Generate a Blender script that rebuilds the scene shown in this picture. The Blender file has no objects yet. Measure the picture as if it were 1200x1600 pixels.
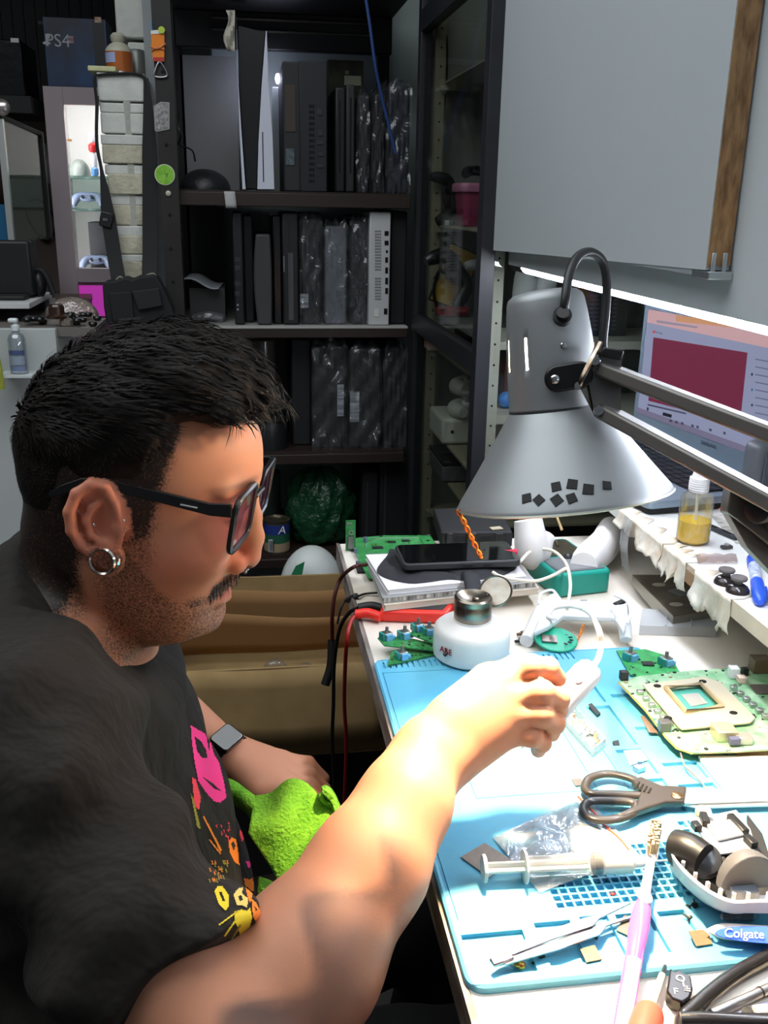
import bpy, bmesh, math, random
import numpy as np
from mathutils import Vector, Matrix, Euler
random.seed(7); RNG = np.random.default_rng(7)
SC = bpy.context.scene; COL = SC.collection
PI = math.pi

# ------------------------------------------------------------------ camera
F_PX, YAW, PITCH, ROLL = 1486.4, .148837, .314035, -.018055
CAM = np.array([0, 0, 1.36])
_f = np.array([math.sin(YAW)*math.cos(PITCH), math.cos(YAW)*math.cos(PITCH), -math.sin(PITCH)])
_r = np.array([math.cos(YAW), -math.sin(YAW), 0.]); _d = np.cross(_f, _r)
_R = _r*math.cos(ROLL) + _d*math.sin(ROLL); _D = -_r*math.sin(ROLL) + _d*math.cos(ROLL)
cd = bpy.data.cameras.new('camera'); cam = bpy.data.objects.new('camera', cd); COL.objects.link(cam)
cd.sensor_fit = 'VERTICAL'; cd.sensor_height = 24; cd.lens = 24*F_PX/1600; cd.clip_start = .02
m = Matrix.Identity(4)
for i in range(3):
    m[i][0] = _R[i]; m[i][1] = -_D[i]; m[i][2] = -_f[i]; m[i][3] = CAM[i]
cam.matrix_world = m; SC.camera = cam
SC.view_settings.view_transform = 'Standard'; SC.view_settings.look = 'None'
SC.view_settings.gamma = 1; SC.view_settings.use_curve_mapping = False
SC.view_settings.exposure = 0.0

def ray(x, y): return _f + _R*(x-600)/F_PX + _D*(y-800)/F_PX
def Zp(x, y, z): v = ray(x, y); return Vector(CAM + v*(z-CAM[2])/v[2])     # photo point on the level z
def Yp(x, y, Y): v = ray(x, y); return Vector(CAM + v*Y/v[1])              # photo point on the plane Y
def Xp(x, y, X): v = ray(x, y); return Vector(CAM + v*X/v[0])
def Dp(x, y, d): return Vector(CAM + ray(x, y)*d)                          # photo point at a depth

# ------------------------------------------------------------------ light levels
AMBIENT, CEIL_W, BULB_E, TUBE_E, CASE_E = .135, 40.0, 4500.0, 54.0, 22.0
w = bpy.data.worlds.new('world'); SC.world = w; w.use_nodes = True
w.node_tree.nodes['Background'].inputs[0].default_value = (.80, .90, 1.0, 1)
w.node_tree.nodes['Background'].inputs[1].default_value = AMBIENT
ld = bpy.data.lights.new('room_light', 'AREA'); ld.shape = 'RECTANGLE'; ld.size = 2.2; ld.size_y = 1.8
ld.energy = CEIL_W; ld.color = (.90, .96, 1.0)
lo = bpy.data.objects.new('room_light', ld); COL.objects.link(lo)
lo.location = (-.75, .85, 2.62); lo.rotation_euler = (0, 0, 0)

# ------------------------------------------------------------------ materials
def lin(c):
    return tuple(((v/255)/12.92 if v <= 10 else (((v/255)+.055)/1.055)**2.4) for v in c)
def nd(nt, t, **k):
    n = nt.nodes.new(t)
    for a, b in k.items(): setattr(n, a, b)
    return n
_mats = {}
def mat(name, col=(128,128,128), rough=.5, metal=0., noise=None, bump=None, trans=0., emit=0., ior=1.45,
        col2=None, stretch=(1,1,1), spec=.5, coat=0., sub=0., attr=None, ecol=None):
    if name in _mats: return _mats[name]
    m = bpy.data.materials.new(name); m.use_nodes = True; nt = m.node_tree
    b = nt.nodes['Principled BSDF']; c = lin(col)+(1,)
    b.inputs['Base Color'].default_value = c; b.inputs['Roughness'].default_value = rough
    b.inputs['Metallic'].default_value = metal; b.inputs['IOR'].default_value = ior
    b.inputs['Specular IOR Level'].default_value = spec
    b.inputs['Transmission Weight'].default_value = trans; b.inputs['Coat Weight'].default_value = coat
    if sub:
        b.inputs['Subsurface Weight'].default_value = sub; b.inputs['Subsurface Radius'].default_value = (1,.35,.2)
        b.inputs['Subsurface Scale'].default_value = .006
    if emit:
        b.inputs['Emission Color'].default_value = (lin(ecol)+(1,)) if ecol else c
        b.inputs['Emission Strength'].default_value = emit
    if noise or bump:
        tc = nd(nt, 'ShaderNodeTexCoord'); mp = nd(nt, 'ShaderNodeMapping')
        mp.inputs['Scale'].default_value = stretch; nt.links.new(tc.outputs['Object'], mp.inputs[0])
    if noise:
        n = nd(nt, 'ShaderNodeTexNoise'); n.inputs['Scale'].default_value = noise[0]; n.inputs['Detail'].default_value = 5
        nt.links.new(mp.outputs[0], n.inputs['Vector'])
        r = nd(nt, 'ShaderNodeMapRange'); r.inputs[1].default_value = .35; r.inputs[2].default_value = .68
        nt.links.new(n.outputs[0], r.inputs[0])
        mx = nd(nt, 'ShaderNodeMix', data_type='RGBA'); mx.inputs[6].default_value = c
        c2 = lin(col2) if col2 else tuple(v*(1-noise[1]) for v in c[:3])
        mx.inputs[7].default_value = c2+(1,); nt.links.new(r.outputs[0], mx.inputs[0])
        nt.links.new(mx.outputs[2], b.inputs['Base Color'])
    if bump:
        n = nd(nt, 'ShaderNodeTexNoise'); n.inputs['Scale'].default_value = bump[0]; n.inputs['Detail'].default_value = 4
        nt.links.new(mp.outputs[0], n.inputs['Vector'])
        bp = nd(nt, 'ShaderNodeBump'); bp.inputs['Strength'].default_value = bump[1]; bp.inputs['Distance'].default_value = bump[2] if len(bump)>2 else .004
        nt.links.new(n.outputs[0], bp.inputs['Height']); nt.links.new(bp.outputs[0], b.inputs['Normal'])
    _mats[name] = m; return m
def film(name, tint=(255,255,255), gloss=.10, rough=.08, bump=None, milk=0., milk_col=(235,238,240)):
    """thin clear glass or plastic film: see-through, with a skin of reflection and a little milkiness"""
    if name in _mats: return _mats[name]
    m = bpy.data.materials.new(name); m.use_nodes = True; nt = m.node_tree; nt.nodes.clear()
    out = nd(nt, 'ShaderNodeOutputMaterial'); tr = nd(nt, 'ShaderNodeBsdfTransparent'); gl = nd(nt, 'ShaderNodeBsdfGlossy')
    tr.inputs[0].default_value = lin(tint)+(1,); gl.inputs['Roughness'].default_value = rough
    lw = nd(nt, 'ShaderNodeLayerWeight'); lw.inputs[0].default_value = .35
    mr = nd(nt, 'ShaderNodeMapRange'); mr.inputs[3].default_value = gloss; mr.inputs[4].default_value = min(1, gloss*5)
    nt.links.new(lw.outputs['Fresnel'], mr.inputs[0])
    mx = nd(nt, 'ShaderNodeMixShader'); nt.links.new(mr.outputs[0], mx.inputs[0])
    base = tr.outputs[0]
    if milk:
        df = nd(nt, 'ShaderNodeBsdfDiffuse'); df.inputs[0].default_value = lin(milk_col)+(1,)
        m2 = nd(nt, 'ShaderNodeMixShader'); m2.inputs[0].default_value = milk
        nt.links.new(tr.outputs[0], m2.inputs[1]); nt.links.new(df.outputs[0], m2.inputs[2]); base = m2.outputs[0]
    nt.links.new(base, mx.inputs[1]); nt.links.new(gl.outputs[0], mx.inputs[2]); nt.links.new(mx.outputs[0], out.inputs[0])
    if bump:
        tc = nd(nt, 'ShaderNodeTexCoord'); n = nd(nt, 'ShaderNodeTexNoise'); n.inputs['Scale'].default_value = bump[0]; n.inputs['Detail'].default_value = 3
        n.inputs['Distortion'].default_value = 1.2
        nt.links.new(tc.outputs['Object'], n.inputs['Vector'])
        bp = nd(nt, 'ShaderNodeBump'); bp.inputs['Strength'].default_value = bump[1]; bp.inputs['Distance'].default_value = .01
        nt.links.new(n.outputs[0], bp.inputs['Height'])
        nt.links.new(bp.outputs[0], gl.inputs['Normal'])
    _mats[name] = m; return m

BLACK = mat('black_plastic', (20,20,22), .38)
BLACKM = mat('matt_black_plastic', (24,24,26), .65)
RUBBER = mat('black_rubber', (18,18,19), .5)
WHITEP = mat('white_plastic', (226,228,230), .35)
STEEL = mat('polished_steel', (190,190,192), .22, 1.)
BRUSH = mat('brushed_metal', (150,150,152), .38, 1.)
GOLD = mat('brass_contact', (180,140,70), .3, 1.)
PCBG = mat('circuit_board_green', (38,120,58), .38, noise=(90,.5), col2=(70,150,86), coat=.3)
CHIP = mat('chip_black', (34,34,36), .45)
SOLD = mat('solder_silver', (190,192,190), .3, .9)
CARD = mat('cardboard', (158,130,86), .85, noise=(14,.2), col2=(140,114,74))
PAPER = mat('white_paper', (226,226,226), .8)
GLASS = film('cabinet_glass', (238,240,238), .035, .02)
WRAP = film('clear_plastic_wrap', (236,238,242), .055, .16, bump=(15,.9), milk=.03)
CLEAR = film('clear_plastic', (240,244,246), .06, .05, milk=.05)

# ------------------------------------------------------------------ mesh builder
def catmull(pts, n=6, closed=False):
    P = [Vector(p) for p in pts]
    if len(P) < 3: return P
    out = []; N = len(P)
    for i in range(N if closed else N-1):
        p0 = P[(i-1) % N] if (closed or i > 0) else P[0]*2-P[1]
        p1 = P[i]; p2 = P[(i+1) % N]
        p3 = P[(i+2) % N] if (closed or i < N-2) else p2*2-p1
        for k in range(n):
            t = k/n
            out.append(.5*((2*p1)+(p2-p0)*t+(2*p0-5*p1+4*p2-p3)*t*t+(3*p1-p0-3*p2+p3)*t**3))
    if not closed: out.append(P[-1])
    return out
def frame(z, hint=(0,0,1)):
    z = Vector(z).normalized(); h = Vector(hint)
    if abs(z.dot(h.normalized())) > .97: h = Vector((1,0,0)) if abs(z.x) < .9 else Vector((0,1,0))
    x = h.cross(z).normalized(); return x, z.cross(x), z
class MB:
    def __init__(s, M=None): s.v = []; s.f = []; s.mi = []; s.M = M or Matrix.Identity(4); s.cur = 0
    def add(s, vs, fs):
        o = len(s.v); s.v += [s.M @ Vector(p) for p in vs]
        s.f += [tuple(o+i for i in f) for f in fs]; s.mi += [s.cur]*len(fs); return s
    def box(s, c, size, R=None):
        x, y, z = (v/2 for v in size); c = Vector(c)
        vs = [Vector((a*x, b*y, d*z)) for d in (-1,1) for b in (-1,1) for a in (-1,1)]
        if R is not None: vs = [R @ p for p in vs]
        return s.add([c+p for p in vs], [(0,2,3,1),(4,5,7,6),(0,1,5,4),(2,6,7,3),(0,4,6,2),(1,3,7,5)])
    def span(s, a, b):
        a, b = Vector(a), Vector(b); return s.box((a+b)/2, [abs(v) for v in (b-a)])
    def beam(s, p, q, w, h, up=(0,0,1)):
        p, q = Vector(p), Vector(q); x, y, z = frame(q-p, up)
        R = Matrix((x, y, z)).transposed(); return s.box((p+q)/2, (w, h, (q-p).length), R)
    def rings(s, R, closed=False, cap=True):
        n = len(R[0]); vs = [p for r in R for p in r]; fs = []
        for i in range(len(R)-1):
            for j in range(n):
                fs.append((i*n+j, i*n+(j+1) % n, (i+1)*n+(j+1) % n, (i+1)*n+j))
        if closed:
            i = len(R)-1
            for j in range(n): fs.append((i*n+j, i*n+(j+1) % n, (j+1) % n, j))
        elif cap:
            fs.append(tuple(range(n-1, -1, -1))); fs.append(tuple((len(R)-1)*n+j for j in range(n)))
        return s.add(vs, fs)
    def cyl(s, p, q, r0, r1=None, n=20, cap=True):
        p, q = Vector(p), Vector(q); x, y, z = frame(q-p); r1 = r0 if r1 is None else r1
        return s.rings([[c+(x*math.cos(a)+y*math.sin(a))*r for a in [2*PI*k/n for k in range(n)]] for c, r in ((p, r0), (q, r1))], cap=cap)
    def lathe(s, prof, base=(0,0,0), axis=(0,0,1), n=28, cap=True, hint=(0,1,0), sc=(1,1)):
        x, y, z = frame(axis, hint); b = Vector(base)
        return s.rings([[b+z*h+(x*math.cos(a)*sc[0]+y*math.sin(a)*sc[1])*max(r, 1e-5) for a in [2*PI*k/n for k in range(n)]] for r, h in prof], cap=cap)
    def tube(s, pts, r, n=10, closed=False, sm=6, flat=1., hint=(0,0,1), cap=True):
        P = catmull(pts, sm, closed) if sm else [Vector(p) for p in pts]
        N = len(P); R = []; prev = None
        for i, p in enumerate(P):
            t = (P[(i+1) % N]-P[i-1]) if closed or 0 < i < N-1 else (P[1]-P[0] if i == 0 else P[-1]-P[-2])
            if prev is None: x, y, z = frame(t, hint)
            else:
                z = t.normalized(); x = (prev-z*prev.dot(z)).normalized(); y = z.cross(x)
            prev = x
            rr = r(i/max(1, N-1)) if callable(r) else r
            R.append([p+(x*math.cos(a)+y*math.sin(a)*flat)*rr for a in [2*PI*k/n for k in range(n)]])
        return s.rings(R, closed, cap)
    def prism(s, poly, h, o=(0,0,0), u=(1,0,0), v=(0,1,0), w=None):
        """polygon in the u,v plane at o, extruded by h along w"""
        o, u, v = Vector(o), Vector(u), Vector(v); w = Vector(w) if w else u.cross(v)
        n = len(poly); lo = [o+u*a+v*b for a, b in poly]; hi = [p+w*h for p in lo]
        fs = [tuple(range(n-1,-1,-1)), tuple(range(n, 2*n))]+[(i, (i+1) % n, n+(i+1) % n, n+i) for i in range(n)]
        return s.add(lo+hi, fs)
    def poly(s, pts): return s.add(pts, [tuple(range(len(pts)))])
    def grid(s, fn, nu, nv):
        vs = [fn(i/nu, j/nv) for j in range(nv+1) for i in range(nu+1)]; n = nu+1
        return s.add(vs, [(j*n+i, j*n+i+1, (j+1)*n+i+1, (j+1)*n+i) for j in range(nv) for i in range(nu)])
    def ell(s, c, r, R=None, nu=20, nv=12):
        c = Vector(c); rg = []
        for j in range(nv+1):
            t = PI*j/nv; t = min(max(t, .02), PI-.02)
            ring = [Vector((r[0]*math.sin(t)*math.cos(2*PI*k/nu), r[1]*math.sin(t)*math.sin(2*PI*k/nu), -r[2]*math.cos(t))) for k in range(nu)]
            rg.append([c+(R @ p if R is not None else p) for p in ring])
        return s.rings(rg)
    def text(s, txt, size, o, u, v, h=.0004, w=None, shear=0., align='CENTER'):
        cu = bpy.data.curves.new('lettering', 'FONT'); cu.body = txt; cu.size = size; cu.align_x = align; cu.align_y = 'CENTER'
        cu.shear = shear; cu.resolution_u = 3; cu.extrude = h/2
        ob = bpy.data.objects.new('lettering', cu); COL.objects.link(ob)
        me = bpy.data.meshes.new_from_object(ob.evaluated_get(bpy.context.evaluated_depsgraph_get()))
        o, u, v = Vector(o), Vector(u).normalized(), Vector(v).normalized(); w = u.cross(v)
        s.add([o+u*p.co.x+v*p.co.y+w*p.co.z for p in me.vertices], [tuple(p.vertices) for p in me.polygons])
        bpy.data.objects.remove(ob); bpy.data.meshes.remove(me); bpy.data.curves.remove(cu); return s
    def build(s, name, mats, parent=None, bevel=0., seg=2, smooth=35, subd=0, solid=0.):
        me = bpy.data.meshes.new(name); off = Vector((0,0,0)); p = parent
        while p is not None: off += p.location; p = p.parent
        me.from_pydata([v-off for v in s.v], [], s.f); me.update()
        for mm in (mats if isinstance(mats, (list, tuple)) else [mats]): me.materials.append(mm)
        me.polygons.foreach_set('material_index', s.mi)
        if smooth:
            me.polygons.foreach_set('use_smooth', [True]*len(me.polygons))
            bm = bmesh.new(); bm.from_mesh(me); bmesh.ops.recalc_face_normals(bm, faces=bm.faces)
            th = math.radians(smooth)
            for e in bm.edges:
                if len(e.link_faces) == 2 and e.calc_face_angle(0) > th: e.smooth = False
            bm.to_mesh(me); bm.free()
        o = bpy.data.objects.new(name, me); COL.objects.link(o); o.parent = parent
        if solid: q = o.modifiers.new('thickness', 'SOLIDIFY'); q.thickness = solid; q.offset = 0
        if bevel:
            q = o.modifiers.new('bevel', 'BEVEL'); q.width = bevel; q.segments = seg; q.limit_method = 'ANGLE'; q.angle_limit = math.radians(40)
        if subd: q = o.modifiers.new('subdivision', 'SUBSURF'); q.levels = q.render_levels = subd
        return o
def tag(o, label, cat, group=None):
    o['label'] = label; o['category'] = cat
    if group: o['group'] = group
    return o
def thing(name, label, cat, loc=(0,0,0), group=None):
    o = bpy.data.objects.new(name, None); o.empty_display_size = .02; COL.objects.link(o); o.location = loc
    return tag(o, label, cat, group)
def struct(o): o['kind'] = 'structure'; return o
def dup(root, shift, label=None, rz=0.):
    r = root.copy(); COL.objects.link(r); r.location = root.location+Vector(shift); r.rotation_euler = (0,0,rz)
    if label: r['label'] = label
    for ch in list(root.children):
        c = ch.copy(); COL.objects.link(c); c.parent = r
        for g in list(ch.children):
            q = g.copy(); COL.objects.link(q); q.parent = c
    return r
def lbl(o, t): o['label'] = t; return o
def rotz(a): return Matrix.Rotation(a, 3, 'Z')
def rrect(x0, y0, x1, y1, r, n=5):
    out = []
    for cx, cy, a0 in ((x1-r, y1-r, 0), (x0+r, y1-r, 90), (x0+r, y0+r, 180), (x1-r, y0+r, 270)):
        for k in range(n+1):
            a = math.radians(a0+90*k/n); out.append((cx+r*math.cos(a), cy+r*math.sin(a)))
    return out
BZ = .86      # bench top
MZ = .866     # top of the repair mat
# ================================================================== the setting
def wallbox(name, a, b, m): return struct(MB().span(a, b).build(name, m))
WALLW = mat('white_wall_paint', (196,200,196), .8, noise=(6,.08), bump=(60,.15))
wallbox('floor', (-2.4,-1.2,-.05), (1.2,4.6,0), mat('dark_floor', (52,48,45), .6, noise=(8,.3)))
wallbox('ceiling', (-2.4,-1.2,2.75), (1.2,4.6,2.8), mat('ceiling_paint', (150,150,148), .9))
wallbox('wall_right', (1.0,-1.2,0), (1.1,4.6,2.75), WALLW)
wallbox('wall_back', (-.30,2.82,0), (1.0,2.9,2.75), mat('white_tile_wall', (168,180,176), .45, noise=(5,.1)))
wallbox('wall_far', (-2.4,4.3,0), (-.30,4.4,2.75), mat('mauve_wall', (118,104,98), .8, noise=(5,.1)))
wallbox('wall_left', (-2.4,-1.2,0), (-2.3,4.3,2.75), mat('dim_wall', (70,66,64), .9))

# white brick pillar with a strap hung round it
YB = 2.36
bm_ = mat('white_painted_brick', (206,207,200), .75, noise=(30,.14), bump=(70,.5,.004))
bm2 = mat('bare_cream_brick', (196,190,168), .85, noise=(34,.25), bump=(90,.8,.004))
mort = mat('brick_mortar', (168,168,160), .95, bump=(90,.6))
ys = [(113,158,150,228),(160,176,155,227),(176,208,156,229),(210,226,157,229),(226,255,159,229),(257,272,163,228),(272,303,168,227),(305,320,171,227),(320,351,173,226),(353,368,176,226),(368,396,178,226),(398,408,182,224),(408,440,184,224),(442,456,186,224),(456,470,186,224)]
mb = MB(); mb.cur = 0
for i, (y0, y1, x0, x1) in enumerate(ys):
    a = Yp(x0, y0, YB); b = Yp(x1, y1, YB); mb.cur = 1 if (i >= 4 and i % 2 == 0) else 0
    j = RNG.uniform(-.004, .004)
    mb.span((a.x, YB+j, b.z-.0022), (b.x, YB+.24, a.z+.0005))
mb.cur = 2; a = Yp(188, 118, YB); b = Yp(222, 470, YB); mb.span((a.x+.002, YB+.0018, .35), (b.x, YB+.23, a.z))
mb.cur = 0; k = Yp(205, 470, YB)
for i in range(10): mb.span((a.x-.004, YB+.004, k.z-.062*(i+1)+.004), (b.x+.004, YB+.236, k.z-.062*i))
PIL = struct(mb.build('trim_1', [bm_, bm2, mort], bevel=.0028)); PIL_TOP = Yp(190, 113, YB).z
mb = MB()
for (y0, y1, x0, x1) in ((-40,62,176,232),(64,97,199,234),(99,140,214,236)):
    a = Yp(x0, y0, 2.62); b = Yp(x1, y1, 2.62); mb.span((a.x, 2.62, b.z+.002), (b.x, 2.80, a.z-.002))
struct(mb.build('trim_2', [bm_], bevel=.004))
mb = MB()
for (y0, y1, x0, x1) in ((-60,470,236,247),):
    a = Yp(x0, y0, 2.52); b = Yp(x1, y1, 2.52); mb.span((a.x, 2.52, .0), (b.x, 2.81, 2.75))
struct(mb.build('trim_3', [mat('rough_plaster_edge', (150,154,156), .8, bump=(40,.6))]))

# ---- white laminated cupboard front over the bench, with its raw chipboard edge
XB = .432
pa = [Xp(770,391,XB), Xp(1102,422,XB), Xp(1150.5,0,XB), Xp(787,0,XB)]
CHIPB = mat('raw_chipboard', (158,124,88), .9, noise=(160,.5), col2=(108,80,54), bump=(200,.5,.002), stretch=(1,1,.25))
LAM = mat('white_laminate', (186,192,196), .42, noise=(3,.03))
bc = thing('wall_cupboard', 'white laminated wall cupboard over the bench with long raw chipboard edge', 'cupboard', (.6,1.2,1.29))
dr = MB(); y0, y1 = pa[1].y, pa[0].y+.002
dr.prism([(y0, pa[1].z), (y1, pa[0].z), (y1, 2.3), (y0+.0, 2.3)], .0235, (XB,0,0), (0,1,0), (0,0,1), (1,0,0))
dr.build('door', LAM, bc)
ed = MB(); ed.span((XB+.0008, y0-.0016, pa[1].z+.004), (XB+.0235, y0, 2.3)); lbl(ed.build('raw_edge', CHIPB, bc), 'brown raw chipboard edge')
hg = MB(); z_ = pa[1].z
for k in (0, .011): hg.span((XB+.004+k, y0-.0035, z_-.004), (XB+.0085+k, y0-.0016, z_+.016))
hg.span((XB+.001, y0-.006, z_-.0085), (XB+.025, y0+.03, z_-.001))
hg.build('hinge', mat('zinc_hinge', (190,194,196), .35, .9), bc, bevel=.001)
mb = MB(); mb.span((XB+.026, -.25, 1.262), (.97, 1.655, 2.3)); mb.build('carcass', LAM, bc, bevel=.001)
mb = MB(); mb.span((XB+.001, y0+.03, z_-.006), (XB+.02, 1.6, z_-.0005)); mb.build('bottom_trim', mat('grey_trim', (150,156,160), .4), bc)
mb = MB(); mb.span((XB+.055, -.25, 1.2475), (XB+.075, 1.40, 1.2618)); mb.build('light_rail', mat('grey_rail', (96,100,106), .4, .5), bc)

# LED tube below the cupboard
XT = XB+.048
ta = Xp(826, 415, XT); tb = Xp(1200, 500, XT); td = (tb-ta).normalized(); tb2 = ta+td*1.25
tl = thing('tube_light', 'glowing white tube light mounted under the wall cupboard', 'light', (XT, 1.1, ta.z))
mb = MB(); mb.cyl(ta, tb2, .0135, n=16); mb.build('tube', mat('tube_glow', (235,242,255), .4, emit=TUBE_E, ecol=(236,242,255)), tl)
mb = MB(); mb.cyl(ta-td*.075, ta, .0140, n=16); mb.build('end_cap', BLACKM, tl)
for q in (.42, .75): c = ta+td*q; MB().span((c.x-.004, c.y-.006, c.z+.009), (c.x+.004, c.y+.006, 1.2618)).build('clip', mat('clip_white', (214,216,220), .4), tl)

# ---- the workbench and riser
bt = thing('workbench', 'white topped workbench under the blue repair mat', 'workbench', (.5,.8,0))
BENCHW = mat('white_bench_top', (228,222,212), .38, noise=(5,.05), col2=(216,204,188))
XL = .1335
mb = MB(); mb.span((XL+.004,-.1,BZ-.028), (.995,1.372,BZ)); mb.build('top', BENCHW, bt, bevel=.001)
mb = MB(); mb.span((XL-.001,-.1,BZ-.0285), (XL+.0035,1.373,BZ+.0006)); lbl(mb.build('edge_band', mat('worn_grey_edging', (176,170,166), .45, .35, noise=(40,.4), col2=(96,78,66), stretch=(1,.3,1)), bt), 'worn grey metal edging')
for x, y in ((.25,1.3),(.25,-.02),(.95,1.3),(.95,-.02)): MB().span((x-.02,y-.02,0),(x+.02,y+.02,BZ-.028)).build('leg', mat('grey_leg', (70,70,72), .5), bt)
RZ = .96
rs = thing('riser_shelf', 'white riser shelf with torn tape along its front edge', 'shelf', (.75,.8,RZ))
RXF = .514
mb = MB(); mb.span((RXF,.0,RZ-.018), (.995,1.60,RZ)); mb.build('board', mat('white_riser_board', (230,230,228), .4), rs, bevel=.001)
mb = MB()
mb.span((RXF-.0012,.0,RZ-.0185), (RXF-.0002,1.04,RZ+.0004)); mb.build('edge_strip', mat('cream_edge_strip', (222,204,182), .5, noise=(30,.15)), rs)
for y in (.05, .8, 1.34): MB().span((.80,y-.01,BZ+.0008), (.97,y+.01,RZ-.018)).build('support', mat('riser_support', (200,200,198), .5), rs)
# torn paper tape hanging from the riser edge
tp = mat('torn_masking_tape', (226,220,208), .7, noise=(30,.2), col2=(196,176,150), bump=(60,.4))
def tape(ya, yb, d0, d1, seed, name='torn_tape', m=tp, nu=60):
    rng = np.random.default_rng(seed); jag = np.interp(np.linspace(0,1,nu+1), np.linspace(0,1,11), rng.uniform(.75,1.2,11))+rng.uniform(-.025,.025,nu+1); cur = np.interp(np.linspace(0,1,nu+1), np.linspace(0,1,9), rng.uniform(-.4,1.,9))
    mb = MB()
    def fn(u, v):
        i = int(round(u*nu)); y = ya+(yb-ya)*u; d = (d0+(d1-d0)*u)*jag[i]
        return Vector((RXF-.003-.010*cur[i]*v*v-.0008*math.sin(22*u+5*v)*v, y+.003*math.sin(9*v+u*20)*v, RZ+.0012-d*v))
    mb.grid(fn, nu, 7); mb.grid(lambda u, v: Vector((RXF-.003+v*(.022+.008*math.sin(23*u)), ya+(yb-ya)*u, RZ+.0009)), 24, 2)
    return mb.build(name, m, rs, solid=.0006)
tape(1.20, 1.055, .020, .030, 1); tape(1.052, .99, .034, .036, 2); tape(.965, .88, .040, .044, 3)
mb = MB(); mb.prism([(0,0),(.022,0),(.022,-.016),(0,-.016)], .0006, (RXF-.0045,.985,RZ-.004), (0,-1,0), (0,0,1), (-1,0,0)); lbl(mb.build('brown_tape', mat('brown_tape', (150,116,84), .5), rs), 'strip of brown tape')
mb = MB()
def ct(u, v): return Vector((RXF-.006-.004*math.sin(v*4), 1.172-.028*u, RZ+.001-.075*v))
mb.grid(ct, 3, 8); lbl(mb.build('clear_tape', film('clear_tape', (236,238,238), .12, .1, bump=(50,.5), milk=.25), rs), 'hanging strip of clear tape')
# ================================================================== the desk lamp
LD = .72
LC = Dp(881, 779, LD)                                  # centre of the shade's rim
vd = Vector(ray(881, 779)).normalized()
iu = Vector(-_D); iu = (iu - vd*iu.dot(vd)).normalized(); ir = vd.cross(iu)
e_ = math.radians(8.7); AX = (iu*math.cos(e_)-vd*math.sin(e_)); AX = (AX*math.cos(math.radians(5.2))-ir*math.sin(math.radians(5.2))).normalized()
S = LD/F_PX                                            # metres per photo pixel at the shade
lamp = thing('desk_lamp', 'silver articulated desk lamp shining down over the blue mat', 'lamp', (LC.x, LC.y, BZ))
SHADE = mat('silver_lamp_paint', (158,162,164), .46, .5, noise=(9,.12), stretch=(1,1,.15))
INNER = mat('grey_shade_lining', (150,148,144), .5)
def shade_profile(off=0.):
    p = [(166,0),(166,3),(163,9),(150,27),(130,55),(108,86),(88,115),(72,139),(69,142)]
    return [(max(r*S-off, .002), h*S) for r, h in p]
mb = MB(); x, y, z = frame(AX, vd)
prof = shade_profile()
n = 56
def ringpt(r, h, k, N=n): a = 2*PI*k/N; return LC+z*h+(x*math.cos(a)+y*math.sin(a))*r
mb.rings([[ringpt(r, h, k) for k in range(n)] for r, h in prof]+[[ringpt(r, h, k) for k in range(n)] for r, h in reversed(shade_profile(.0012))], closed=True)
sh = mb.build('lamp_shade', [SHADE], lamp)
# white lining inside the shade
mb = MB(); mb.rings([[ringpt(r, h, k) for k in range(n)] for r, h in shade_profile(.0017)], cap=False)
mb.build('shade_lining', INNER, lamp)
# neck with cooling slots
nh = [(70,141),(69.5,146),(68,180),(66,215),(63.5,250),(60,285),(57.5,303),(55,310),(47,316),(30,319),(2,320)]
N = 96; mb = MB(); R = [(r*S, h*S) for r, h in nh]
fine = []
hs = [141,146,160,176,190,205,214,220,235,246,252,268,285,303,310,316,319,320]
rr = lambda h: float(np.interp(h, [b for a, b in nh], [a for a, b in nh]))
vs = [ringpt(rr(h)*S, h*S, k, N) for h in hs for k in range(N)]
def facing(k):                                         # photo x of a neck column
    return k
fs = []; slot_cols = []
camdir = -vd
best = max(range(N), key=lambda k: (ringpt(1,0,k,N)-LC).dot(camdir))
right = 1 if (ringpt(1,0,(best+N//4) % N,N)-LC).dot(ir) > 0 else -1
for off in (-22,-21,-11,-10,2,36,48): slot_cols.append((best+right*off) % N)
SLOT = {((best+right*o) % N) for o in (-9,-19)}
for i in range(len(hs)-1):
    for k in range(N):
        if k in SLOT and 205 <= hs[i] < 246+6: continue
        fs.append((i*N+k, i*N+(k+1) % N, (i+1)*N+(k+1) % N, (i+1)*N+k))
mb.add(vs, fs)
mb.build('lamp_neck', [SHADE], lamp, solid=.001)
mb = MB(); mb.rings([[ringpt(rr(h)*S+.0006, h*S, k, 64) for k in range(64)] for h in (140,143.5)], cap=False)
mb.build('seam_ring', mat('dark_seam', (70,72,74), .5, .6), lamp)
mb = MB(); mb.rings([[ringpt(166.5*S, 0, k) for k in range(n)], [ringpt(168*S, 1.5*S, k) for k in range(n)], [ringpt(166.5*S, 4*S, k) for k in range(n)]], cap=False)
lbl(mb.build('rim', mat('pale_rim', (170,172,160), .4, .6), lamp), 'rolled rim of the shade')
# bulb and socket
bc_ = LC+AX*.127
mb = MB(); mb.lathe([(.002,-.030),(.008,-.0285),(.014,-.023),(.017,-.015),(.0165,-.006),(.013,.004),(.0095,.012),(.009,.016)], bc_, AX, 24)
mb.build('bulb', mat('bulb_glow', (255,222,176), .4, emit=BULB_E, ecol=(255,226,182)), lamp)
mb = MB(); mb.cyl(bc_+AX*.0162, bc_+AX*.0235, .014, n=20); mb.build('socket', mat('amber_socket', (120,60,30), .5), lamp)
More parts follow.
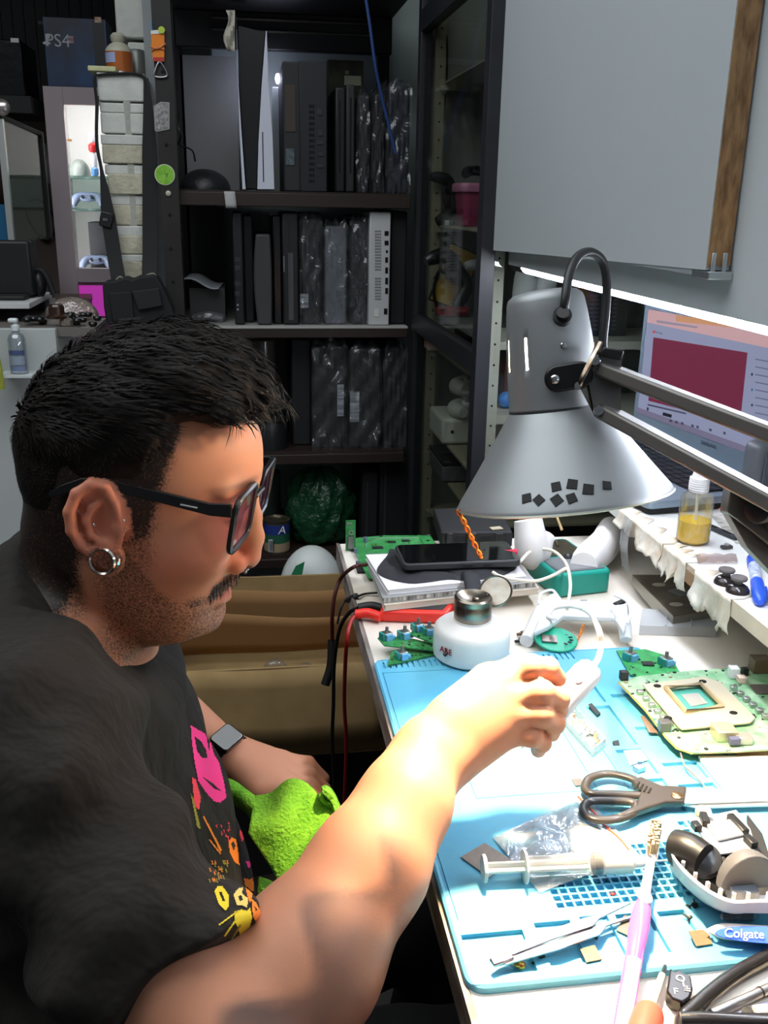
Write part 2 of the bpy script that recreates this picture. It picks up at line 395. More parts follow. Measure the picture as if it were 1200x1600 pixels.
# black cord from the neck over to the arm
def lp(px, py, d=LD): return Dp(px, py, d)
mb = MB(); g0 = lp(878,500,.672); mb.cyl(lp(876,506,.682), lp(879,492,.668), .0066, n=18); mb.cyl(lp(879,492,.668), lp(879.5,488,.665), .0045, n=18)
mb.build('cord_grommet', BLACK, lamp)
cordpts = [lp(878,504,.674), lp(883,470,.668), lp(889,430,.675), lp(903,401,.69), lp(923,394,.705), lp(941,408,.715), lp(948,440,.72), lp(946,490,.722), lp(942,535,.722), lp(946,552,.722), lp(965,566,.722)]
mb = MB(); mb.tube(cordpts, .0034, 12); mb.build('power_cord', mat('cord_black', (34,34,36), .42), lamp)
# screws on the neck
def screw(px, py, d, r, name='screw'):
    q = MB(); c = lp(px, py, d); a = (Vector(CAM)-c).normalized()
    q.lathe([(r,-.002),(r,0),(r*.8,r*.35),(.0004,r*.45)], c, a, 16)
    for ang in (0, PI/2):
        X_, Y_, Z_ = frame(a); t = X_*math.cos(ang+.5)+Y_*math.sin(ang+.5); q.beam(c+a*r*.45-t*r*.6, c+a*r*.45+t*r*.6, r*.22, r*.12, a)
    return q.build(name, STEEL, lamp)
# pivot: black oval boss, chrome hinge plates, bracket
def on_neck(px, py):
    o, dvec = Vector(CAM), Vector(ray(px, py)).normalized(); t = .5
    while t < .9:
        q = o+dvec*t-LC; h = q.dot(AX); r = (q-AX*h).length
        if 141*S < h < 320*S and r < rr(h/S)*S+.0006: break
        t += .0003
    q = o+dvec*t-LC; h = q.dot(AX); return o+dvec*t, (q-AX*h).normalized()
def nscrew(px, py, r):
    p, nn_ = on_neck(px, py); q = MB(); q.lathe([(r,-.001),(r,.0004),(r*.8,r*.4),(.0004,r*.5)], p, nn_, 16)
    X_, Y_, Z_ = frame(nn_)
    for ang in (.5, .5+PI/2): t = X_*math.cos(ang)+Y_*math.sin(ang); q.beam(p+nn_*r*.5-t*r*.6, p+nn_*r*.5+t*r*.6, r*.22, r*.12, nn_)
    q.build('screw', STEEL, lamp)
nscrew(881,540,.0026)
c0, nn = on_neck(868,592); c1 = lp(912,584,.676)
mb = MB(); ca = (c1-c0); ca = (ca-nn*ca.dot(nn)).normalized(); c0 = c0+nn*.0006
mb.prism(rrect(-.008,-.0095,.026,.0095,.0093,8), .007, c0+nn*-.001, ca, nn.cross(ca), nn)
q_ = MB(); q_.lathe([(.0032,.006),(.0032,.0072),(.002,.0082),(.0004,.0084)], c0+ca*-.001, nn, 16); q_.build('boss_screw', STEEL, lamp)
mb.build('pivot_boss', BLACK, lamp, bevel=.0015)
CHROME = mat('worn_chrome', (176,170,160), .2, 1., noise=(70,.4), col2=(110,84,60))
mb = MB()
w_ = [lp(932,532,.672), lp(946,556,.672), lp(930,652,.672), lp(905,604,.672)]
mb.add(w_+[p+vd*.0016 for p in w_], [(0,1,2,3),(7,6,5,4),(0,4,5,1),(1,5,6,2),(2,6,7,3),(3,7,4,0)])
mb.build('hinge_plate', CHROME, lamp)
w_ = [lp(940,555,.668), lp(971,563,.668), lp(970,640,.668), lp(944,655,.668), lp(928,640,.668), lp(918,590,.668)]
mb = MB(); n6 = 6; mb.add(w_+[p+vd*.002 for p in w_], [tuple(range(6)), tuple(range(11,5,-1))]+[(i, 6+i, 6+(i+1) % 6, (i+1) % 6) for i in range(6)])
mb.build('bracket', mat('bracket_grey', (112,110,108), .4, .8), lamp)
mb = MB(); mb.tube([lp(938,535,.664), lp(925,560,.66), lp(909,592,.66), lp(903,606,.664)], .0023, 8, flat=.6); mb.build('hinge_edge', CHROME, lamp)
for px, py in ((930,563),(936,641),(903,603)): screw(px, py, .662, .0042 if py != 603 else .003, 'bolt')
# two parallel square arms out to the right, towards the camera
ARM = mat('grey_arm_paint', (120,117,113), .42, .55, noise=(12,.08))
mb = MB(); mb.beam(lp(946,578,.672), lp(1232,688,.575), .0225, .010, iu); mb.build('arm', ARM, lamp, bevel=.002)
mb = MB(); mb.beam(lp(944,643,.672), lp(1232,798,.575), .0195, .010, iu); mb.build('arm', ARM, lamp, bevel=.002)
# black tie over the cord where it meets the arm
mb = MB(); mb.beam(lp(940,550,.664), lp(972,556,.662), .016, .005, iu); mb.build('cord_tie', BLACK, lamp, bevel=.001)
# elbow bracket, knob and post at the right edge
EL = mat('elbow_grey', (98,92,86), .42, .5, noise=(14,.1))
pe = [(1146,738),(1215,772),(1215,862),(1136,800)]
w_ = [lp(a, b, .60) for a, b in pe]
mb = MB(); mb.add(w_+[p+vd*.03 for p in w_], [(0,1,2,3),(7,6,5,4)]+[(i, 4+i, 4+(i+1) % 4, (i+1) % 4) for i in range(4)])
mb.build('elbow_bracket', EL, lamp, bevel=.001, smooth=0)
pe = [(1138,803),(1215,850),(1215,905),(1168,856)]
w_ = [lp(a, b, .606) for a, b in pe]
mb = MB(); mb.add(w_+[p+vd*.024 for p in w_], [(0,1,2,3),(7,6,5,4)]+[(i, 4+i, 4+(i+1) % 4, (i+1) % 4) for i in range(4)])
mb.build('elbow_brace', EL, lamp, bevel=.001, smooth=0)
mb = MB(); k0 = lp(1195,797,.598); mb.lathe([(.0075,0),(.0085,.003),(.0085,.010),(.0078,.013),(.005,.0145),(.001,.015)], k0, -vd*.8-ir*.5, 24); mb.build('knob', BLACK, lamp)
e1 = lp(1250,830,.60); fx, fy = max(e1.x, .53), e1.y
mb = MB(); mb.tube([lp(1208,800,.613), e1, (fx, fy, RZ+.08), (fx, fy, RZ+.012)], .011, 16, sm=4); mb.build('post', EL, lamp)
mb = MB(); mb.lathe([(.055,0),(.055,.010),(.050,.014),(.012,.016)], (fx+.02, fy, RZ+.0005), (0,0,1), 32); mb.build('base', EL, lamp)
# eight little black squares stuck to the shade
def on_shade(px, py):
    o, dvec = Vector(CAM), Vector(ray(px, py)).normalized()
    prv = None; t = .5
    pr = shade_profile(); H = [h for r, h in pr]; Rr = [r for r, h in pr]
    while t < .9:
        p = o+dvec*t; q = p-LC; h = q.dot(AX); r = (q-AX*h).length
        if r < np.interp(h, H, Rr) and 0 < h < H[-1]: break
        t += .0004
    q = p-LC; h = q.dot(AX); rad = (q-AX*h).normalized()
    slope = (np.interp(h-.003, H, Rr)-np.interp(h+.003, H, Rr))/.006
    nrm = (rad+AX*slope).normalized(); return p, nrm
for i, (px, py, a, s_, t) in enumerate([(823,779,5,7,'leftmost of the two low ones at the left'),(842,782,40,7,'tilted diamond-wise, second from the left in the low row'),(870,782,35,7.5,'third in the low row'),(893,779,20,7,'rightmost in the low row'),(869,761,10,7,'leftmost in the upper row'),(894,757,-8,7.5,'second in the upper row, torn'),(919,765,-4,8,'largest, third in the upper row'),(948,759,3,6.5,'farthest right, alone by the bright streak')]):
    p, nr = on_shade(px, py); uu = (ir-nr*ir.dot(nr)).normalized(); vv = nr.cross(uu); a = math.radians(a)
    u2 = uu*math.cos(a)+vv*math.sin(a); v2 = -uu*math.sin(a)+vv*math.cos(a); q = s_*S
    o = MB().prism([(-q,-q),(q,-q*.9),(q*.95,q),(-q*.9,q)], .0006, p+nr*.0003, u2, v2, nr).build('square_sticker', BLACKM, lamp)
    lbl(o, 'black square on the shade, '+t)
# bright copper wire end hanging from the rim
mb = MB(); A = lp(716,797,.71); B = lp(752,872,.73)
for k in (-1,1):
    pts = [A+(B-A)*t+ir*(.0016*k*math.sin(t*6*PI+.5)) for t in [i/24 for i in range(25)]]
    mb.tube(pts, .0009, 6, sm=0)
tag(mb.build('copper_wire', mat('copper', (226,140,60), .3, .9)), 'twisted orange copper wire hanging from the left rim of the lamp shade', 'wire')

# grey rounded box standing on the riser behind the arms
BD = 1.18; c = Dp(1200, 738, BD)
bx_ = thing('power_adapter_box', 'grey rounded plastic box standing behind the lamp arms', 'box', (c.x, c.y, RZ))
P = [Dp(1163,700,BD), Dp(1262,716,BD)]
x0_ = P[0].x
mb = MB(); mb.span((x0_, c.y-.012, RZ+.001), (x0_+.16, c.y+.02, Dp(1180,684,BD).z)); mb.build('body', mat('dark_grey_shell', (84,86,92), .4), bx_, bevel=.012, seg=4)
mb = MB(); mb.span((x0_+.014, c.y-.0145, RZ+.02), (x0_+.15, c.y-.0122, Dp(1180,690,BD).z-.008)); mb.build('face_panel', mat('slate_panel', (70,74,82), .5), bx_, bevel=.001)
# ================================================================== storage shelves at the back
YS = 2.35
DW = mat('dark_brown_wood', (46,34,29), .5, noise=(9,.3), stretch=(.3,1,1))
DK = mat('black_painted_steel', (30,29,29), .5, noise=(20,.3))
UP = mat('perforated_dark_steel', (40,36,34), .55, noise=(14,.35))
sx0, sx1 = Yp(273,296,YS).x, .405
zA, zB, zC, zD = 1.382, 1.070, .752, .47
shelf = thing('storage_shelf', 'tall dark shelf unit crowded with game consoles at the back', 'shelf', (.13, 2.5, 0))
for z_, t in ((zA,.035),(zB,.028),(zC,.030),(zD,.03)):
    MB().span((sx0-.004, YS, z_-t), (sx1-.002, YS+.018, z_-.004)).build('shelf_front', DW, shelf, bevel=.002)
    MB().span((sx0-.004, YS+.0185, z_-.018), (sx1-.002, YS+.42, z_)).build('shelf_board', mat('pale_shelf_top', (150,146,142), .6) if z_ == zB else DW, shelf)
    if z_ == zB: lbl(MB().span((sx0-.004, YS-.001, z_-.0045), (sx1-.002, YS+.0185, z_+.0002)).build('shelf_lip', mat('white_shelf_lip', (176,174,170), .6), shelf), 'white front lip')
YK = YS+.345; ct = [Yp(300,80,YK).z, Yp(300,14,YK).z]
MB().span((sx0-.004, YK, Yp(520,82,YK).z), (sx1-.002, YK+.03, ct[1])).build('cornice', DK, shelf, bevel=.003)
for k in (30, 48): MB().tube([(sx0+.09, YK-.004, Yp(400,k,YK).z), (sx1-.05, YK-.004, Yp(400,k,YK).z)], .004, 8, sm=0).build('cornice_rail', mat('olive_rail', (66,64,56), .4, .5), shelf)
MB().span((sx0-.004, YS, ct[1]), (sx1-.002, YS+.42, ct[1]+.03)).build('top_board', DK, shelf)
ux0, ux1 = Yp(247,200,YS).x, Yp(278,250,YS).x
mb = MB(); mb.span((ux0, YS-.02, 0), (ux1, YS-.017, 2.3)); mb.span((ux1-.003, YS-.017, 0), (ux1, YS+.03, 2.3)); mb.build('upright', UP, shelf)
mb = MB()
for k in range(26): MB
MB().span((ux0+.02, YS+.40, 0), (ux1, YS+.43, 2.3)).build('upright', UP, shelf)
MB().span((sx1-.03, YS+.40, 0), (sx1, YS+.43, 2.3)).build('upright', UP, shelf)
for k in range(20):
    c = Yp(262, 20+k*46, YS-.0205)
    MB().cyl((ux0+.016+.002*(k % 2), YS-.0206, 1.85-.075*k), (ux0+.016+.002*(k % 2), YS-.0199, 1.85-.075*k), .0042, n=12).build('slot_hole', mat('hole_black', (8,8,8), .9), shelf)
mb = MB(); mb.lathe([(.006,0),(.006,.002),(.002,.004)], Yp(263,302,YS-.021), (0,-1,0), 12); lbl(mb.build('white_bolt', mat('pale_bolt', (190,186,170), .5), shelf), 'pale bolt head')
# grey back panel of the left bay
MB().span((sx0+.004, YS+.40, zA+.002), (Yp(372,200,YS+.4).x, YS+.405, ct[0]-.002)).build('back_panel', mat('smoky_grey_panel', (150,150,148), .6, noise=(3,.25), stretch=(1,1,.6)), shelf)
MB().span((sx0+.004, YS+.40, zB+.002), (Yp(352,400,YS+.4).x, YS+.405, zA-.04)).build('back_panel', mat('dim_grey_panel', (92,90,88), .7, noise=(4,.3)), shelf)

def slab(t, name, px0, px1, ptop, z0, Y0, depth, m, bevel=.004, parent=None):
    a = Yp(px0, ptop, Y0); b = Yp(px1, ptop, Y0)
    return MB().span((a.x, Y0, z0+.0006), (b.x, Y0+depth, (a.z+b.z)/2)).build(name, m, t if parent is None else parent, bevel=bevel)
def at(px0, px1, Y0, z0): a = Yp((px0+px1)/2, 300, Y0); return (a.x, Y0, z0)
NAVY = mat('ink_black_shell', (24,24,28), .45); GREYB = mat('charcoal_shell', (38,38,41), .55)
Y1 = YS+.035
# ---- shelf A: tall white-and-black console
wc = thing('game_console', 'tall white and black standing game console with flared side panels', 'console', at(366,430,Y1,zA))
def flare(pxs, name, m, Y0, dep, lab=None):
    pts = [Yp(a, b, Y0) for a, b in pxs]; z0 = zA+.0006
    poly = [(p.x, max(p.z, z0)) for p in pts]
    o = MB().prism(poly, dep, (0,Y0,0), (1,0,0), (0,0,1), (0,1,0)).build(name, m, wc, bevel=.001)
    return lbl(o, lab) if lab else o
PS5W = mat('cool_white_shell', (206,208,222), .45)
flare([(369,20),(370.5,110),(374,200),(379,296),(384,296),(377,200),(372,120)], 'side_panel', PS5W, Y1, .24, 'left white side panel')
o = flare([(415.5,48),(416.8,48),(420,130),(426,210),(429,296),(402,296),(404,220),(409,130)], 'side_panel', PS5W, Y1, .24, 'right white side panel')
flare([(372,40),(414,50),(408,130),(403,220),(401,295),(385,295),(378,200),(373,120)], 'core', BLACK, Y1+.012, .21)
a, b = Yp(409.5,206,Y1-.001), Yp(412.5,284,Y1-.001)
MB().span((a.x, Y1-.0012, b.z), (b.x, Y1+.002, a.z)).build('disc_slot', mat('hole_black', (8,8,8), .9), wc)
# paper scrap stuck on it
mb = MB()
def fn(u, v):
    p = Yp(353+14*u+ (4*math.sin(v*7) if u < .5 else 0), 16+64*v, Y1-.004-.006*math.sin(5*u+9*v)); return p
mb.grid(fn, 4, 8); lbl(mb.build('torn_paper', mat('cream_scrap', (176,170,158), .85), wc, solid=.001), 'torn cream scrap at its top')
# crumpled black heap left
def heap(name, lab, cat, c, r, m, seed, amp=.25, group=None, n=28):
    rng = np.random.default_rng(seed); ph = rng.uniform(0, 6, 12); fr = rng.uniform(2, 6, 12)
    mb = MB(); c = Vector(c)
    def fn(u, v):
        t = v*PI*.5; a = u*2*PI; k = 1+amp*(math.sin(fr[0]*3*a/2+ph[0]+5*t)*.4+math.sin(fr[1]*t*2+ph[1]+3*a)*.35+math.sin(ph[2]+7*a)*.25*math.sin(9*t+ph[3]))
        k = 1+(k-1)*math.sin(PI*min(1,(1-abs(0))))
        return c+Vector((r[0]*math.cos(t)*math.cos(a)*k, r[1]*math.cos(t)*math.sin(a)*k, r[2]*math.sin(t)*k))
    for j in range(1):
        vs = []; nu, nv = n, 12
        R = [[fn(i/nu, j2/nv) for i in range(nu)] for j2 in range(nv)]
        for i in range(nu): R[0][i].z = c.z
        mb.rings(R)
    return tag(mb.build(name, m), lab, cat, group)
FABB = mat('crumpled_black_bag', (26,26,29), .45, bump=(40,.8))
c = Yp(320, 292, Y1+.08)
heap('crumpled_bag', 'crumpled black bag lying at the left end of the top shelf', 'bag', (c.x, Y1+.08, zA+.0006), (.062,.07,.048), FABB, 3, .2)
mb = MB(); mb.tube([Yp(280,180,YS+.02), Yp(279,198,YS-.02), Yp(283,212,YS-.02), Yp(280,225,YS+.01), Yp(300,235,YS+.05), Yp(305,252,YS+.07)], .002, 6)
tag(mb.build('thin_cable', RUBBER), 'thin black cable looped over the left upright above the crumpled bag', 'cable')
# big black console
Y2 = YS+.03
bc2 = thing('game_console', 'large black boxy game console with ports, right of the white one', 'console', at(440,512,Y2,zA))
slab(bc2, 'body', 441, 510, 97, zA, Y2+.02, .27, GREYB, .003)
slab(bc2, 'rear_panel', 467, 511, 96, zA, Y2+.008, .012, mat('ink_panel', (34,34,40), .5), .002)
for i, (px, py, w_, h_) in enumerate([(495,170,8,10),(497,203,7,9),(495,219,10,7),(496,238,9,6),(495,256,10,6)]):
    a, b = Yp(px, py, Y2+.007), Yp(px+w_, py+h_, Y2+.007); MB().span((a.x,Y2+.006,b.z),(b.x,Y2+.009,a.z)).build('port', mat('port_grey', (62,62,66), .4, .4), bc2)
mb = MB()
for j in range(14):
    for i in range(3): a = Yp(483+i*3, 165+j*9, Y2+.007); mb.span((a.x,Y2+.0068,a.z-.004),(a.x+.003,Y2+.009,a.z+.002))
mb.build('vent', mat('hole_black', (8,8,8), .9), bc2)
a, b = Yp(445,132,Y2+.019), Yp(462,206,Y2+.019); MB().span((a.x,Y2+.018,b.z),(b.x,Y2+.0205,a.z)).build('label', mat('brown_label', (66,58,52), .7), bc2)
a, b = Yp(446,232,Y2+.019), Yp(460,258,Y2+.019); MB().span((a.x,Y2+.0178,b.z),(b.x,Y2+.0205,a.z)).build('shiny_tape', mat('silver_tape', (120,132,136), .15, .8, bump=(60,.8)), bc2)
# white strip behind
t = thing('tall_card', 'narrow white card standing between the white and the big black console', 'card', at(424,438,YS+.30,zA))
slab(t, 'sheet', 425, 437, 136, zA, YS+.30, .02, mat('pale_green_white', (196,204,194), .6), .001)
o = MB().ell(Yp(434,123,YS+.30), (.006,.004,.012)); tag(o.build('spot_lamp', mat('small_lamp_glow', (230,232,255), .4, emit=260, ecol=(220,224,255))), 'small glowing lamp above the narrow white panel on the top shelf', 'lamp')
# camouflage box behind
t = thing('cardboard_box', 'olive camouflage box with pale label behind the slim consoles', 'box', at(512,575,YS+.305,zA))
slab(t, 'box', 512, 568, 94, zA, YS+.305, .03, mat('olive_camouflage', (66,66,44), .7, noise=(30,.6), col2=(34,36,30)), .002)
a, b = Yp(538,118,YS+.304), Yp(564,134,YS+.304); MB().span((a.x,YS+.303,b.z),(b.x,YS+.3055,a.z)).build('label', mat('pale_label', (160,160,140), .7), t)
a, b = Yp(539,110,YS+.304), Yp(545,116,YS+.304); MB().span((a.x,YS+.303,b.z),(b.x,YS+.3055,a.z)).build('emblem', mat('grey_emblem', (120,120,112), .7), t)
# slim consoles
for (p0, p1, pt, lab) in ((524,540,136,'slim black console upright beside the big black one'),(541,555,132,'slim black console upright, second beside the big black one')):
    t = thing('game_console', lab, 'console', at(p0,p1,Y2,zA), 'slim consoles on the top shelf')
    slab(t, 'body', p0, p1, pt, zA, Y2+.01, .25, NAVY if p0 < 530 else GREYB, .004); 
    a, b = Yp(p0+6, pt+20, Y2+.009), Yp(p0+7.5, 270, Y2+.009); MB().span((a.x,Y2+.0085,b.z),(b.x,Y2+.011,a.z)).build('groove', mat('hole_black', (8,8,8), .9), t)
def wrapped(lab, p0, p1, pt, z0, Y0, core, seed, group, dep=.24, label=None, pad=3):
    t = thing('wrapped_console', lab, 'console', at(p0,p1,Y0,z0), group)
    slab(t, 'body', p0+pad, p1-pad, pt+8, z0, Y0+.012, dep, core, .005)
    a, b = Yp(p0, pt, Y0), Yp(p1, pt, Y0); rng = np.random.default_rng(seed); ph = rng.uniform(0,6,8)
    mb = MB(); top = a.z
    def fn(u, v):
        zz = z0+.001+(top-z0)*v; k = .004*math.sin(9*v+ph[0]+4*u)+.003*math.sin(23*v+ph[1]-11*u)+.002*math.sin(31*u+ph[2]+8*v)
        pin = .010*max(0, v-.93)/.07
        return Vector((a.x+(b.x-a.x)*u+pin*(1-2*u), Y0+.004+k*1.0+pin, zz+.006*math.sin(12*u+ph[3])*max(0,v-.9)/.1))
    mb.grid(fn, 10, 30)
    def side(u, v):
        zz = z0+.001+(top-z0)*v; k = .0008*math.sin(11*v+ph[4]+6*u); return Vector((a.x+k, Y0+.004+u*(dep+.014), zz))
    mb.grid(side, 6, 16)
    mb.grid(lambda u, v: Vector((a.x+(b.x-a.x)*u, Y0+.006+v*(dep+.01), top+.004*math.sin(9*u+8*v+ph[5]))), 6, 6)
    mb.build('plastic_wrap', WRAP, t)
    if label:
        l0, l1 = Yp(label[0], label[1], Y0+.011), Yp(label[2], label[3], Y0+.011)
        MB().span((l0.x, Y0+.0095, l1.z), (l1.x, Y0+.0125, l0.z)).build('label', mat('bar_code_label', (196,198,200), .6, noise=(240,.7), stretch=(.05,1,1)), t)
    return t
G1 = 'plastic wrapped consoles on the top shelf'
wrapped('plastic wrapped black console behind the hanging blue cable, on top shelf', 557, 579, 140, zA, Y2+.02, GREYB, 1, G1)
wrapped('plastic wrapped black console, middle of three under the blue cable, top shelf', 582.5, 602.5, 138, zA, Y2, NAVY, 2, G1)
wrapped('plastic wrapped navy console standing last at right on top shelf', 604.5, 645, 125, zA, Y2+.01, mat('navy_shell', (26,28,40), .4), 3, G1)
mb = MB(); mb.tube([Yp(571,-6,YS-.02), Yp(578,40,YS-.02), Yp(586,100,YS-.015), Yp(596,150,YS+.0), Yp(606,190,YS+.01), Yp(618,240,YS+.02)], .0035, 8)
tag(mb.build('blue_cable', mat('blue_cable_jacket', (44,70,130), .5)), 'blue network cable hanging down in front of the top shelf', 'cable')
# taped tag on the shelf A edge
mb = MB(); a = Yp(349,300,YS-.003)
def fn(u, v): return Yp(350+17*u+3*v, 299+26*v, YS-.003-.006*math.sin(v*2))
mb.grid(fn, 3, 5); tag(mb.build('paper_tag', mat('dirty_white_tag', (170,168,166), .8), solid=.0008), 'small white paper tag taped to the edge of the top shelf', 'tag')

# ---- shelf B
t = thing('paper_stack', 'grey papers leaning over dark boxes at left of the middle shelf', 'papers', at(285,350,Y1,zB))
mb = MB(); mb.grid(lambda u, v: Vector((Yp(284,434,Y1).x+.085*u+.012*v, Y1+.03+.15*v, zB+.105-.02*u+.006*math.sin(6*u)+.004*v)), 8, 6); mb.build('sheet', mat('grey_sheet', (140,142,146), .7), t, solid=.001)
MB().span((Yp(297,480,Y1+.06).x, Y1+.06, zB+.0006), (Yp(352,480,Y1+.06).x, Y1+.25, zB+.082)).build('box', mat('dark_card', (50,48,48), .7), t)
mb = MB(); mb.tube([(Yp(300,490,Y1).x, Y1+.03, zB+.012), (Yp(325,488,Y1).x, Y1+.028, zB+.020), (Yp(348,490,Y1).x, Y1+.03, zB+.012)], .010, 10); mb.build('rolled_film', WRAP, t)
G2 = 'consoles standing on the middle shelf'
def console(lab, p0, p1, pt, z0, Y0, m, group, dep=.25, kind='plain', bevel=.004):
    t = thing('game_console', lab, 'console', at(p0,p1,Y0,z0), group)
    if kind == 'curved':
        a, b = Yp(p0, pt, Y0), Yp(p1, pt, Y0); w_ = b.x-a.x; H = a.z-z0-.001; N = 20; poly = []
        for i in range(N+1):
            s_ = i/N; poly.append((a.x+w_*(.16-.16*math.sin(PI*s_)*1.0), z0+.001+H*s_))
        for i in range(N+1):
            s_ = 1-i/N; poly.append((b.x-w_*.06*(1-math.sin(PI*s_)), z0+.001+H*s_))
        MB().prism(poly, dep, (0,Y0,0), (1,0,0), (0,0,1), (0,1,0)).build('body', m, t, bevel=.004)
    else: slab(t, 'body', p0, p1, pt, z0, Y0, dep, m, bevel)
    Yf = Y0-.0008; hole = mat('hole_black', (8,8,8), .9); H_ = 505-pt
    def rect(nm, x0, y0, x1, y1, mm):
        a, b = Yp(x0, y0, Yf), Yp(x1, y1, Yf); return MB().span((a.x, Yf, b.z), (b.x, Y0+.001, a.z)).build(nm, mm, t)
    if kind == 'ports':
        for y in (402,415,440,455): rect('port', p0+5, y, p0+13, y+7, mat('port_grey', (62,62,66), .4, .4))
        for y in (475,482): rect('indicator', p1-8, y, p1-5, y+3, mat('pale_dot', (140,140,140), .5))
    if kind == 'slot':
        rect('disc_slot', (p0+p1)/2-2, pt+12, (p0+p1)/2, 470, hole); rect('silver_line', p0+3, 400, p0+4.5, 425, mat('silver_line', (150,150,152), .3, .8))
        rect('front_strip', p0+10, 395, p0+19, 500, mat('satin_strip', (70,70,74), .4))
    return t
console('black console with small rear ports, first on the middle shelf', 362, 378, 331, zB, Y2, NAVY, G2, kind='ports')
console('plain black console second from left on the middle shelf', 379, 394, 336, zB, Y2+.05, GREYB, G2)
console('dark grey console with bowed side, third on the middle shelf', 395, 424, 366, zB, Y2-.005, mat('bowed_grey_shell', (58,58,60), .55), G2, kind='curved')
a = Yp(389,332,Y2+.29); t = thing('white_box', 'small white box glimpsed above the bowed grey console', 'box', (a.x, Y2+.29, zB))
slab(t, 'box', 387, 408, 331, zB, Y2+.29, .05, mat('pale_box', (180,190,186), .6), .001)
console('tall glossy black console right of the bowed grey one', 425, 439, 336, zB, Y2+.01, mat('gloss_black_shell', (16,16,18), .2), G2)
console('black console with a vertical disc slot and satin strip', 440, 466, 331, zB, Y2, NAVY, G2, kind='slot')
G3 = 'plastic wrapped consoles on the middle shelf'
wrapped('plastic wrapped black console with white tag low on its left', 467, 504, 333, zB, Y2-.004, NAVY, 4, G3, label=(469,459,482,481))
wrapped('plastic wrapped grey curved console in the middle of the middle shelf', 505, 545, 345, zB, Y2-.006, mat('silver_grey_shell', (106,108,112), .45), 5, G3)
wrapped('plastic wrapped dark console left of the white console with ports', 546, 577, 337, zB, Y2-.004, GREYB, 6, G3)
# white console with ports
t = thing('game_console', 'white console standing on end showing its rear ports', 'console', at(578,611,Y2,zB))
WS = mat('console_white', (190,190,192), .5)
slab(t, 'body', 578, 611, 331, zB, Y2-.012, .23, WS, .003)
Yf = Y2-.0128; hole = mat('hole_black', (8,8,8), .9)
for (x0,y0,x1,y1) in ((601,361,607,368),(601,376,607,383),(603,391,606,395),(602,402,606,410),(602,418,606,427),(602,434,606,444),(602,450,606,459),(600,482,605,491)):
    a, b = Yp(x0,y0,Yf), Yp(x1,y1,Yf); MB().span((a.x,Yf-.0005,b.z),(b.x,Yf+.002,a.z)).build('port', hole, t)
mb = MB(); HN = mat('vent_grey', (90,90,92), .7)
for j in range(24):
    if 13 < j < 16: continue
    for i in range(5): a = Yp(586+i*2, 361+j*4.6, Yf); mb.span((a.x,Yf-.0003,a.z-.0024),(a.x+.0016,Yf+.002,a.z+.0012))
mb.build('vent', HN, t)
a, b = Yp(585,483,Yf), Yp(592,495,Yf); MB().span((a.x,Yf-.0004,b.z),(b.x,Yf+.002,a.z)).build('sticker', mat('pale_sticker', (214,212,206), .6), t)
console('black box squeezed in at the right end of the middle shelf', 612, 637, 330, zB, Y2+.01, BLACKM, G2)

# ---- shelf C (behind the head and beyond)
Y3 = YS+.03
def cyl_thing(name, lab, cat, px, pt, z0, Y0, r, m, extra=None, group=None):
    a = Yp(px, pt, Y0); t = thing(name, lab, cat, (a.x, Y0, z0), group)
    MB().lathe([(r,0.0008),(r,a.z-z0-.004),(r*.96,a.z-z0)], (a.x,Y0,z0), (0,0,1), 28).build('body', m, t); return t, a
t = thing('paper_box', 'row of pale narrow boxes on the third shelf behind the hair', 'boxes', at(300,385,Y3+.1,zC))
slab(t, 'box', 356, 366, 520, zC, Y3+.1, .12, mat('slate_blue_box', (96,104,118), .6), .001); slab(t, 'box', 368, 376, 518, zC, Y3+.1, .12, mat('pale_box2', (150,152,150), .6), .001); slab(t, 'box', 378, 386, 519, zC, Y3+.1, .12, mat('drab_box', (120,116,96), .6), .001)
slab(thing('grey_carton', 'grey carton behind the hair at left of the third shelf', 'box', at(290,352,Y3+.16,zC)), 'carton', 288, 354, 518, zC, Y3+.16, .15, mat('grey_carton', (104,106,108), .7), .002)
t, a = cyl_thing('jar', 'glass jar with pale contents on the third shelf', 'jar', 412, 530, zC, Y3+.14, .030, mat('smoky_jar', (90,86,80), .25, coat=.5, noise=(40,.4)))
t, a = cyl_thing('steel_pot', 'dark steel pot on the third shelf beside the forehead', 'pot', 421, 655, zC, Y3+.04, .045, mat('dark_pot', (62,64,66), .3, .7))
MB().lathe([(.047,-.002),(.047,.003),(.03,.008),(.002,.010)], (a.x,Y3+.04,a.z), (0,0,1), 28).build('lid', mat('dark_lid', (44,45,47), .35, .6), t)
a = Yp(431,627,Y3+.05); o = MB().span((a.x-.013,Y3+.04,a.z-.022),(a.x+.013,Y3+.06,a.z+.02)); tag(o.build('small_carton', mat('peach_carton', (200,170,140), .6, noise=(60,.4)), bevel=.001), 'small peach and white carton lying on the dark steel pot', 'box')
mb = MB(); mb.tube([Yp(395,560,Y3+.02), Yp(412,568,Y3+.01), Yp(424,590,Y3), Yp(430,612,Y3), Yp(424,640,Y3+.02), Yp(416,652,Y3+.0)], .003, 8); mb.tube([Yp(424,628,Y3), Yp(436,620,Y3-.004), Yp(450,630,Y3), Yp(454,650,Y3+.01)], .003, 8)
tag(mb.build('black_cable', RUBBER), 'looped black cable hanging in front of the dark steel pot', 'cable')
o = MB().ell(Yp(384,561,Y3-.005), (.006,.005,.006)); tag(o.build('yellow_bead', mat('yellow_bead', (220,200,60), .5)), 'tiny yellow bead beside the pale narrow boxes', 'bead')
slab(thing('game_console', 'plain black console at left of the wrapped ones, third shelf', 'console', at(455,480,Y3,zC)), 'body', 455, 485, 530, zC, Y3+.05, .24, BLACKM)
G4 = 'plastic wrapped consoles on the third shelf'
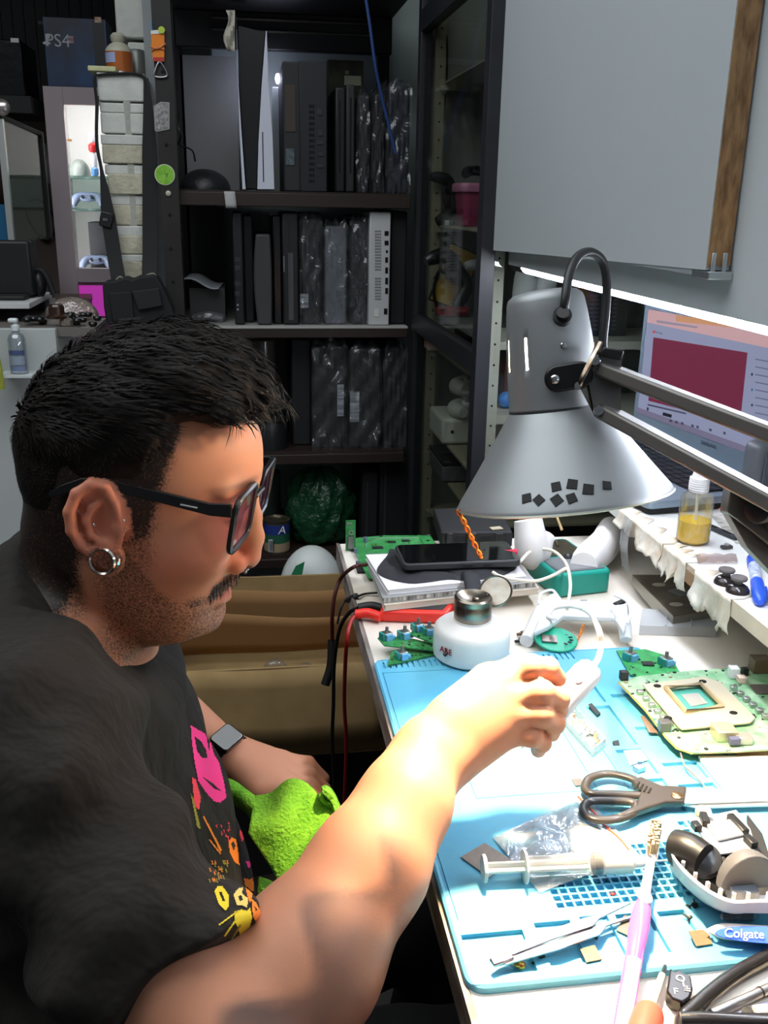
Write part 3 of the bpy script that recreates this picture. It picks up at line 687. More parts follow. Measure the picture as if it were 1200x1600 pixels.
wrapped('plastic wrapped black console with blue-grey label, left on third shelf', 487, 544, 533, zC, Y3, BLACKM, 7, G4, label=(527,601,537,650))
wrapped('plastic wrapped charcoal console with long white label, third shelf', 545, 598, 537, zC, Y3-.004, GREYB, 8, G4, label=(547,612,561,659))
wrapped('plastic wrapped black console last at right on the third shelf', 599, 638, 533, zC, Y3, BLACKM, 9, G4)

# ---- bottom shelf
t, a = cyl_thing('tin_can', 'dark green tin can at left of the green bag', 'can', 418, 738, zD, YS+.22, .036, mat('dark_green_tin', (56,64,58), .35, .4))
MB().lathe([(.0365,0),(.0375,.003),(.034,.004),(.033,.001)], (a.x,YS+.22,a.z), (0,0,1), 28).build('rim', BRUSH, t)
a0 = Yp(432,812,YS+.06); zb = Yp(432,870,YS+.06).z
t = thing('paint_can', 'paint can with blue, green and white label', 'can', (a0.x, YS+.06, zD))
MB().cyl((a0.x,YS+.06,zD+.0006), (a0.x,YS+.06,a0.z), .034, n=32).build('body', mat('tin_grey', (120,118,110), .3, .8), t)
h_ = a0.z-zD
for k0, k1, m_ in ((.06,.34,mat('tan_label', (160,140,112), .6)),(.34,.62,mat('green_label', (36,92,66), .5)),(.62,.93,mat('blue_label', (36,56,128), .5))):
    MB().rings([[(a0.x+.0346*math.cos(q), YS+.06+.0346*math.sin(q), zD+h_*k) for q in [2*PI*i/32 for i in range(32)]] for k in (k0, k1)], cap=False).build('label_band', m_, t)
MB().text('A', .03, (a0.x+.012, YS+.06-.0352, zD+h_*.78), (1,0,.12), (0,0,1), .0006, shear=.2).build('lettering', mat('lettering_white', (230,230,230), .6), t)
mb = MB()
for i in range(9): mb.span((a0.x-.022+i*.0022, YS+.06-.0338, zD+h_*.10),(a0.x-.0212+i*.0022+.0008*(i % 2), YS+.06-.0318, zD+h_*.46))
MB().span((a0.x-.023,YS+.06-.0325,zD+h_*.08),(a0.x-.001,YS+.06-.031,zD+h_*.48)).build('code_patch', PAPER, t); mb.build('bar_code', BLACKM, t)
MB().lathe([(.035,0),(.036,.003),(.031,.004),(.030,.0005),(.002,.0005)], (a0.x,YS+.06,a0.z), (0,0,1), 32).build('rim', mat('worn_rim', (150,140,120), .3, .9), t)
# green bag
rng = np.random.default_rng(5); ph = rng.uniform(0,6,10)
c = Yp(500, 850, YS+.09); bagc = Vector((c.x, YS+.14, zD+.006))
mb = MB(); R = []
prof = [(.03,.0),(.075,.004),(.088,.03),(.092,.06),(.090,.09),(.082,.12),(.070,.145),(.052,.165),(.034,.172),(.01,.176)]
for r, h in catmull([(a,b,0) for a,b in prof], 3) and [(p.x,p.y) for p in catmull([(a,b,0) for a,b in prof], 3)]:
    ring = []
    for k in range(48):
        q = 2*PI*k/48; wv = 1+.05*math.sin(5*q+ph[0]+h*40)+.045*math.sin(11*q+ph[1]-h*60)+.03*math.sin(19*q+ph[2]+h*90)+.05*math.sin(3*q+h*25)
        ring.append(bagc+Vector((r*1.02*wv*math.cos(q)+.10*h*.25, r*.95*wv*math.sin(q), h*1.12+.004*math.sin(8*q+h*50))))
    R.append(ring)
mb.rings(R); tag(mb.build('plastic_bag', mat('dark_green_plastic', (24,66,40), .22, bump=(26,1.,.02), coat=.2)), 'bulging dark green plastic bag on the lowest shelf', 'bag')
for p0, p1, pt, lab in ((566,592,738,'black case standing right of the green bag'),(594,640,716,'wide black case in the corner right of the green bag')):
    t = thing('black_case', lab, 'case', at(p0,p1,YS+.06,zD), 'black cases on the lowest shelf'); slab(t, 'body', p0, p1, pt, zD, YS+.06, .25, BLACKM, .006)
    a, b = Yp(p0+7,pt+16,YS+.059), Yp(p0+8,845,YS+.059); MB().span((a.x,YS+.0585,b.z),(b.x,YS+.061,a.z)).build('seam', mat('seam_grey', (52,52,54), .4), t)
# stickers and magnets on the upright
YU = YS-.0206
t = thing('bottle_opener', 'orange drink-shaped bottle opener magnet high on the dark upright', 'magnet', Yp(246,60,YU))
a, b = Yp(237,52,YU), Yp(256,92,YU); 
MB().prism([(Yp(236,48,YU).x,Yp(236,48,YU).z),(Yp(239,96,YU).x,Yp(239,96,YU).z),(Yp(257,96,YU).x,Yp(257,96,YU).z),(Yp(257,47,YU).x,Yp(257,47,YU).z)], .004, (0,YU-.0045,0), (1,0,0), (0,0,1), (0,1,0)).build('glass', mat('drink_orange', (226,128,30), .4), t)
MB().prism([(Yp(236,48,YU).x,Yp(236,48,YU).z),(Yp(236,54,YU).x,Yp(236,54,YU).z),(Yp(257,53,YU).x,Yp(257,53,YU).z),(Yp(257,47,YU).x,Yp(257,47,YU).z)], .001, (0,YU-.0056,0), (1,0,0), (0,0,1), (0,1,0)).build('foam', mat('foam_white', (220,220,210), .6), t)
MB().lathe([(.007,0),(.007,.003),(.001,.0032)], Yp(252.5,47,YU-.006), (0,-1,0), 20).build('lime_slice', mat('lime_yellow', (176,200,70), .5), t)
MB().tube([Yp(236,34,YU-.004), Yp(238,48,YU-.005)], .0012, 8, sm=0).build('straw', mat('straw_blue', (60,140,190), .5), t)
MB().prism([(Yp(239,96,YU).x,Yp(239,96,YU).z),(Yp(240,90,YU).x,Yp(240,90,YU).z),(Yp(257,90,YU).x,Yp(257,90,YU).z),(Yp(256,97,YU).x,Yp(256,97,YU).z)], .001, (0,YU-.0056,0), (1,0,0), (0,0,1), (0,1,0)).build('coaster', mat('coaster_red', (180,50,40), .5), t)
mb = MB(); mb.tube([Yp(233,72,YU-.0065), Yp(246,76,YU-.0075), Yp(259,68,YU-.0065)], .0016, 8); mb.tube([Yp(236,80,YU-.0065), Yp(246,74,YU-.0075), Yp(257,78,YU-.0065)], .0014, 8); mb.build('ribbon', mat('ribbon_copper', (196,110,50), .4), t)
MB().tube([Yp(247,99,YU-.003), Yp(241,116,YU-.003), Yp(245,120.5,YU-.003), Yp(257,120.5,YU-.003), Yp(261,116,YU-.003), Yp(252,99,YU-.003)], .0022, 8, closed=True, sm=5).build('opener_ring', BRUSH, t)
t = thing('round_sticker', 'clear jar-shaped sticker with white dots on the dark upright', 'sticker', Yp(254,182,YU))
MB().prism([(p.x,p.z) for p in [Yp(240,166,YU),Yp(242,204,YU),Yp(246,206,YU),Yp(265,202,YU),Yp(265,160,YU),Yp(251,159,YU)]], .0012, (0,YU-.0014,0), (1,0,0), (0,0,1), (0,1,0)).build('outline', mat('sticker_grey_white', (150,150,148), .6), t)
MB().prism([(p.x,p.z) for p in [Yp(242,168,YU),Yp(244,202,YU),Yp(247,204,YU),Yp(263,200,YU),Yp(263,162,YU),Yp(251,161,YU)]], .0006, (0,YU-.0021,0), (1,0,0), (0,0,1), (0,1,0)).build('face', mat('sticker_dotted', (104,104,102), .5, noise=(160,.6), col2=(176,170,170)), t)
t = thing('round_sticker', 'lime green round sticker low on the dark upright', 'sticker', Yp(258,273,YU))
c = Yp(257.5,273,YU); MB().cyl(c-Vector((0,.0014,0)), c-Vector((0,.0002,0)), .0225, n=32).build('outline', mat('sticker_cream', (206,214,180), .6), t); MB().cyl(c-Vector((0,.0022,0)), c-Vector((0,.0014,0)), .0205, n=32).build('face', mat('lime_green', (112,178,44), .5, noise=(70,.3), col2=(150,206,80)), t)
MB().text('Y', .014, c-Vector((-.004,.0024,.002)), (1,0,-.1), (0,0,1), .0003).build('lettering', mat('sticker_dark', (40,60,30), .6), t)
# ================================================================== glass cabinet behind the bench
XC = .41; YC0, YC1 = 1.665, 2.325
FR = mat('black_cabinet_frame', (36,37,42), .4, noise=(12,.25)); OLV = mat('cream_slotted_angle', (146,140,118), .6, noise=(10,.15))
OLW = mat('white_slotted_angle', (206,204,190), .55, noise=(10,.1))
gc = thing('glass_cabinet', 'black framed glass cabinet full of controllers beside the back shelf', 'cabinet', (.62, 2.0, 0))
ztop = 1.78
def gpart(name, a, b, m, lab=None, bevel=.001):
    o = MB().span(a, b).build(name, m, gc, bevel=bevel); return lbl(o, lab) if lab else o
gpart('corner_post', (XC,YC0-.004,0), (XC+.026,YC0+.03,2.3), FR); gpart('corner_post', (XC,YC1-.02,0), (XC+.026,YC1+.015,2.3), FR)
gpart('corner_post', (.955,YC0,0), (.985,YC0+.03,2.3), FR)
zr = Xp(740,562,XC).z
gpart('rail', (XC,YC0+.03,zr-.028), (XC+.024,YC1-.02,zr+.012), FR); zt = Xp(690,20,XC).z
gpart('rail', (XC,YC0+.03,zt-.0), (XC+.024,YC1-.02,zt+.045), FR); gpart('rail', (XC,YC0+.03,.03), (XC+.024,YC1-.02,.08), FR)
gpart('top_panel', (XC,YC0,2.27), (.985,YC1+.015,2.3), FR); gpart('bottom_panel', (XC,YC0,.04), (.985,YC1+.015,.06), FR)
gpart('glass_pane', (XC+.010,YC0+.03,.08), (XC+.013,YC1-.02,2.26), GLASS, bevel=0); gpart('glass_pane', (XC+.027,YC0+.012,.08), (.955,YC0+.015,2.26), GLASS, bevel=0)
gpart('back_panel', (XC+.02,YC1+.0,.06), (.985,YC1+.004,2.27), mat('pale_green_back', (150,152,146), .7, noise=(3,.15)), bevel=0)
# slotted angle uprights inside
def angle(x, y, m, holes=True, z1=2.2):
    MB().span((x,y,.06),(x+.020,y+.0015,z1)).span((x,y+.0015,.06),(x+.0015,y+.02,z1)).build('slotted_upright', m, gc)
    if holes:
        for k in range(36):
            z_ = .70+k*.038
            MB().cyl((x+.010,y-.0004,z_),(x+.010,y+.0002,z_), .0022, n=8).build('bolt_hole', mat('hole_black', (8,8,8), .9), gc)
angle(XC+.030, YC1-.055, OLV); angle(XC+.034, YC0+.034, OLW); angle(XC+.30, YC1-.03, OLV, False); angle(.93, YC0+.04, OLW, False)
def gshelf(px, py, nm='inner_shelf', t=.016, m=OLV):
    z_ = Xp(px, py, XC+.05).z
    MB().span((XC+.03,YC0+.06,z_-t),(.95,YC1-.06,z_-.001)).build(nm, m, gc); return z_
def zrow(px, py, y): return Yp(px, py, y).z
YI = YC1-.075
s1 = zrow(715,352,YI); s2 = zrow(700,487,YI); s3 = zrow(700,690,YI); s0 = zrow(700,128,YI)
for z_, m_ in ((s0,OLV),(s1,OLV),(s2,film('shelf_glass', (210,226,216), .06, .03, milk=.12)),(.62,OLV)):
    MB().span((XC+.036,YI-.001 if m_ is OLV else YC0+.07,z_-.016 if m_ is OLV else z_-.006),(.95,YI+.012,z_-.0006)).build('inner_shelf', m_, gc)
    if m_ is OLV: MB().span((XC+.036,YI+.0121,z_-.004),(.95,YC1-.006,z_-.0006)).build('shelf_board', OLV, gc)
    MB().span((XC+.045,YC0+.075,z_-.004),(.95,YI-.0012,z_-.0006)).build('shelf_board', OLV if m_ is OLV else m_, gc)
for i in range(4): MB().tube([(XC+.31+.012*i, YC1-.035, 2.0), (XC+.31+.012*i, YC1-.036, s1+.08)], .002, 6, sm=0).build('cable', RUBBER, gc)
MB().tube([Yp(698,55,YC1-.02), Yp(699,95,YC1-.02), Yp(697,135,YC1-.02), Yp(691,200,YC1-.02), Yp(689,250,YC1-.02)], .002, 6).build('cable', RUBBER, gc)
def inx(px, py, y, z): p = Yp(px, py, y); return Vector((p.x, y, z))
# upper row
def pad(name, lab, cat, c, s_, m, Rm=None, group=None, m2=None):
    """a hand-held game controller: body with two grips, sticks and button"""
    t = thing(name, lab, cat, c, group); c = Vector(c); Rm = Rm or Matrix.Identity(3)
    def T(x, y, z): return c+Rm @ Vector((x*s_, y*s_, z*s_))
    q = MB(); pts = []
    prof = [(-.078,-.052,.014),(-.074,-.03,.02),(-.062,.0,.023),(-.04,.018,.021),(0,.02,.018),(.04,.018,.021),(.062,.0,.023),(.074,-.03,.02),(.078,-.052,.014)]
    P = catmull([T(a, b, 0) for a, b, r in prof], 4); N = len(P); rr_ = np.interp(np.linspace(0,1,N), np.linspace(0,1,9), [r for a,b,r in prof])
    q.tube(P, lambda u: float(np.interp(u, np.linspace(0,1,N), rr_))*s_, 14, sm=0)
    q.ell(T(0,.004,0), (.05*s_,.022*s_,.017*s_), Rm)
    q.build('body', m, t)
    for sx in (-1,1):
        q = MB(); q.cyl(T(.024*sx,-.006,.012), T(.024*sx,-.006,.024), .006*s_, n=12); q.cyl(T(.024*sx,-.006,.024), T(.024*sx,-.006,.028), .009*s_, n=14); q.build('thumbstick', m2 or BLACK, t)
    return t
def Rx(a): return Matrix.Rotation(a, 3, 'X')
c = inx(694,300,YI+.03,s1+.062); pad('game_controller', 'dark controller standing on its grips left of the pink tub', 'controller', c+Vector((0,-.03,0)), .62, BLACKM, Matrix.Rotation(1.4,3,'Y') @ Rx(1.4))
for i, (px, py, lab) in enumerate([(688,345,'black thumb-sized part at the foot of the dark standing controller'),(700,349,'pale clip at the foot of the pink tub'),(706,346,'green scrap beside the pink tub')]):
    c = inx(px, py, YI-.05, s1+.006); tag(MB().box(c, (.016,.012,.011), rotz(i)).build('small_part', [BLACK, mat('pale_clip', (170,170,160), .5), mat('green_scrap', (60,90,60), .6)][i], bevel=.002), lab, 'part')
a, b = inx(712,306,YI-.07,0), inx(752,306,YI-.07,0); zt_, zb_ = zrow(730,300,YI-.07), s1+.0006
t = thing('plastic_tub', 'pink plastic tub with a paler pink lid inside the glass cabinet', 'tub', (a.x+.03, YI-.07, zb_))
def tub(z, k): return [Vector((a.x+.003+(x)*(.11*k)+.055*(1-k), YI-.13+y*.10*k+.05*(1-k), z)) for x, y in rrect(0,0,1,1,.15)]
MB().rings([tub(zb_,.84), tub(zb_+.002,.87), tub(zt_,1.0)]).build('body', mat('pink_tub', (176,70,112), .35, trans=.15), t)
MB().rings([tub(zt_,1.08), tub(zt_+.004,1.1), tub(zt_+.014,1.1), tub(zt_+.018,1.06)]).build('lid', mat('pale_pink_lid', (214,140,176), .35), t)
pad('game_controller', 'black controller lying on top of the pink tub', 'controller', (a.x+.055, YI-.07, zt_+.042), .5, BLACKM, Rx(.3))
# middle row
t = thing('game_case', 'yellow cased game leaning, red splash on its cover, inside the glass cabinet', 'case', inx(705,425,YI-.02,s2))
P = [inx(0,0,YI,0)]*0
quad = [Yp(672,470,YI-.03), Yp(706,378,YI-.03), Yp(752,398,YI-.03), Yp(722,490,YI-.03)]
poly = [(p.x, max(p.z, s2+.002)) for p in quad]
MB().prism(poly, .014, (0,YI-.016,0), (1,0,0), (0,0,1), (0,1,0)).build('case', BLACKM, t)
poly2 = [(p.x*.94+.06*sum(q[0] for q in poly)/4, p.z*.94+.06*sum(q[1] for q in poly)/4) for p in [Vector((a_,0,b_)) for a_, b_ in poly]]
MB().prism(poly2, .002, (0,YI-.0185,0), (1,0,0), (0,0,1), (0,1,0)).build('cover', mat('mustard_cover', (186,150,40), .45), t)
mb = MB(); rng = np.random.default_rng(2); cc = Yp(713,402,YI-.02)
mb.prism([(cc.x+.012*(.5+.9*(k % 2)*rng.random())*math.cos(k*PI/8)+0, cc.z+.014*(.5+.9*(k % 2)*rng.random())*math.sin(k*PI/8)) for k in range(16)], .001, (0,YI-.0198,0), (1,0,0), (0,0,1), (0,1,0)); mb.build('red_splash', mat('splash_red', (150,36,30), .5), t)
c = inx(708,440,YI-.06,s2+.092); pad('game_controller', 'black controller propped on its grips before the yellow case', 'controller', c, .78, BLACK, Matrix.Rotation(.95,3,'Y') @ Rx(1.3))
c = inx(686,440,YI-.02,s2+.05); mb = MB(); mb.tube([c+Vector((0,0,-.048)), c+Vector((-.012,0,0)), c+Vector((0,0,.045)), c+Vector((.02,-.01,.03))], .004, 8); tag(mb.build('cable_coil', RUBBER), 'black coiled cable left of the yellow case', 'cable')
c = inx(707,480,YI-.10,s2+.012); q = MB(); q.box(c, (.075,.03,.02), rotz(.15)); q.cyl(c+Vector((.0,-.016,.0)), c+Vector((.03,-.02,.003)), .006, n=10); tag(q.build('red_gadget', mat('red_gadget_shell', (150,30,34), .35, noise=(60,.7), col2=(50,24,24)), bevel=.004), 'red and black gadget lying in front of the yellow case', 'gadget')
c = inx(740,440,YI-.04,s2+.075); pad('game_controller', 'white controller half hidden behind the black post', 'controller', c+Vector((.02,0,0)), .6, WHITEP, Matrix.Rotation(1.2,3,'Y') @ Rx(1.2))
# below the glass shelf
z4 = s2-.006-.078
MB().span((XC+.04,YC0+.2,z4-.004),(.94,YC1-.07,z4)).build('inner_shelf', OLV, gc)
for i, (x0,x1,pt,m_,lab) in enumerate([(671,690,493,mat('red_white_box', (220,60,56), .5, noise=(20,1), col2=(220,220,216)),'red and white striped carton under the glass shelf'),(691,712,500,mat('pale_carton', (176,178,172), .6),'pale carton beside the red and white one'),(712,745,515,mat('dark_case', (44,40,38), .6),'dark case right of the pale carton')]):
    a = inx(x0,pt,YC1-.13,0); b = inx(x1,pt,YC1-.13,0); tag(MB().span((a.x,YC1-.13,z4+.0006),(b.x-.001,YC1-.075,z4+.058-.006*i)).build('carton', m_, bevel=.001), lab, 'box')
# white controllers on a white console
Yc = 2.075
zc = zrow(712,690,Yc+.03)
MB().span((XC+.045,YC0+.08,zc-.006),(.94,YC1-.08,zc-.001)).build('inner_shelf', OLV, gc)
zc += .0006; a = inx(690,650,Yc,zc)
t = thing('game_console', 'old white console under two white controllers in the cabinet', 'console', (a.x+.1,Yc+.07,zc))
z5 = zrow(700,655,Yc)
MB().span((a.x+.002,Yc,zc),(a.x+.24,Yc+.155,z5)).build('body', mat('aged_white_shell', (200,200,190), .5), t, bevel=.008, seg=3)
MB().cyl((a.x+.026,Yc-.0015,(zc+z5)/2),(a.x+.026,Yc+.001,(zc+z5)/2), .004, n=14).build('jack', BLACKM, t)
for i in range(2):
    pad('game_controller', ['white controller lying lower on the old white console','white controller on top of another, above the old white console'][i], 'controller', (a.x+.085+.012*i, Yc+.06+.045*i, z5+.023+.044*i), .85, mat('aged_white_shell', (200,200,190), .5), Matrix.Rotation(-.15,3,'Y') @ rotz(.5), 'white controllers in the cabinet', mat('grey_stick', (130,130,126), .5))
zlo = zrow(700,755,2.05); MB().span((XC+.045,YC0+.08,zlo-.006),(.94,YC1-.08,zlo-.001)).build('inner_shelf', OLV, gc); zlo += .0006
t = thing('grey_console', 'flat grey console with glossy edge below the old white console', 'console', (a.x+.1,Yc+.05,zlo)); MB().span((a.x+.002,Yc-.02,zlo),(a.x+.24,Yc+.14,zc-.045)).build('body', mat('grey_console_shell', (96,98,100), .5), t, bevel=.004)
MB().span((a.x+.001,Yc-.022,zc-.044),(a.x+.235,Yc+.14,zc-.034)).build('glossy_lid', mat('glossy_lid', (40,42,46), .12), t, bevel=.002)
# blue plastic bag & black clear tray at foot
c = inx(664,790,YC1-.12,0)
# things seen through the near glass under the tube light
yn = YC0+.10
zsh = Yp(840,640,yn).z
MB().span((XC+.06,YC0+.055,zsh-.018),(.94,YC0+.26,zsh-.001)).build('inner_shelf', OLW, gc)
zs2 = Yp(840,528,yn).z; MB().span((XC+.06,YC0+.055,zs2-.016),(.94,YC0+.26,zs2-.001)).build('inner_shelf', OLW, gc)
for i, (px, lab) in enumerate(((822,'white controller grips standing left behind the lamp in the cabinet'),(850,'white controller grips standing right behind the lamp in the cabinet'))):
    c = Yp(px, 452, yn+.03); t = thing('game_controller', lab, 'controller', c, 'white controllers behind the lamp')
    mb = MB(); mb.tube([Vector((c.x-.012,yn+.03,zs2+.012)), Vector((c.x-.004,yn+.03,c.z-.02)), Vector((c.x+.002,yn+.03,c.z+.035)), Vector((c.x+.010,yn+.035,c.z+.055))], lambda u: .012+.012*math.sin(PI*u), 16); mb.build('grip', WHITEP, t)
    MB().cyl((c.x+.012,yn+.008,c.z+.03),(c.x+.012,yn+.020,c.z+.03), .007, n=14).build('thumbstick', BLACK, t)
t = thing('black_speaker', 'tall black box with fine slots standing behind the lamp cord in the cabinet', 'speaker', (Yp(958,500,yn).x, yn+.05, zs2))
a, b = Yp(925,442,yn), Yp(992,442,yn); MB().span((a.x,yn+.02,zs2+.0006),(b.x,yn+.12,a.z)).build('body', BLACKM, t, bevel=.002)
mb = MB()
for j in range(14):
    for i in range(5): mb.span((a.x+.006+i*.012,yn+.0188,zs2+.012+j*.008),(a.x+.014+i*.012,yn+.0205,zs2+.015+j*.008))
mb.build('slot_rows', mat('slot_grey', (70,72,76), .5), t)
c = Yp(794,642,yn); tag(MB().ell((c.x,yn+.02,zsh+.0165), (.016,.014,.016)).build('blue_ball', mat('bright_blue_ball', (50,130,220), .4)), 'bright blue rounded item behind the left side of the lamp shade', 'ball')
c = Yp(800,575,yn); tag(MB().span((c.x-.008,yn+.02,zsh+.0006),(c.x+.006,yn+.10,Yp(800,545,yn).z)).build('game_case', mat('brown_case', (96,46,36), .5), bevel=.001), 'brown red case standing behind the lamp neck in the cabinet', 'case')
# ================================================================== far left corner of the shop
# can and spray tin on the pillar top
zt = PIL_TOP+.0006
c = Yp(186, 90, YB+.10); r_ = .030
t = thing('spray_tin', 'orange and blue labelled spray tin on top of the brick pillar', 'tin', (c.x, YB+.10, zt))
zb_ = Yp(186, 82, YB+.10).z
MB().lathe([(r_,.010),(r_,zb_-zt)], (c.x,YB+.10,zt), (0,0,1), 28).build('body', mat('copper_orange_tin', (176,98,48), .3, .3), t)
mb = MB(); mb.rings([[(c.x+(r_+.0005)*math.cos(q), YB+.10+(r_+.0005)*math.sin(q), z) for q in [math.radians(190+70*i/10) for i in range(11)]] for z in (zt+.028, zb_-.003)], cap=False)
o = mb.build('label', mat('lilac_label', (150,160,196), .5), t)
MB().lathe([(r_,0),(r_*.97,.006),(.02,.016),(.016,.018),(.013,.020),(.016,.024),(.017,.034),(.011,.040),(.002,.042)], (c.x,YB+.10,zb_), (0,0,1), 24).build('nozzle_cap', mat('cream_nozzle', (172,168,150), .5), t)
MB().lathe([(.0305,0),(.032,.004),(.0305,.010)], (c.x,YB+.10,zt), (0,0,1), 28).build('base_rim', BRUSH, t)
c2 = Yp(213, 90, YB+.17)
t = thing('spray_tin', 'plain grey tin behind the orange one on the brick pillar', 'tin', (c2.x, YB+.17, zt)); zg = Yp(210,84,YB+.17).z
MB().lathe([(.023,0),(.023,zg-zt),(.018,zg-zt+.008),(.008,zg-zt+.010)], (c2.x,YB+.17,zt), (0,0,1), 24).build('body', mat('grey_tin', (120,122,118), .4, .5), t)
a = Yp(139,108,YB+.02); tag(MB().span((a.x,YB+.0,zt),(a.x+.06,YB+.065,zt+.011)).build('sponge_block', mat('pale_yellow_block', (196,196,150), .8, noise=(60,.15)), bevel=.002), 'pale yellow block on the left edge of the pillar top', 'block')
# bag hanging by its strap round the pillar
FAB = mat('black_nylon', (25,25,27), .75, bump=(300,.3,.001)); STR = mat('black_webbing', (20,20,22), .7)
c = Yp(215, 470, YB-.045)
bag = thing('shoulder_bag', 'black shoulder bag hung on the brick pillar by its strap', 'bag', (c.x, c.y, c.z))
pts = [(160,448),(163,440),(182,438),(196,433),(206,437),(216,432),(240,429),(246,434),(256,452),(268,478),(278,512),(288,540),(180,540),(172,508),(166,505),(162,480)]
poly = [(p.x, p.z) for p in [Yp(x, y, YB-.10) for x, y in pts]]
MB().prism(poly, .055, (0,YB-.10,0), (1,0,0), (0,0,1), (0,1,0)).build('body', FAB, bag, bevel=.010, seg=3)
poly = [(p.x, p.z) for p in [Yp(x, y, YB-.108) for x, y in ((206,455),(248,450),(254,478),(216,485))]]
MB().prism(poly, .008, (0,YB-.110,0), (1,0,0), (0,0,1), (0,1,0)).build('flap_pocket', mat('nylon_flap', (31,31,33), .7), bag, bevel=.002)
poly = [(p.x, p.z) for p in [Yp(x, y, YB-.105) for x, y in ((170,458),(205,456),(210,500),(176,503))]]
MB().prism(poly, .006, (0,YB-.106,0), (1,0,0), (0,0,1), (0,1,0)).build('front_pocket', FAB, bag, bevel=.002)
a, b = Yp(185,500,YB-.11), Yp(219,497,YB-.11); MB().beam(a, b, .003, .005).build('zip', mat('zip_grey', (70,68,66), .4, .4), bag)
mb = MB(); mb.tube([Yp(176,447,YB-.08), Yp(187,433,YB-.08), Yp(197,441,YB-.08)], .003, 8); mb.tube([Yp(222,434,YB-.08), Yp(240,428,YB-.08), Yp(246,440,YB-.08)], .003, 8); lbl(mb.build('grab_loop', mat('grey_loop', (120,112,100), .6), bag), 'pale webbing loops')
def strap(pts, w, name='strap', m=STR, th=.0022):
    mb = MB(); P = catmull([Yp(x, y, Y) for x, y, Y in pts], 5); R = []
    for i, p in enumerate(P):
        tt = P[min(i+1, len(P)-1)]-P[max(i-1, 0)]; tt.normalize(); side = tt.cross(Vector((0,1,0))).normalized()
        ww = w(i/(len(P)-1)) if callable(w) else w
        R.append([p+side*ww+Vector((0,-th,0)), p-side*ww+Vector((0,-th,0)), p-side*ww+Vector((0,th,0)), p+side*ww+Vector((0,th,0))])
    mb.rings(R); return mb.build(name, m, bag)
strap([(152,150,YB-.006),(151,220,YB-.008),(158,262,YB-.010),(164,300,YB-.014),(170,345,YB-.02),(178,395,YB-.03),(185,437,YB-.045)], lambda u: .0035+.0125*min(1, max(0,(u-.35)/.3)))
strap([(228,122,YB-.006),(232,180,YB-.008),(234,260,YB-.010),(234,340,YB-.016),(234,400,YB-.03),(233,436,YB-.045)], lambda u: .005+.0115*min(1, u/.35))
mb = MB(); mb.tube([Yp(151,160,YB-.006), Yp(148,122,YB-.006), Yp(156,117,YB-.004), Yp(190,115,YB-.004), Yp(215,116,YB-.004), Yp(226,124,YB-.006), Yp(229,160,YB-.006), Yp(227,174,YB-.006)], .0032, 8); mb.build('strap_cord', STR, bag)
a = Yp(166,343,YB-.026); MB().box(a, (.028,.008,.034), Matrix.Rotation(.25,3,'Y')).build('buckle', mat('buckle_black', (34,34,36), .35), bag, bevel=.003); MB().box(a+Vector((-.002,-.005,0)), (.010,.002,.006)).build('buckle_plate', mat('buckle_grey', (130,130,130), .3, .7), bag)

# ---- lit display case in the distance
YD = 3.40
FRM = mat('pale_mauve_frame', (196,180,184), .5)
dc = thing('display_case', 'lit white display case with glass shelves beyond the brick pillar', 'display case', (-.42, YD+.15, 0))
def dbox(name, x0, y0, x1, y1, Ya, Yb, m, e=0):
    a, b = Yp(x0,y0,YD), Yp(x1,y1,YD); return MB().span((a.x,Ya,b.z),(b.x,Yb,a.z)).build(name, m, dc, bevel=e)
XL_, XR_ = Yp(66,135,YD).x, Yp(66,135,YD).x+.52; ZT = Yp(66,134,YD).z
fw = .060; zi1 = Yp(100,163,YD).z; zi0 = Yp(110,419,YD).z; zl = Yp(110,441,YD).z
MB().span((XL_,YD,.05),(XL_+fw,YD+.02,ZT)).build('frame_side', FRM, dc, bevel=.002); MB().span((XR_-fw,YD,.05),(XR_,YD+.02,ZT)).build('frame_side', FRM, dc, bevel=.002)
MB().span((XL_+fw,YD,zi1),(XR_-fw,YD+.02,ZT)).build('frame_top', FRM, dc, bevel=.001); MB().span((XL_+fw,YD,zl),(XR_-fw,YD+.02,zi0)).build('frame_middle', FRM, dc, bevel=.001)
IW = mat('white_case_lining', (232,232,230), .6)
MB().span((XL_,YD+.021,.05),(XL_+.015,YD+.36,ZT)).build('side_wall', IW, dc); MB().span((XR_-.015,YD+.021,.05),(XR_,YD+.36,ZT)).build('side_wall', IW, dc)
MB().span((XL_,YD+.345,.05),(XR_,YD+.36,ZT)).build('back_wall', IW, dc); MB().span((XL_,YD+.021,ZT-.015),(XR_,YD+.36,ZT)).build('top_wall', IW, dc); MB().span((XL_+.016,YD+.021,zi0-.06),(XR_-.016,YD+.344,zi0-.015)).build('floor_wall', IW, dc)
MB().span((XL_+.018,YD+.024,zi0),(XL_+.028,YD+.034,zi1-.01)).build('light_strip', mat('case_light', (255,255,255), .4, emit=CASE_E), dc); MB().span((XL_+.05,YD+.03,ZT-.03),(XR_-.05,YD+.05,ZT-.017)).build('light_strip', mat('case_light', (255,255,255), .4, emit=CASE_E), dc)
shz = []
for py in (274,327): z_ = Yp(115,py,YD).z; shz.append(z_); MB().span((XL_+.016,YD+.04,z_-.006),(XR_-.016,YD+.344,z_)).build('glass_shelf', film('green_shelf_glass', (206,226,220), .08, .05, milk=.25, milk_col=(150,180,176)), dc)
MB().span((XL_+.0155,YD+.021,zi0-.16),(XR_-.0155,YD+.03,zl-.012)).build('pink_panel', mat('pink_glow_panel', (226,70,206), .5, emit=.35), dc)
MB().box((Yp(108,219,YD+.05).x, YD+.05, Yp(108,219,YD+.05).z), (.016,.012,.006)).build('shelf_pin', GOLD, dc)
zf = zi0-.0145
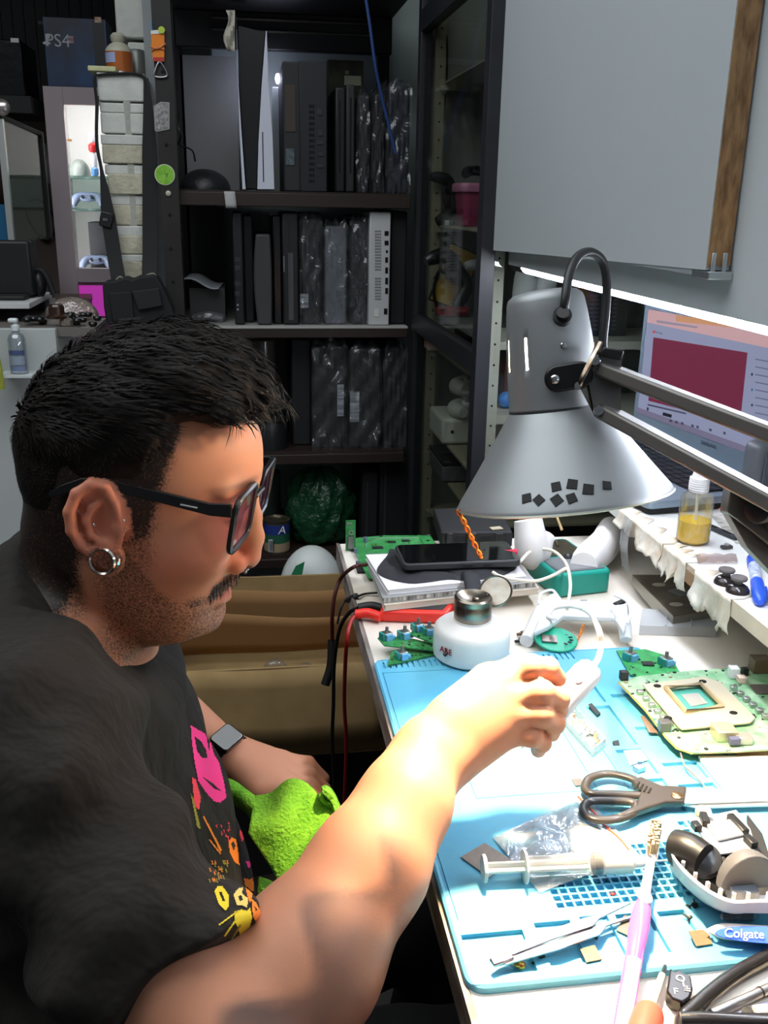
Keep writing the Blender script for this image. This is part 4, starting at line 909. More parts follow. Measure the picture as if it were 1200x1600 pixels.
x_ = lambda px: Yp(px,300,YD+.12).x
o = heap('wrapped_toy', 'pale grey wrapped item on the upper glass shelf of the lit case', 'package', (x_(125), YD+.14, shz[0]+.0006), (.038,.05,.055), mat('grey_green_wrap', (130,140,134), .35, bump=(40,.8)), 8, .12)
t = thing('figurine', 'small red, white and blue figurine on the upper glass shelf', 'figurine', (x_(152), YD+.10, shz[0]))
for z0_, z1_, r_, m_, nm in ((0,.03,.012,mat('blue_fig', (90,140,200), .4),'foot'),(.03,.075,.011,mat('white_fig', (220,220,226), .4),'body'),(.075,.105,.016,mat('red_fig', (200,40,44), .4),'shoulders'),(.105,.14,.012,mat('white_fig', (220,220,226), .4),'head')):
    MB().lathe([(r_*.7,z0_+.001),(r_,z0_+.008),(r_,z1_-.006),(r_*.6,z1_)], (x_(152),YD+.10,shz[0]), (0,0,1), 16).build(nm, m_, t)
pad('game_controller', 'blue and silver controller on the lower glass shelf of the lit case', 'controller', (x_(138), YD+.10, shz[1]+.034), .62, mat('silver_blue_pad', (120,132,160), .3), Rx(.9))
slabd = thing('game_console', 'dark grey console standing at the bottom of the lit case', 'console', (x_(155), YD+.16, zf)); MB().span((x_(132),YD+.14,zf+.0006),(x_(132)+.10,YD+.30,Yp(140,347,YD+.14).z)).build('body', mat('slate_shell', (52,54,58), .5), slabd, bevel=.003)
pad('game_controller', 'silver blue controller at the bottom of the lit case', 'controller', (x_(145), YD+.085, zf+.032), .6, mat('silver_blue_pad', (120,132,160), .3), Rx(.8))
# blue console box on top of the case
zt = ZT+.0006
bb = thing('console_box', 'dark blue console carton lettered PS4 PRO on the display case', 'box', (Yp(115,80,YD-.02).x, YD+.1, zt))
a, b = Yp(64,24,YD-.02), Yp(163,26,YD-.02)
MB().span((a.x,YD+.0,zt),(b.x,YD+.16,a.z)).build('carton', mat('midnight_blue_card', (14,22,44), .4, noise=(7,.9), col2=(28,74,128), stretch=(1,1,1)), bb, bevel=.001)
MB().span((b.x-.040,YD-.0008,zt+.002),(b.x-.006,YD+.001,a.z-.004)).build('dark_band', mat('carton_dark_band', (16,17,24), .4), bb)
MB().span((b.x-.005,YD-.001,zt+.002),(b.x-.0005,YD+.001,a.z-.004)).build('edge_band', mat('carton_blue_edge', (36,70,130), .4), bb)
LT = mat('logo_pale', (196,200,206), .5)
o_ = Yp(84,64,YD-.0005); MB().text('PS4', .052, (o_.x+.012,YD-.0012,o_.z), (1,0,.0), (0,0,1), .0006).build('logo', LT, bb)
mb = MB(); p = Yp(72.5,63,YD); mb.ell((p.x,YD-.001,p.z-.008), (.012,.0006,.005)); mb.span((p.x-.002,YD-.0016,p.z-.01),(p.x+.003,YD-.0006,p.z+.018)); mb.ell((p.x+.006,YD-.001,p.z+.010), (.006,.0006,.006)); mb.build('emblem', LT, bb)
p = Yp(110,62,YD); MB().span((p.x-.009,YD-.0014,p.z-.010),(p.x+.010,YD+.001,p.z+.010)).build('logo_patch', mat('patch_pink', (190,150,160), .5), bb); MB().text('PRO', .011, (p.x,YD-.002,p.z), (1,0,0), (0,0,1), .0006).build('logo_lettering', mat('logo_dark', (40,30,50), .5), bb)
p = Yp(152,31,YD); MB().span((p.x-.008,YD-.0014,p.z-.008),(p.x+.012,YD+.001,p.z+.008)).build('corner_badge', mat('badge_orange', (210,120,70), .5, noise=(60,.5), col2=(230,220,210)), bb)
p = Yp(68,36,YD); MB().text('SONY', .012, (p.x,YD-.0014,p.z), (1,0,0), (0,0,1), .0005).build('maker_lettering', mat('dim_lettering', (80,84,92), .5), bb)
# dark carton & clear wrap at left, black slatted blind
a, b = Yp(-40,58,YD-.05), Yp(38,150,YD-.05)
t = thing('wrapped_carton', 'black carton in glossy wrap on a ledge at far left', 'box', ((a.x+b.x)/2, YD, b.z)); MB().span((a.x,YD-.03,b.z),(b.x,YD+.2,a.z)).build('carton', mat('gloss_black_wrap', (16,16,17), .15, bump=(14,.5)), t, bevel=.003)
p = Yp(23,63,YD-.031); MB().span((p.x-.012,YD-.032,p.z-.006),(p.x+.012,YD-.0295,p.z+.006)).build('price_tag', PAPER, t)
lg = struct(MB().span((-2.2,YD-.06,b.z-.05),(b.x+.02,YD+.3,b.z-.0006)).build('trim_4', mat('dark_ledge', (30,29,29), .6)))
t = thing('slatted_blind', 'black vertical slatted blind above the console carton', 'blind', (-.7, 3.95, 1.6))
for i in range(34): MB().box((-1.45+i*.040, 3.95, 2.15), (.036,.006,1.0), rotz(.35)).build('slat', mat('blind_black', (24,24,26), .6), t)
MB().span((-1.5,3.935,2.66),(-.05,3.965,2.69)).build('head_rail', BLACKM, t)
# far left glass case edge
YG = 2.9
a = Yp(12,190,YG)
t = thing('glass_showcase', 'tall aluminium framed glass showcase cut off at the left edge', 'showcase', (Yp(0,300,YG).x-.1, YG, 0))
AL = mat('pale_aluminium', (196,198,194), .35, .6)
px_ = Yp(10,300,YG).x; zs0 = Yp(10,378,YG).z; zs1 = Yp(10,186,YG).z
MB().span((px_-.008,YG,zs0),(px_+.008,YG+.02,zs1)).build('post', AL, t); MB().span((Yp(37,300,YG).x,YG+.28,zs0),(Yp(37,300,YG).x+.012,YG+.30,zs1-.02)).build('post', BLACKM, t)
MB().span((px_-.32,YG,zs1),(px_+.008,YG+.02,zs1+.014)).build('top_rail', BLACKM, t); MB().beam((px_,YG+.02,zs1+.006),(Yp(37,300,YG).x+.006,YG+.30,zs1-.02), .014, .012).build('side_rail', BLACKM, t)
MB().add([(px_+.004,YG+.02,zs0),(Yp(37,300,YG).x+.004,YG+.28,zs0),(Yp(37,300,YG).x+.004,YG+.28,zs1-.02),(px_+.004,YG+.02,zs1)], [(0,1,2,3)]).build('glass_pane', film('smoky_glass', (190,186,180), .10, .03, milk=.12, milk_col=(170,160,150)), t)
MB().span((px_-.32,YG+.02,zs0),(px_-.010,YG+.03,zs0+.10)).build('blue_panel', mat('teal_blue_panel', (24,92,132), .4), t); MB().span((px_-.32,YG,zs0-.9),(px_+.008,YG+.30,zs0-.001)).build('plinth', mat('dark_plinth', (44,42,42), .6), t)
o = MB().lathe([(.018,0),(.022,.004),(.015,.010),(.002,.012)], Yp(3,168,YG-.02), (0,-1,0), 20); tag(o.build('round_lamp', mat('chrome_round', (200,190,186), .2, .8)), 'round shiny fitting at far left above the glass showcase', 'fitting')
# cable on the mauve wall
mb = MB(); mb.tube([Yp(44,314,4.27), Yp(62,312,4.27), Yp(78,328,4.27), Yp(86,350,4.27), Yp(80,372,4.27), Yp(62,368,4.27), Yp(48,350,4.27), Yp(40,330,4.27)], .004, 8); mb.tube([Yp(62,368,4.268), Yp(68,372,4.266), Yp(76,375,4.268)], .011, 10)
tag(mb.build('wall_cable', RUBBER), 'dark looped cable with plug on the mauve wall', 'cable')
a, b = Yp(58,223,4.29), Yp(82,287,4.29); tag(MB().span((a.x,4.292,b.z),(b.x,4.299,a.z)).build('wall_panel_box', mat('grey_white_plate', (150,146,144), .6), bevel=.002), 'pale plate on the mauve wall left of the lit case', 'plate')
# ---- white counter in front with bits on it
YW = 2.05
cx1 = Yp(86,516,YW).x; zc_ = Yp(40,514,YW).z
ctr = thing('counter', 'white counter behind the seated man at the left edge', 'counter', (-.6, YW+.3, 0))
CW = mat('white_counter_panel', (186,190,188), .5, noise=(3,.08))
MB().span((-1.5,YW,0),(cx1,YW+.018,zc_)).build('front_panel', CW, ctr, bevel=.001); MB().span((-1.5,YW+.019,zc_-.018),(cx1+.078,YW+.19,zc_)).span((-1.5,YW+.19,zc_-.018),(cx1-.02,YW+.66,zc_)).build('top', mat('dim_counter_top', (110,104,100), .4), ctr); MB().span((cx1-.018,YW+.019,0),(cx1,YW+.19,zc_-.0185)).build('side_panel', CW, ctr)
zl_ = Yp(32,583,YW-.03).z
MB().span((Yp(8,583,YW).x,YW-.065,zl_-.004),(Yp(60,583,YW).x,YW-.0005,zl_)).build('ledge', mat('pale_ledge', (196,200,200), .4), ctr)
c = Yp(29,560,YW-.03); zt_ = zc_+.0006
t = thing('sanitiser_bottle', 'clear pump bottle with blue printed label on the counter front', 'bottle', (c.x, YW-.032, zl_))
k = .40*YW/F_PX
zz = lambda py: Yp(29,py,YW-.03).z-zl_
MB().lathe([(.016,.0008),(.0175,.003),(.0175,zz(530)),(.014,zz(523)),(.007,zz(519)),(.007,zz(516))], (c.x,YW-.032,zl_), (0,0,1), 28).build('bottle', film('clear_bottle', (226,234,238), .14, .06, milk=.22, milk_col=(200,208,216)), t)
MB().lathe([(.0085,0),(.0085,.010),(.004,.012),(.004,.020)], (c.x,YW-.032,zl_+zz(516)), (0,0,1), 16).build('collar', mat('pale_pump', (214,220,222), .4), t)
MB().span((c.x-.012,YW-.040,zl_+zz(504)),(c.x+.006,YW-.024,zl_+zz(497))).build('pump_head', mat('pale_pump', (214,220,222), .4), t, bevel=.003)
for y0, y1, m_ in ((546,553,mat('label_blue', (70,84,124), .5)),(555,568,mat('label_grey', (140,150,168), .5)),(570,578,mat('label_blue2', (110,124,156), .5))):
    mb = MB(); mb.rings([[(c.x+.0179*math.cos(q), YW-.032+.0179*math.sin(q), zl_+zz(yy)) for q in [math.radians(215+110*i/12) for i in range(13)]] for yy in (y1,y0)], cap=False); mb.build('label', m_, t)
t = heap('yellow_cloth', 'yellow green cloth hanging over the counter front at the left edge', 'cloth', (Yp(-4,595,YW-.03).x, YW-.068, Yp(0,598,YW).z), (.022,.02,.115), mat('yellow_green_cloth', (170,176,70), .9, bump=(90,.5)), 4, .15)
# monitor on a stand
zm = Yp(30,470,YW+.15).z
a, b = Yp(-60,375,YW+.2), Yp(53,462,YW+.2)
t = thing('monitor', 'black monitor back standing on a small shelf at the left edge', 'monitor', ((a.x+b.x)/2, YW+.2, zm))
MB().span((a.x,YW+.20,b.z),(b.x,YW+.24,a.z)).build('screen_back', mat('monitor_black', (22,22,24), .5), t, bevel=.006)
MB().span((a.x+.02,YW+.15,zm+.001),(b.x-.01,YW+.32,zm+.010)).build('foot', BLACKM, t, bevel=.003); MB().span((a.x+.05,YW+.241,zm+.010),(a.x+.09,YW+.26,b.z+.05)).build('stand', BLACKM, t)
t = thing('small_shelf', 'pale narrow shelf carrying the black monitor', 'shelf', (a.x, YW+.2, zm))
MB().span((a.x-.1,YW+.10,zm-.012),(Yp(60,466,YW+.2).x,YW+.36,zm)).build('board', mat('pale_shelf_board', (190,190,190), .5), t, bevel=.001)
for q in (a.x+.03, b.x-.02): MB().span((q,YW+.33,zc_+.0006),(q+.015,YW+.35,zm-.0125)).build('leg', BLACKM, t)
MB().span((a.x-.1,YW+.362,zc_+.0006),(b.x+.0,YW+.37,zm-.013)).build('back_board', mat('bluish_board', (110,116,130), .6), t)
# headphones
c = Yp(66,440,YW+.24)
t = thing('headphones', 'black headphones hanging beside the black monitor', 'headphones', c)
MB().tube([Yp(56,421,YW+.25), Yp(66,424,YW+.25), Yp(75,437,YW+.25), Yp(80,450,YW+.25), Yp(84,460,YW+.25)], .007, 12).build('headband', BLACKM, t); MB().ell(Yp(61,444,YW+.25), (.017,.02,.030)).build('ear_cup', BLACK, t)
# clear sheet, jar, package and black caps
zz_ = zc_+.0006
a, b = Yp(86,459,YW+.6), Yp(162,459,YW+.6)
o = MB().span((a.x,YW+.60,zz_),(b.x-.03,YW+.603,a.z)); tag(o.build('clear_sheet', film('smoky_acrylic', (196,182,178), .05, .04, milk=.18, milk_col=(150,136,130))), 'clear acrylic sheet standing on the counter below the lit case', 'sheet')
c = Yp(90,515,YW+.045); t = thing('oil_bottle', 'clear glass bottle with dark orange-tinted lid beside the counter corner', 'bottle', (cx1+.016, YW+.045, zz_))
zo = Yp(83,500,YW+.045).z-zz_
MB().lathe([(.013,.0006),(.014,.002),(.014,max(zo,.012)),(.008,max(zo,.012)+.004)], (cx1+.016,YW+.045,zz_), (0,0,1), 20).build('bottle', film('amber_glass', (230,200,150), .15, .05, milk=.1), t)
MB().lathe([(.020,0),(.021,.004),(.016,.008),(.016,.024),(.013,.028),(.002,.029)], (cx1-.002,YW+.045,zz_+max(zo,.012)+.0042), (0,0,1), 20).build('lid', mat('dark_amber_lid', (48,30,22), .25, coat=.6), t)
o = heap('film_package', 'clump of pinkish clear film lying behind the dark lidded bottle', 'package', (Yp(112,492,YW+.2).x, YW+.2, zz_), (.06,.04,.045), film('pink_film', (226,206,196), .2, .15, bump=(40,1.), milk=.35, milk_col=(196,176,166)), 6, .15)
capm = mat('glossy_black_cap', (18,18,20), .15)
cap0 = None; rng = np.random.default_rng(11); n_ = 0
labs = 'small glossy black cap in the heap along the counter top'
for i in range(34):
    if i < 10: px, Yq = rng.uniform(42,74), YW+rng.uniform(.04,.09)
    else: px, Yq = rng.uniform(98,166), YW+rng.uniform(.03,.16)
    x__ = Yp(px,505,Yq).x
    if abs(x__-cx1) < .032 and Yq < YW+.075: continue
    pos = Vector((x__, Yq, zz_+.0075*int(rng.integers(0,2))))
    if cap0 is None:
        cap0 = MB().lathe([(.006,0),(.0085,.003),(.0095,.006),(.008,.0095),(.004,.0105),(.001,.0105)], (0,0,0), (0,0,1), 14).build('button_cap', capm); tag(cap0, labs, 'cap', 'glossy black caps on the counter'); cap0.location = pos
    else:
        o = cap0.copy(); COL.objects.link(o); o.location = pos
# ================================================================== things on the bench
def bp(px, py, z=BZ): return Zp(px, py, z)
def xy(pts, z=BZ): return [(p.x, p.y) for p in (Zp(a, b, z) for a, b in pts)]
# ---- blue repair mat, one piece with ribs, wells and a honeycomb of small cells
MATB = mat('blue_silicone', (84,168,206), .48, noise=(11,.3), col2=(104,182,204), bump=(350,.12,.001))
mx0, mx1, my0, my1 = .1355, .455, .487, .968
mt = thing('repair_mat', 'bright blue silicone repair mat with wells and ribs', 'mat', ((mx0+mx1)/2, (my0+my1)/2, BZ))
MB().prism(rrect(mx0,my0,mx1,my1,.013,7), .0018, (0,0,BZ+.0002)).build('base', MATB, mt)
W = [(.141,.186,.497,.536),(.196,.223,.500,.541),(.231,.252,.501,.543),(.258,.284,.502,.542),(.290,.311,.503,.541),(.319,.400,.505,.546),(.406,.447,.507,.548)]
W += [(.341,.367,.845,.90),(.341,.367,.762,.838),(.341,.367,.712,.755),(.341,.367,.655,.705),(.376,.410,.80,.86),(.376,.410,.735,.793),(.376,.410,.70,.728),(.376,.410,.655,.693),(.418,.446,.66,.90)]
W += [(.352+.009*i,.358+.009*i,.612+.011*j,.620+.011*j) for i in range(3) for j in range(3)]
cells = [(.2185+.0073*i, .2185+.0073*i+.0055, .5535+.0073*j, .5535+.0073*j+.0055) for i in range(17) for j in range(9)]
W += cells
comb = [(.145+.0066*i, .145+.0066*i+.0022, .945, .960) for i in range(24)]+[(.312+.0066*i, .312+.0066*i+.0022, .945, .960) for i in range(9)]
grv = [(.190,.1908,.694,.832),(.190,.302,.694,.6948),(.3012,.302,.694,.832),(.190,.302,.8312,.832),(.1415,.1425,.55,.935),(.1415,.330,.934,.935),(.329,.330,.66,.935)]
X_ = sorted({round(v,5) for r in W+comb+grv for v in r[:2]}|{mx0+.004, mx1-.004}); Y_ = sorted({round(v,5) for r in W+comb+grv for v in r[2:]}|{my0+.0035, my1-.0035})
top = MZ-BZ-.0002
H = np.full((len(X_)-1, len(Y_)-1), top)
xc = np.array([(a+b)/2 for a, b in zip(X_, X_[1:])]); yc = np.array([(a+b)/2 for a, b in zip(Y_, Y_[1:])])
for L, d in ((W, .0036), (comb, .002), (grv, .0011)):
    for r in L:
        ix = (xc > r[0]) & (xc < r[1]); iy = (yc > r[2]) & (yc < r[3]); H[np.ix_(ix, iy)] = top-d
mb = MB()
nx, ny = H.shape
# merge runs along y to keep it light
for i in range(nx):
    j = 0
    while j < ny:
        k = j
        while k+1 < ny and abs(H[i,k+1]-H[i,j]) < 1e-6: k += 1
        z = BZ+H[i,j]; mb.poly([(X_[i],Y_[j],z),(X_[i+1],Y_[j],z),(X_[i+1],Y_[k+1],z),(X_[i],Y_[k+1],z)]); j = k+1
for i in range(nx):
    for j in range(ny):
        if i+1 < nx and H[i,j] != H[i+1,j]: a, b = BZ+H[i,j], BZ+H[i+1,j]; mb.poly([(X_[i+1],Y_[j],a),(X_[i+1],Y_[j],b),(X_[i+1],Y_[j+1],b),(X_[i+1],Y_[j+1],a)])
        if j+1 < ny and H[i,j] != H[i,j+1]: a, b = BZ+H[i,j], BZ+H[i,j+1]; mb.poly([(X_[i],Y_[j+1],a),(X_[i],Y_[j+1],b),(X_[i+1],Y_[j+1],b),(X_[i+1],Y_[j+1],a)])
mb.build('tray_surface', MATB, mt, smooth=0)
o1 = rrect(mx0,my0,mx1,my1,.013,7); i1 = rrect(mx0+.004,my0+.0035,mx1-.004,my1-.0035,.0001,7)
mb = MB(); n = len(o1); zz0, zz1 = BZ+.002, MZ
vs = [(x,y,zz0) for x,y in o1]+[(x,y,zz1-.001) for x,y in o1]+[(x+(mx0+mx1-2*x)*.006,y+(my0+my1-2*y)*.004,zz1+.0003) for x,y in o1]+[(x,y,zz1) for x,y in i1]
mb.add(vs, [(l*n+i, l*n+(i+1) % n, (l+1)*n+(i+1) % n, (l+1)*n+i) for l in range(3) for i in range(n)]); mb.build('border', MATB, mt)

# ---- circuit board helpers
def board_poly(pts_px, z): return xy(pts_px, z)
def inside(p, poly):
    x, y = p; c = False; j = len(poly)-1
    for i in range(len(poly)):
        if (poly[i][1] > y) != (poly[j][1] > y) and x < (poly[j][0]-poly[i][0])*(y-poly[i][1])/(poly[j][1]-poly[i][1])+poly[i][0]: c = not c
        j = i
    return c
def smd(t, poly, z, n, seed, ang=0., rng_s=(.0015,.004), avoid=None, m=(CHIP, SOLD), nm='surface_part'):
    rng = np.random.default_rng(seed); xs = [p[0] for p in poly]; ys = [p[1] for p in poly]; R = rotz(ang); k = 0; mb = MB(); tries = 0
    while k < n and tries < 4000:
        tries += 1; p = (rng.uniform(min(xs), max(xs)), rng.uniform(min(ys), max(ys)))
        if not inside(p, poly) or (avoid and inside(p, avoid)): continue
        s = rng.uniform(*rng_s); mb.cur = int(rng.integers(0, len(m))); mb.box((p[0],p[1],z+s*.2), (s, s*rng.uniform(.5,1), s*.4), R); k += 1
    o = mb.build(nm, list(m), t, smooth=0); o['kind'] = 'stuff'; return o
TEAL = mat('teal_stick_block', (40,140,130), .4); SKYB = mat('sky_blue_wheel', (110,180,226), .4)
def stick(t, c, ang, s=1.):
    """thumbstick mechanism"""
    c = Vector(c); R = rotz(ang)
    P = lambda x, y, z: c+R @ Vector((x*s, y*s, z*s))
    MB().box(P(0,0,.0045), (.011*s,.011*s,.009*s), R).build('stick_housing', mat('stick_steel', (176,176,172), .28, .9), t, bevel=.0006)
    MB().box(P(-.0068,0,.0045), (.0026*s,.010*s,.009*s), R).build('sensor', TEAL, t); MB().box(P(0,-.0068,.004), (.008*s,.0026*s,.0075*s), R).build('sensor', SKYB, t)
    MB().box(P(.0078,-.003,.002), (.004*s,.005*s,.0035*s), R).build('switch', SKYB, t)
    MB().cyl(P(0,0,.009), P(.0006,.0004,.0155), .0021*s, n=12).build('stick_shaft', mat('shaft_grey', (130,130,126), .4, .5), t)
# ---- far green boards
z_ = BZ+.004
t = thing('circuit_board', 'long green circuit board lying at the far end of the bench', 'circuit board', (*xy([(615,850)])[0], BZ))
pl = xy([(545,843),(600,838),(672,838),(688,862),(690,905),(575,905)], z_); MB().prism(pl, .0016, (0,0,z_)).build('board', PCBG, t)
smd(t, pl, z_+.0016, 60, 1, .2, m=(CHIP, SOLD, GOLD))
for px, py, w_, h_ in ((590,858,.016,.009),(612,849,.012,.007),(634,847,.012,.007),(640,858,.016,.008)):
    p = bp(px, py, z_); MB().span((p.x-w_/2,p.y-h_/2,z_+.0017),(p.x+w_/2,p.y+h_/2,z_+.0032)).build('chip', CHIP, t)
pl2 = xy([(569,852),(584,843),(655,842),(672,865),(575,868)], z_); mb = MB(); mb.tube([(x,y,z_+.0021) for x,y in pl2], .0006, 6, closed=True, sm=0); mb.build('silver_trace', SOLD, t)
for px, py in ((556,866),(559,886),(571,848)): p = bp(px, py, z_); MB().cyl((p.x,p.y,z_+.0016),(p.x,p.y,z_+.009), .003, n=12).build('capacitor', mat('blue_grey_cap', (120,136,160), .3, .5), t)
for k in range(3): p = bp(566+6*k, 905, z_); MB().span((p.x-.003,p.y+.03,BZ+.0004),(p.x+.003,p.y+.05,z_-.0001)).build('standoff', BLACKM, t)
p = bp(548,862,BZ); t = thing('circuit_board', 'small upright green board strip at the bench corner', 'circuit board', (p.x, p.y, BZ))
zt_ = Yp(547,813,p.y+.004).z
MB().span((p.x-.0075,p.y+.003,BZ+.0006),(p.x+.0075,p.y+.0045,zt_)).build('board', PCBG, t)
MB().lathe([(.0042,0),(.0042,.0006),(.0022,.0006),(.0022,0)], (p.x+.001,p.y+.0029,zt_-.019), (0,-1,0), 18, cap=False).build('mounting_ring', SOLD, t)
MB().span((p.x-.004,p.y-.004,BZ+.006),(p.x+.0045,p.y+.0028,BZ+.024)).build('connector', BRUSH, t); MB().span((p.x-.006,p.y+.0022,zt_-.006),(p.x+.002,p.y+.003,zt_-.003)).build('pads', SOLD, t)
# ---- magazines, cloth and phone
st = xy([(596,948),(838,925)]); A = Vector((*st[0],0)); B = Vector((*st[1],0))
def mag(lab, px4, z0, th, cover, seed, pages=PAPER):
    t = thing('magazine', lab, 'magazine', (*xy(px4, z0)[0], z0), 'magazines in the pile')
    pl = xy(px4, z0); c = Vector((sum(p[0] for p in pl)/4, sum(p[1] for p in pl)/4))
    ins = [(c.x+(x-c.x)*.985, c.y+(y-c.y)*.985) for x, y in pl]
    MB().prism(ins, th-.0012, (0,0,z0+.0006)).build('pages', pages, t); MB().prism(pl, .0006, (0,0,z0)).build('back_cover', cover, t, bevel=0); MB().prism(pl, .0006, (0,0,z0+th-.0006)).build('front_cover', cover, t); return t
RMZ = BZ+.0165
def px_on(pts, z): return pts
mag('lowest magazine in the pile, cream page edges', [(600,955),(842,928),(812,884),(578,893)], RMZ, .008, mat('cover_cream', (206,196,180), .5, noise=(20,.3)), 1, mat('cream_pages', (214,202,186), .8))
mag('middle magazine with busy printed page edges', [(598,943),(838,917),(800,876),(574,886)], RMZ+.0084, .007, mat('cover_grey', (150,150,150), .5), 2, mat('printed_edges', (210,206,196), .7, noise=(260,1), col2=(40,50,56), stretch=(1,1,.1)))
mag('top magazine of the pile, white pages, under the black cloth', [(606,930),(822,908),(790,866),(571,874)], RMZ+.0158, .007, mat('cover_white', (222,218,220), .5), 3)
ztop_ = RMZ+.0158+.0070
CL = mat('black_cloth', (40,40,44), .85, bump=(260,.4,.001))
ph_c = Zp(722,880,ztop_+.012)
mb = MB(); pl = xy([(590,896),(640,912),(700,906),(735,908),(790,898),(795,880),(640,868),(612,858),(606,868)], ztop_)
cx_, cy_ = sum(p[0] for p in pl)/9, sum(p[1] for p in pl)/9
pts9 = [(p.x,p.y) for p in catmull([(x,y,0) for x,y in pl], 6, True)]
N9 = len(pts9); R = []
for j in range(9):
    k = 1-j/8; R.append([Vector((cx_+(x-cx_)*max(k,.01), cy_+(y-cy_)*max(k,.01), ztop_+.0008+.0042*min(1, j/2.)+.0022*math.sin(i*.55+j)*(1 if 0 < j < 7 else 0))) for i, (x, y) in enumerate(pts9)])
mb.rings(R)
s0_ = bp(738,905,ztop_); 
def fn(u, v):
    p = Zp(722+26*u+8*v, 897+34*v, ztop_+.004-.0*v); return Vector((p.x, p.y, ztop_+.0065-.006*v+.002*math.sin(5*u)))
mb.grid(fn, 5, 8); a_ = fn(0,1); b_ = fn(1,1)
mb.grid(lambda u, v: Vector((a_.x+(b_.x-a_.x)*u+.003*v, a_.y-.0035-.003*v, ztop_-.0005-.026*v)), 4, 5)
tag(mb.build('black_cloth', CL, solid=.0012), 'crumpled black cloth spread on the magazines beneath the phone', 'cloth')
pz = ztop_+.0088
t = thing('smartphone', 'black smartphone lying on the black cloth', 'phone', (ph_c.x, ph_c.y, pz))
A = Zp(630,893,pz); B = Zp(808,886,pz); u_ = (B-A).normalized(); u_.z = 0; L_ = .158; v_ = Vector((-u_.y, u_.x, 0))
MB().prism(rrect(0,0,L_,.076,.009,6), .0095, A, u_, v_).build('case', mat('phone_case', (44,44,47), .55), t, bevel=.0022, seg=3)
MB().prism(rrect(.0035,.0035,L_-.0035,.0725,.007,6), .0004, A+Vector((0,0,.0095)), u_, v_).build('screen', mat('phone_glass', (10,10,12), .06, coat=1.), t)
for q in (.085, .112): MB().box(A+u_*q+Vector((0,0,.005))-v_*.0004, (.012,.0012,.0024), Matrix.Rotation(math.atan2(u_.y,u_.x),3,'Z')).build('side_button', BLACKM, t)
# ---- red multimeter under the pile with its leads
z0 = BZ+.0006
t = thing('multimeter', 'red cased multimeter half hidden under the magazines', 'multimeter', (*xy([(640,960)])[0], z0))
pl = xy([(592,972),(700,976),(720,948),(604,940)], z0); 
MB().prism(pl, .0152, (0,0,z0)).build('case', mat('meter_red', (220,50,40), .4), t, bevel=.004, seg=3)
c = Vector((sum(p[0] for p in pl)/4, sum(p[1] for p in pl)/4)); MB().prism([(c.x+(x-c.x)*.84, c.y+(y-c.y)*.7) for x, y in pl], .0004, (0,0,z0+.0153)).build('face', mat('meter_face', (50,50,54), .5), t)
for px in (664,686): p = Yp(px, 968, pl[0][1]-.001); MB().lathe([(.0055,0),(.0055,.001),(.0035,.0012),(.003,-.004)], (p.x, pl[0][1]-.0035, z0+.008), (0,-1,0), 16).build('socket', BLACKM, t)
def lead(lab, nm, pts, r, m, grip=None, gm=None, gr=.005):
    t = thing(nm, lab, 'test lead', pts[0]); MB().tube(pts, r, 10).build('wire', m, t)
    if grip: MB().tube(grip, gr, 12).build('plug_grip', gm or m, t)
    return t
XE = XL-.012
REDW = mat('lead_red', (150,26,24), .45); REDG = mat('grip_red', (226,48,36), .45)
e = lambda py, z, px=541, X=XE: Vector((X, Xp(px, py, X).y, z))
pA = Zp(600,964,z0+.009); pB = Zp(556,960,BZ+.0085)
r2 = [Zp(556,960,BZ+.0085), Zp(548,972,BZ+.005), Dp(542,1000,1.17), Dp(539,1050,1.21), Dp(538,1100,1.25), Dp(541,1160,1.29), Dp(539,1230,1.33), Dp(536,1300,1.37), Dp(532,1420,1.42)]
lead('red test lead hanging over the bench edge from the multimeter', 'red_test_lead', r2, .0026, REDW, [pA+Vector((-.004,0,0)), Zp(575,958,BZ+.011), pB], REDG, .0062)
p0 = Zp(610,949,z0+.011)
r3 = [Zp(560,950,BZ+.011), Dp(545,958,1.22), Dp(530,985,1.24), Dp(522,1040,1.28), Dp(521,1100,1.31), Dp(519,1160,1.34), Dp(522,1230,1.38), Dp(515,1300,1.42), Dp(518,1420,1.46)]
lead('black test lead hanging beside the red one at the bench edge', 'black_test_lead', r3, .0026, RUBBER, [Zp(598,951,z0+.0102), Zp(580,947,BZ+.013), Zp(560,950,BZ+.011)], RUBBER, .0058)
r4 = [Zp(573,882,BZ+.02), Zp(553,886,BZ+.024), Dp(533,903,1.345), Dp(523,930,1.34), Dp(519,965,1.34), Dp(519,1010,1.36), Dp(516,1040,1.36)]
lead('dark red and black probe lead looping over the far bench corner', 'probe_lead', r4, .0028, mat('lead_dark_red', (70,22,20), .45), [Dp(519,1000,1.36), Dp(517,1040,1.36), Dp(508,1070,1.36)], RUBBER, .0065)
mb = MB(); mb.tube([Zp(592,926,BZ+.006), Zp(570,928,BZ+.003), Zp(556,933,BZ+.004), Dp(542,936,1.30), Dp(533,950,1.30), Dp(527,975,1.30)], .0016, 8); mb.tube([Zp(556,931,BZ+.005), Dp(543,938,1.30)], .004, 8, sm=0)
tag(mb.build('thin_cable', RUBBER), 'thin black cable with a knot crossing the bench edge under the magazines', 'cable')
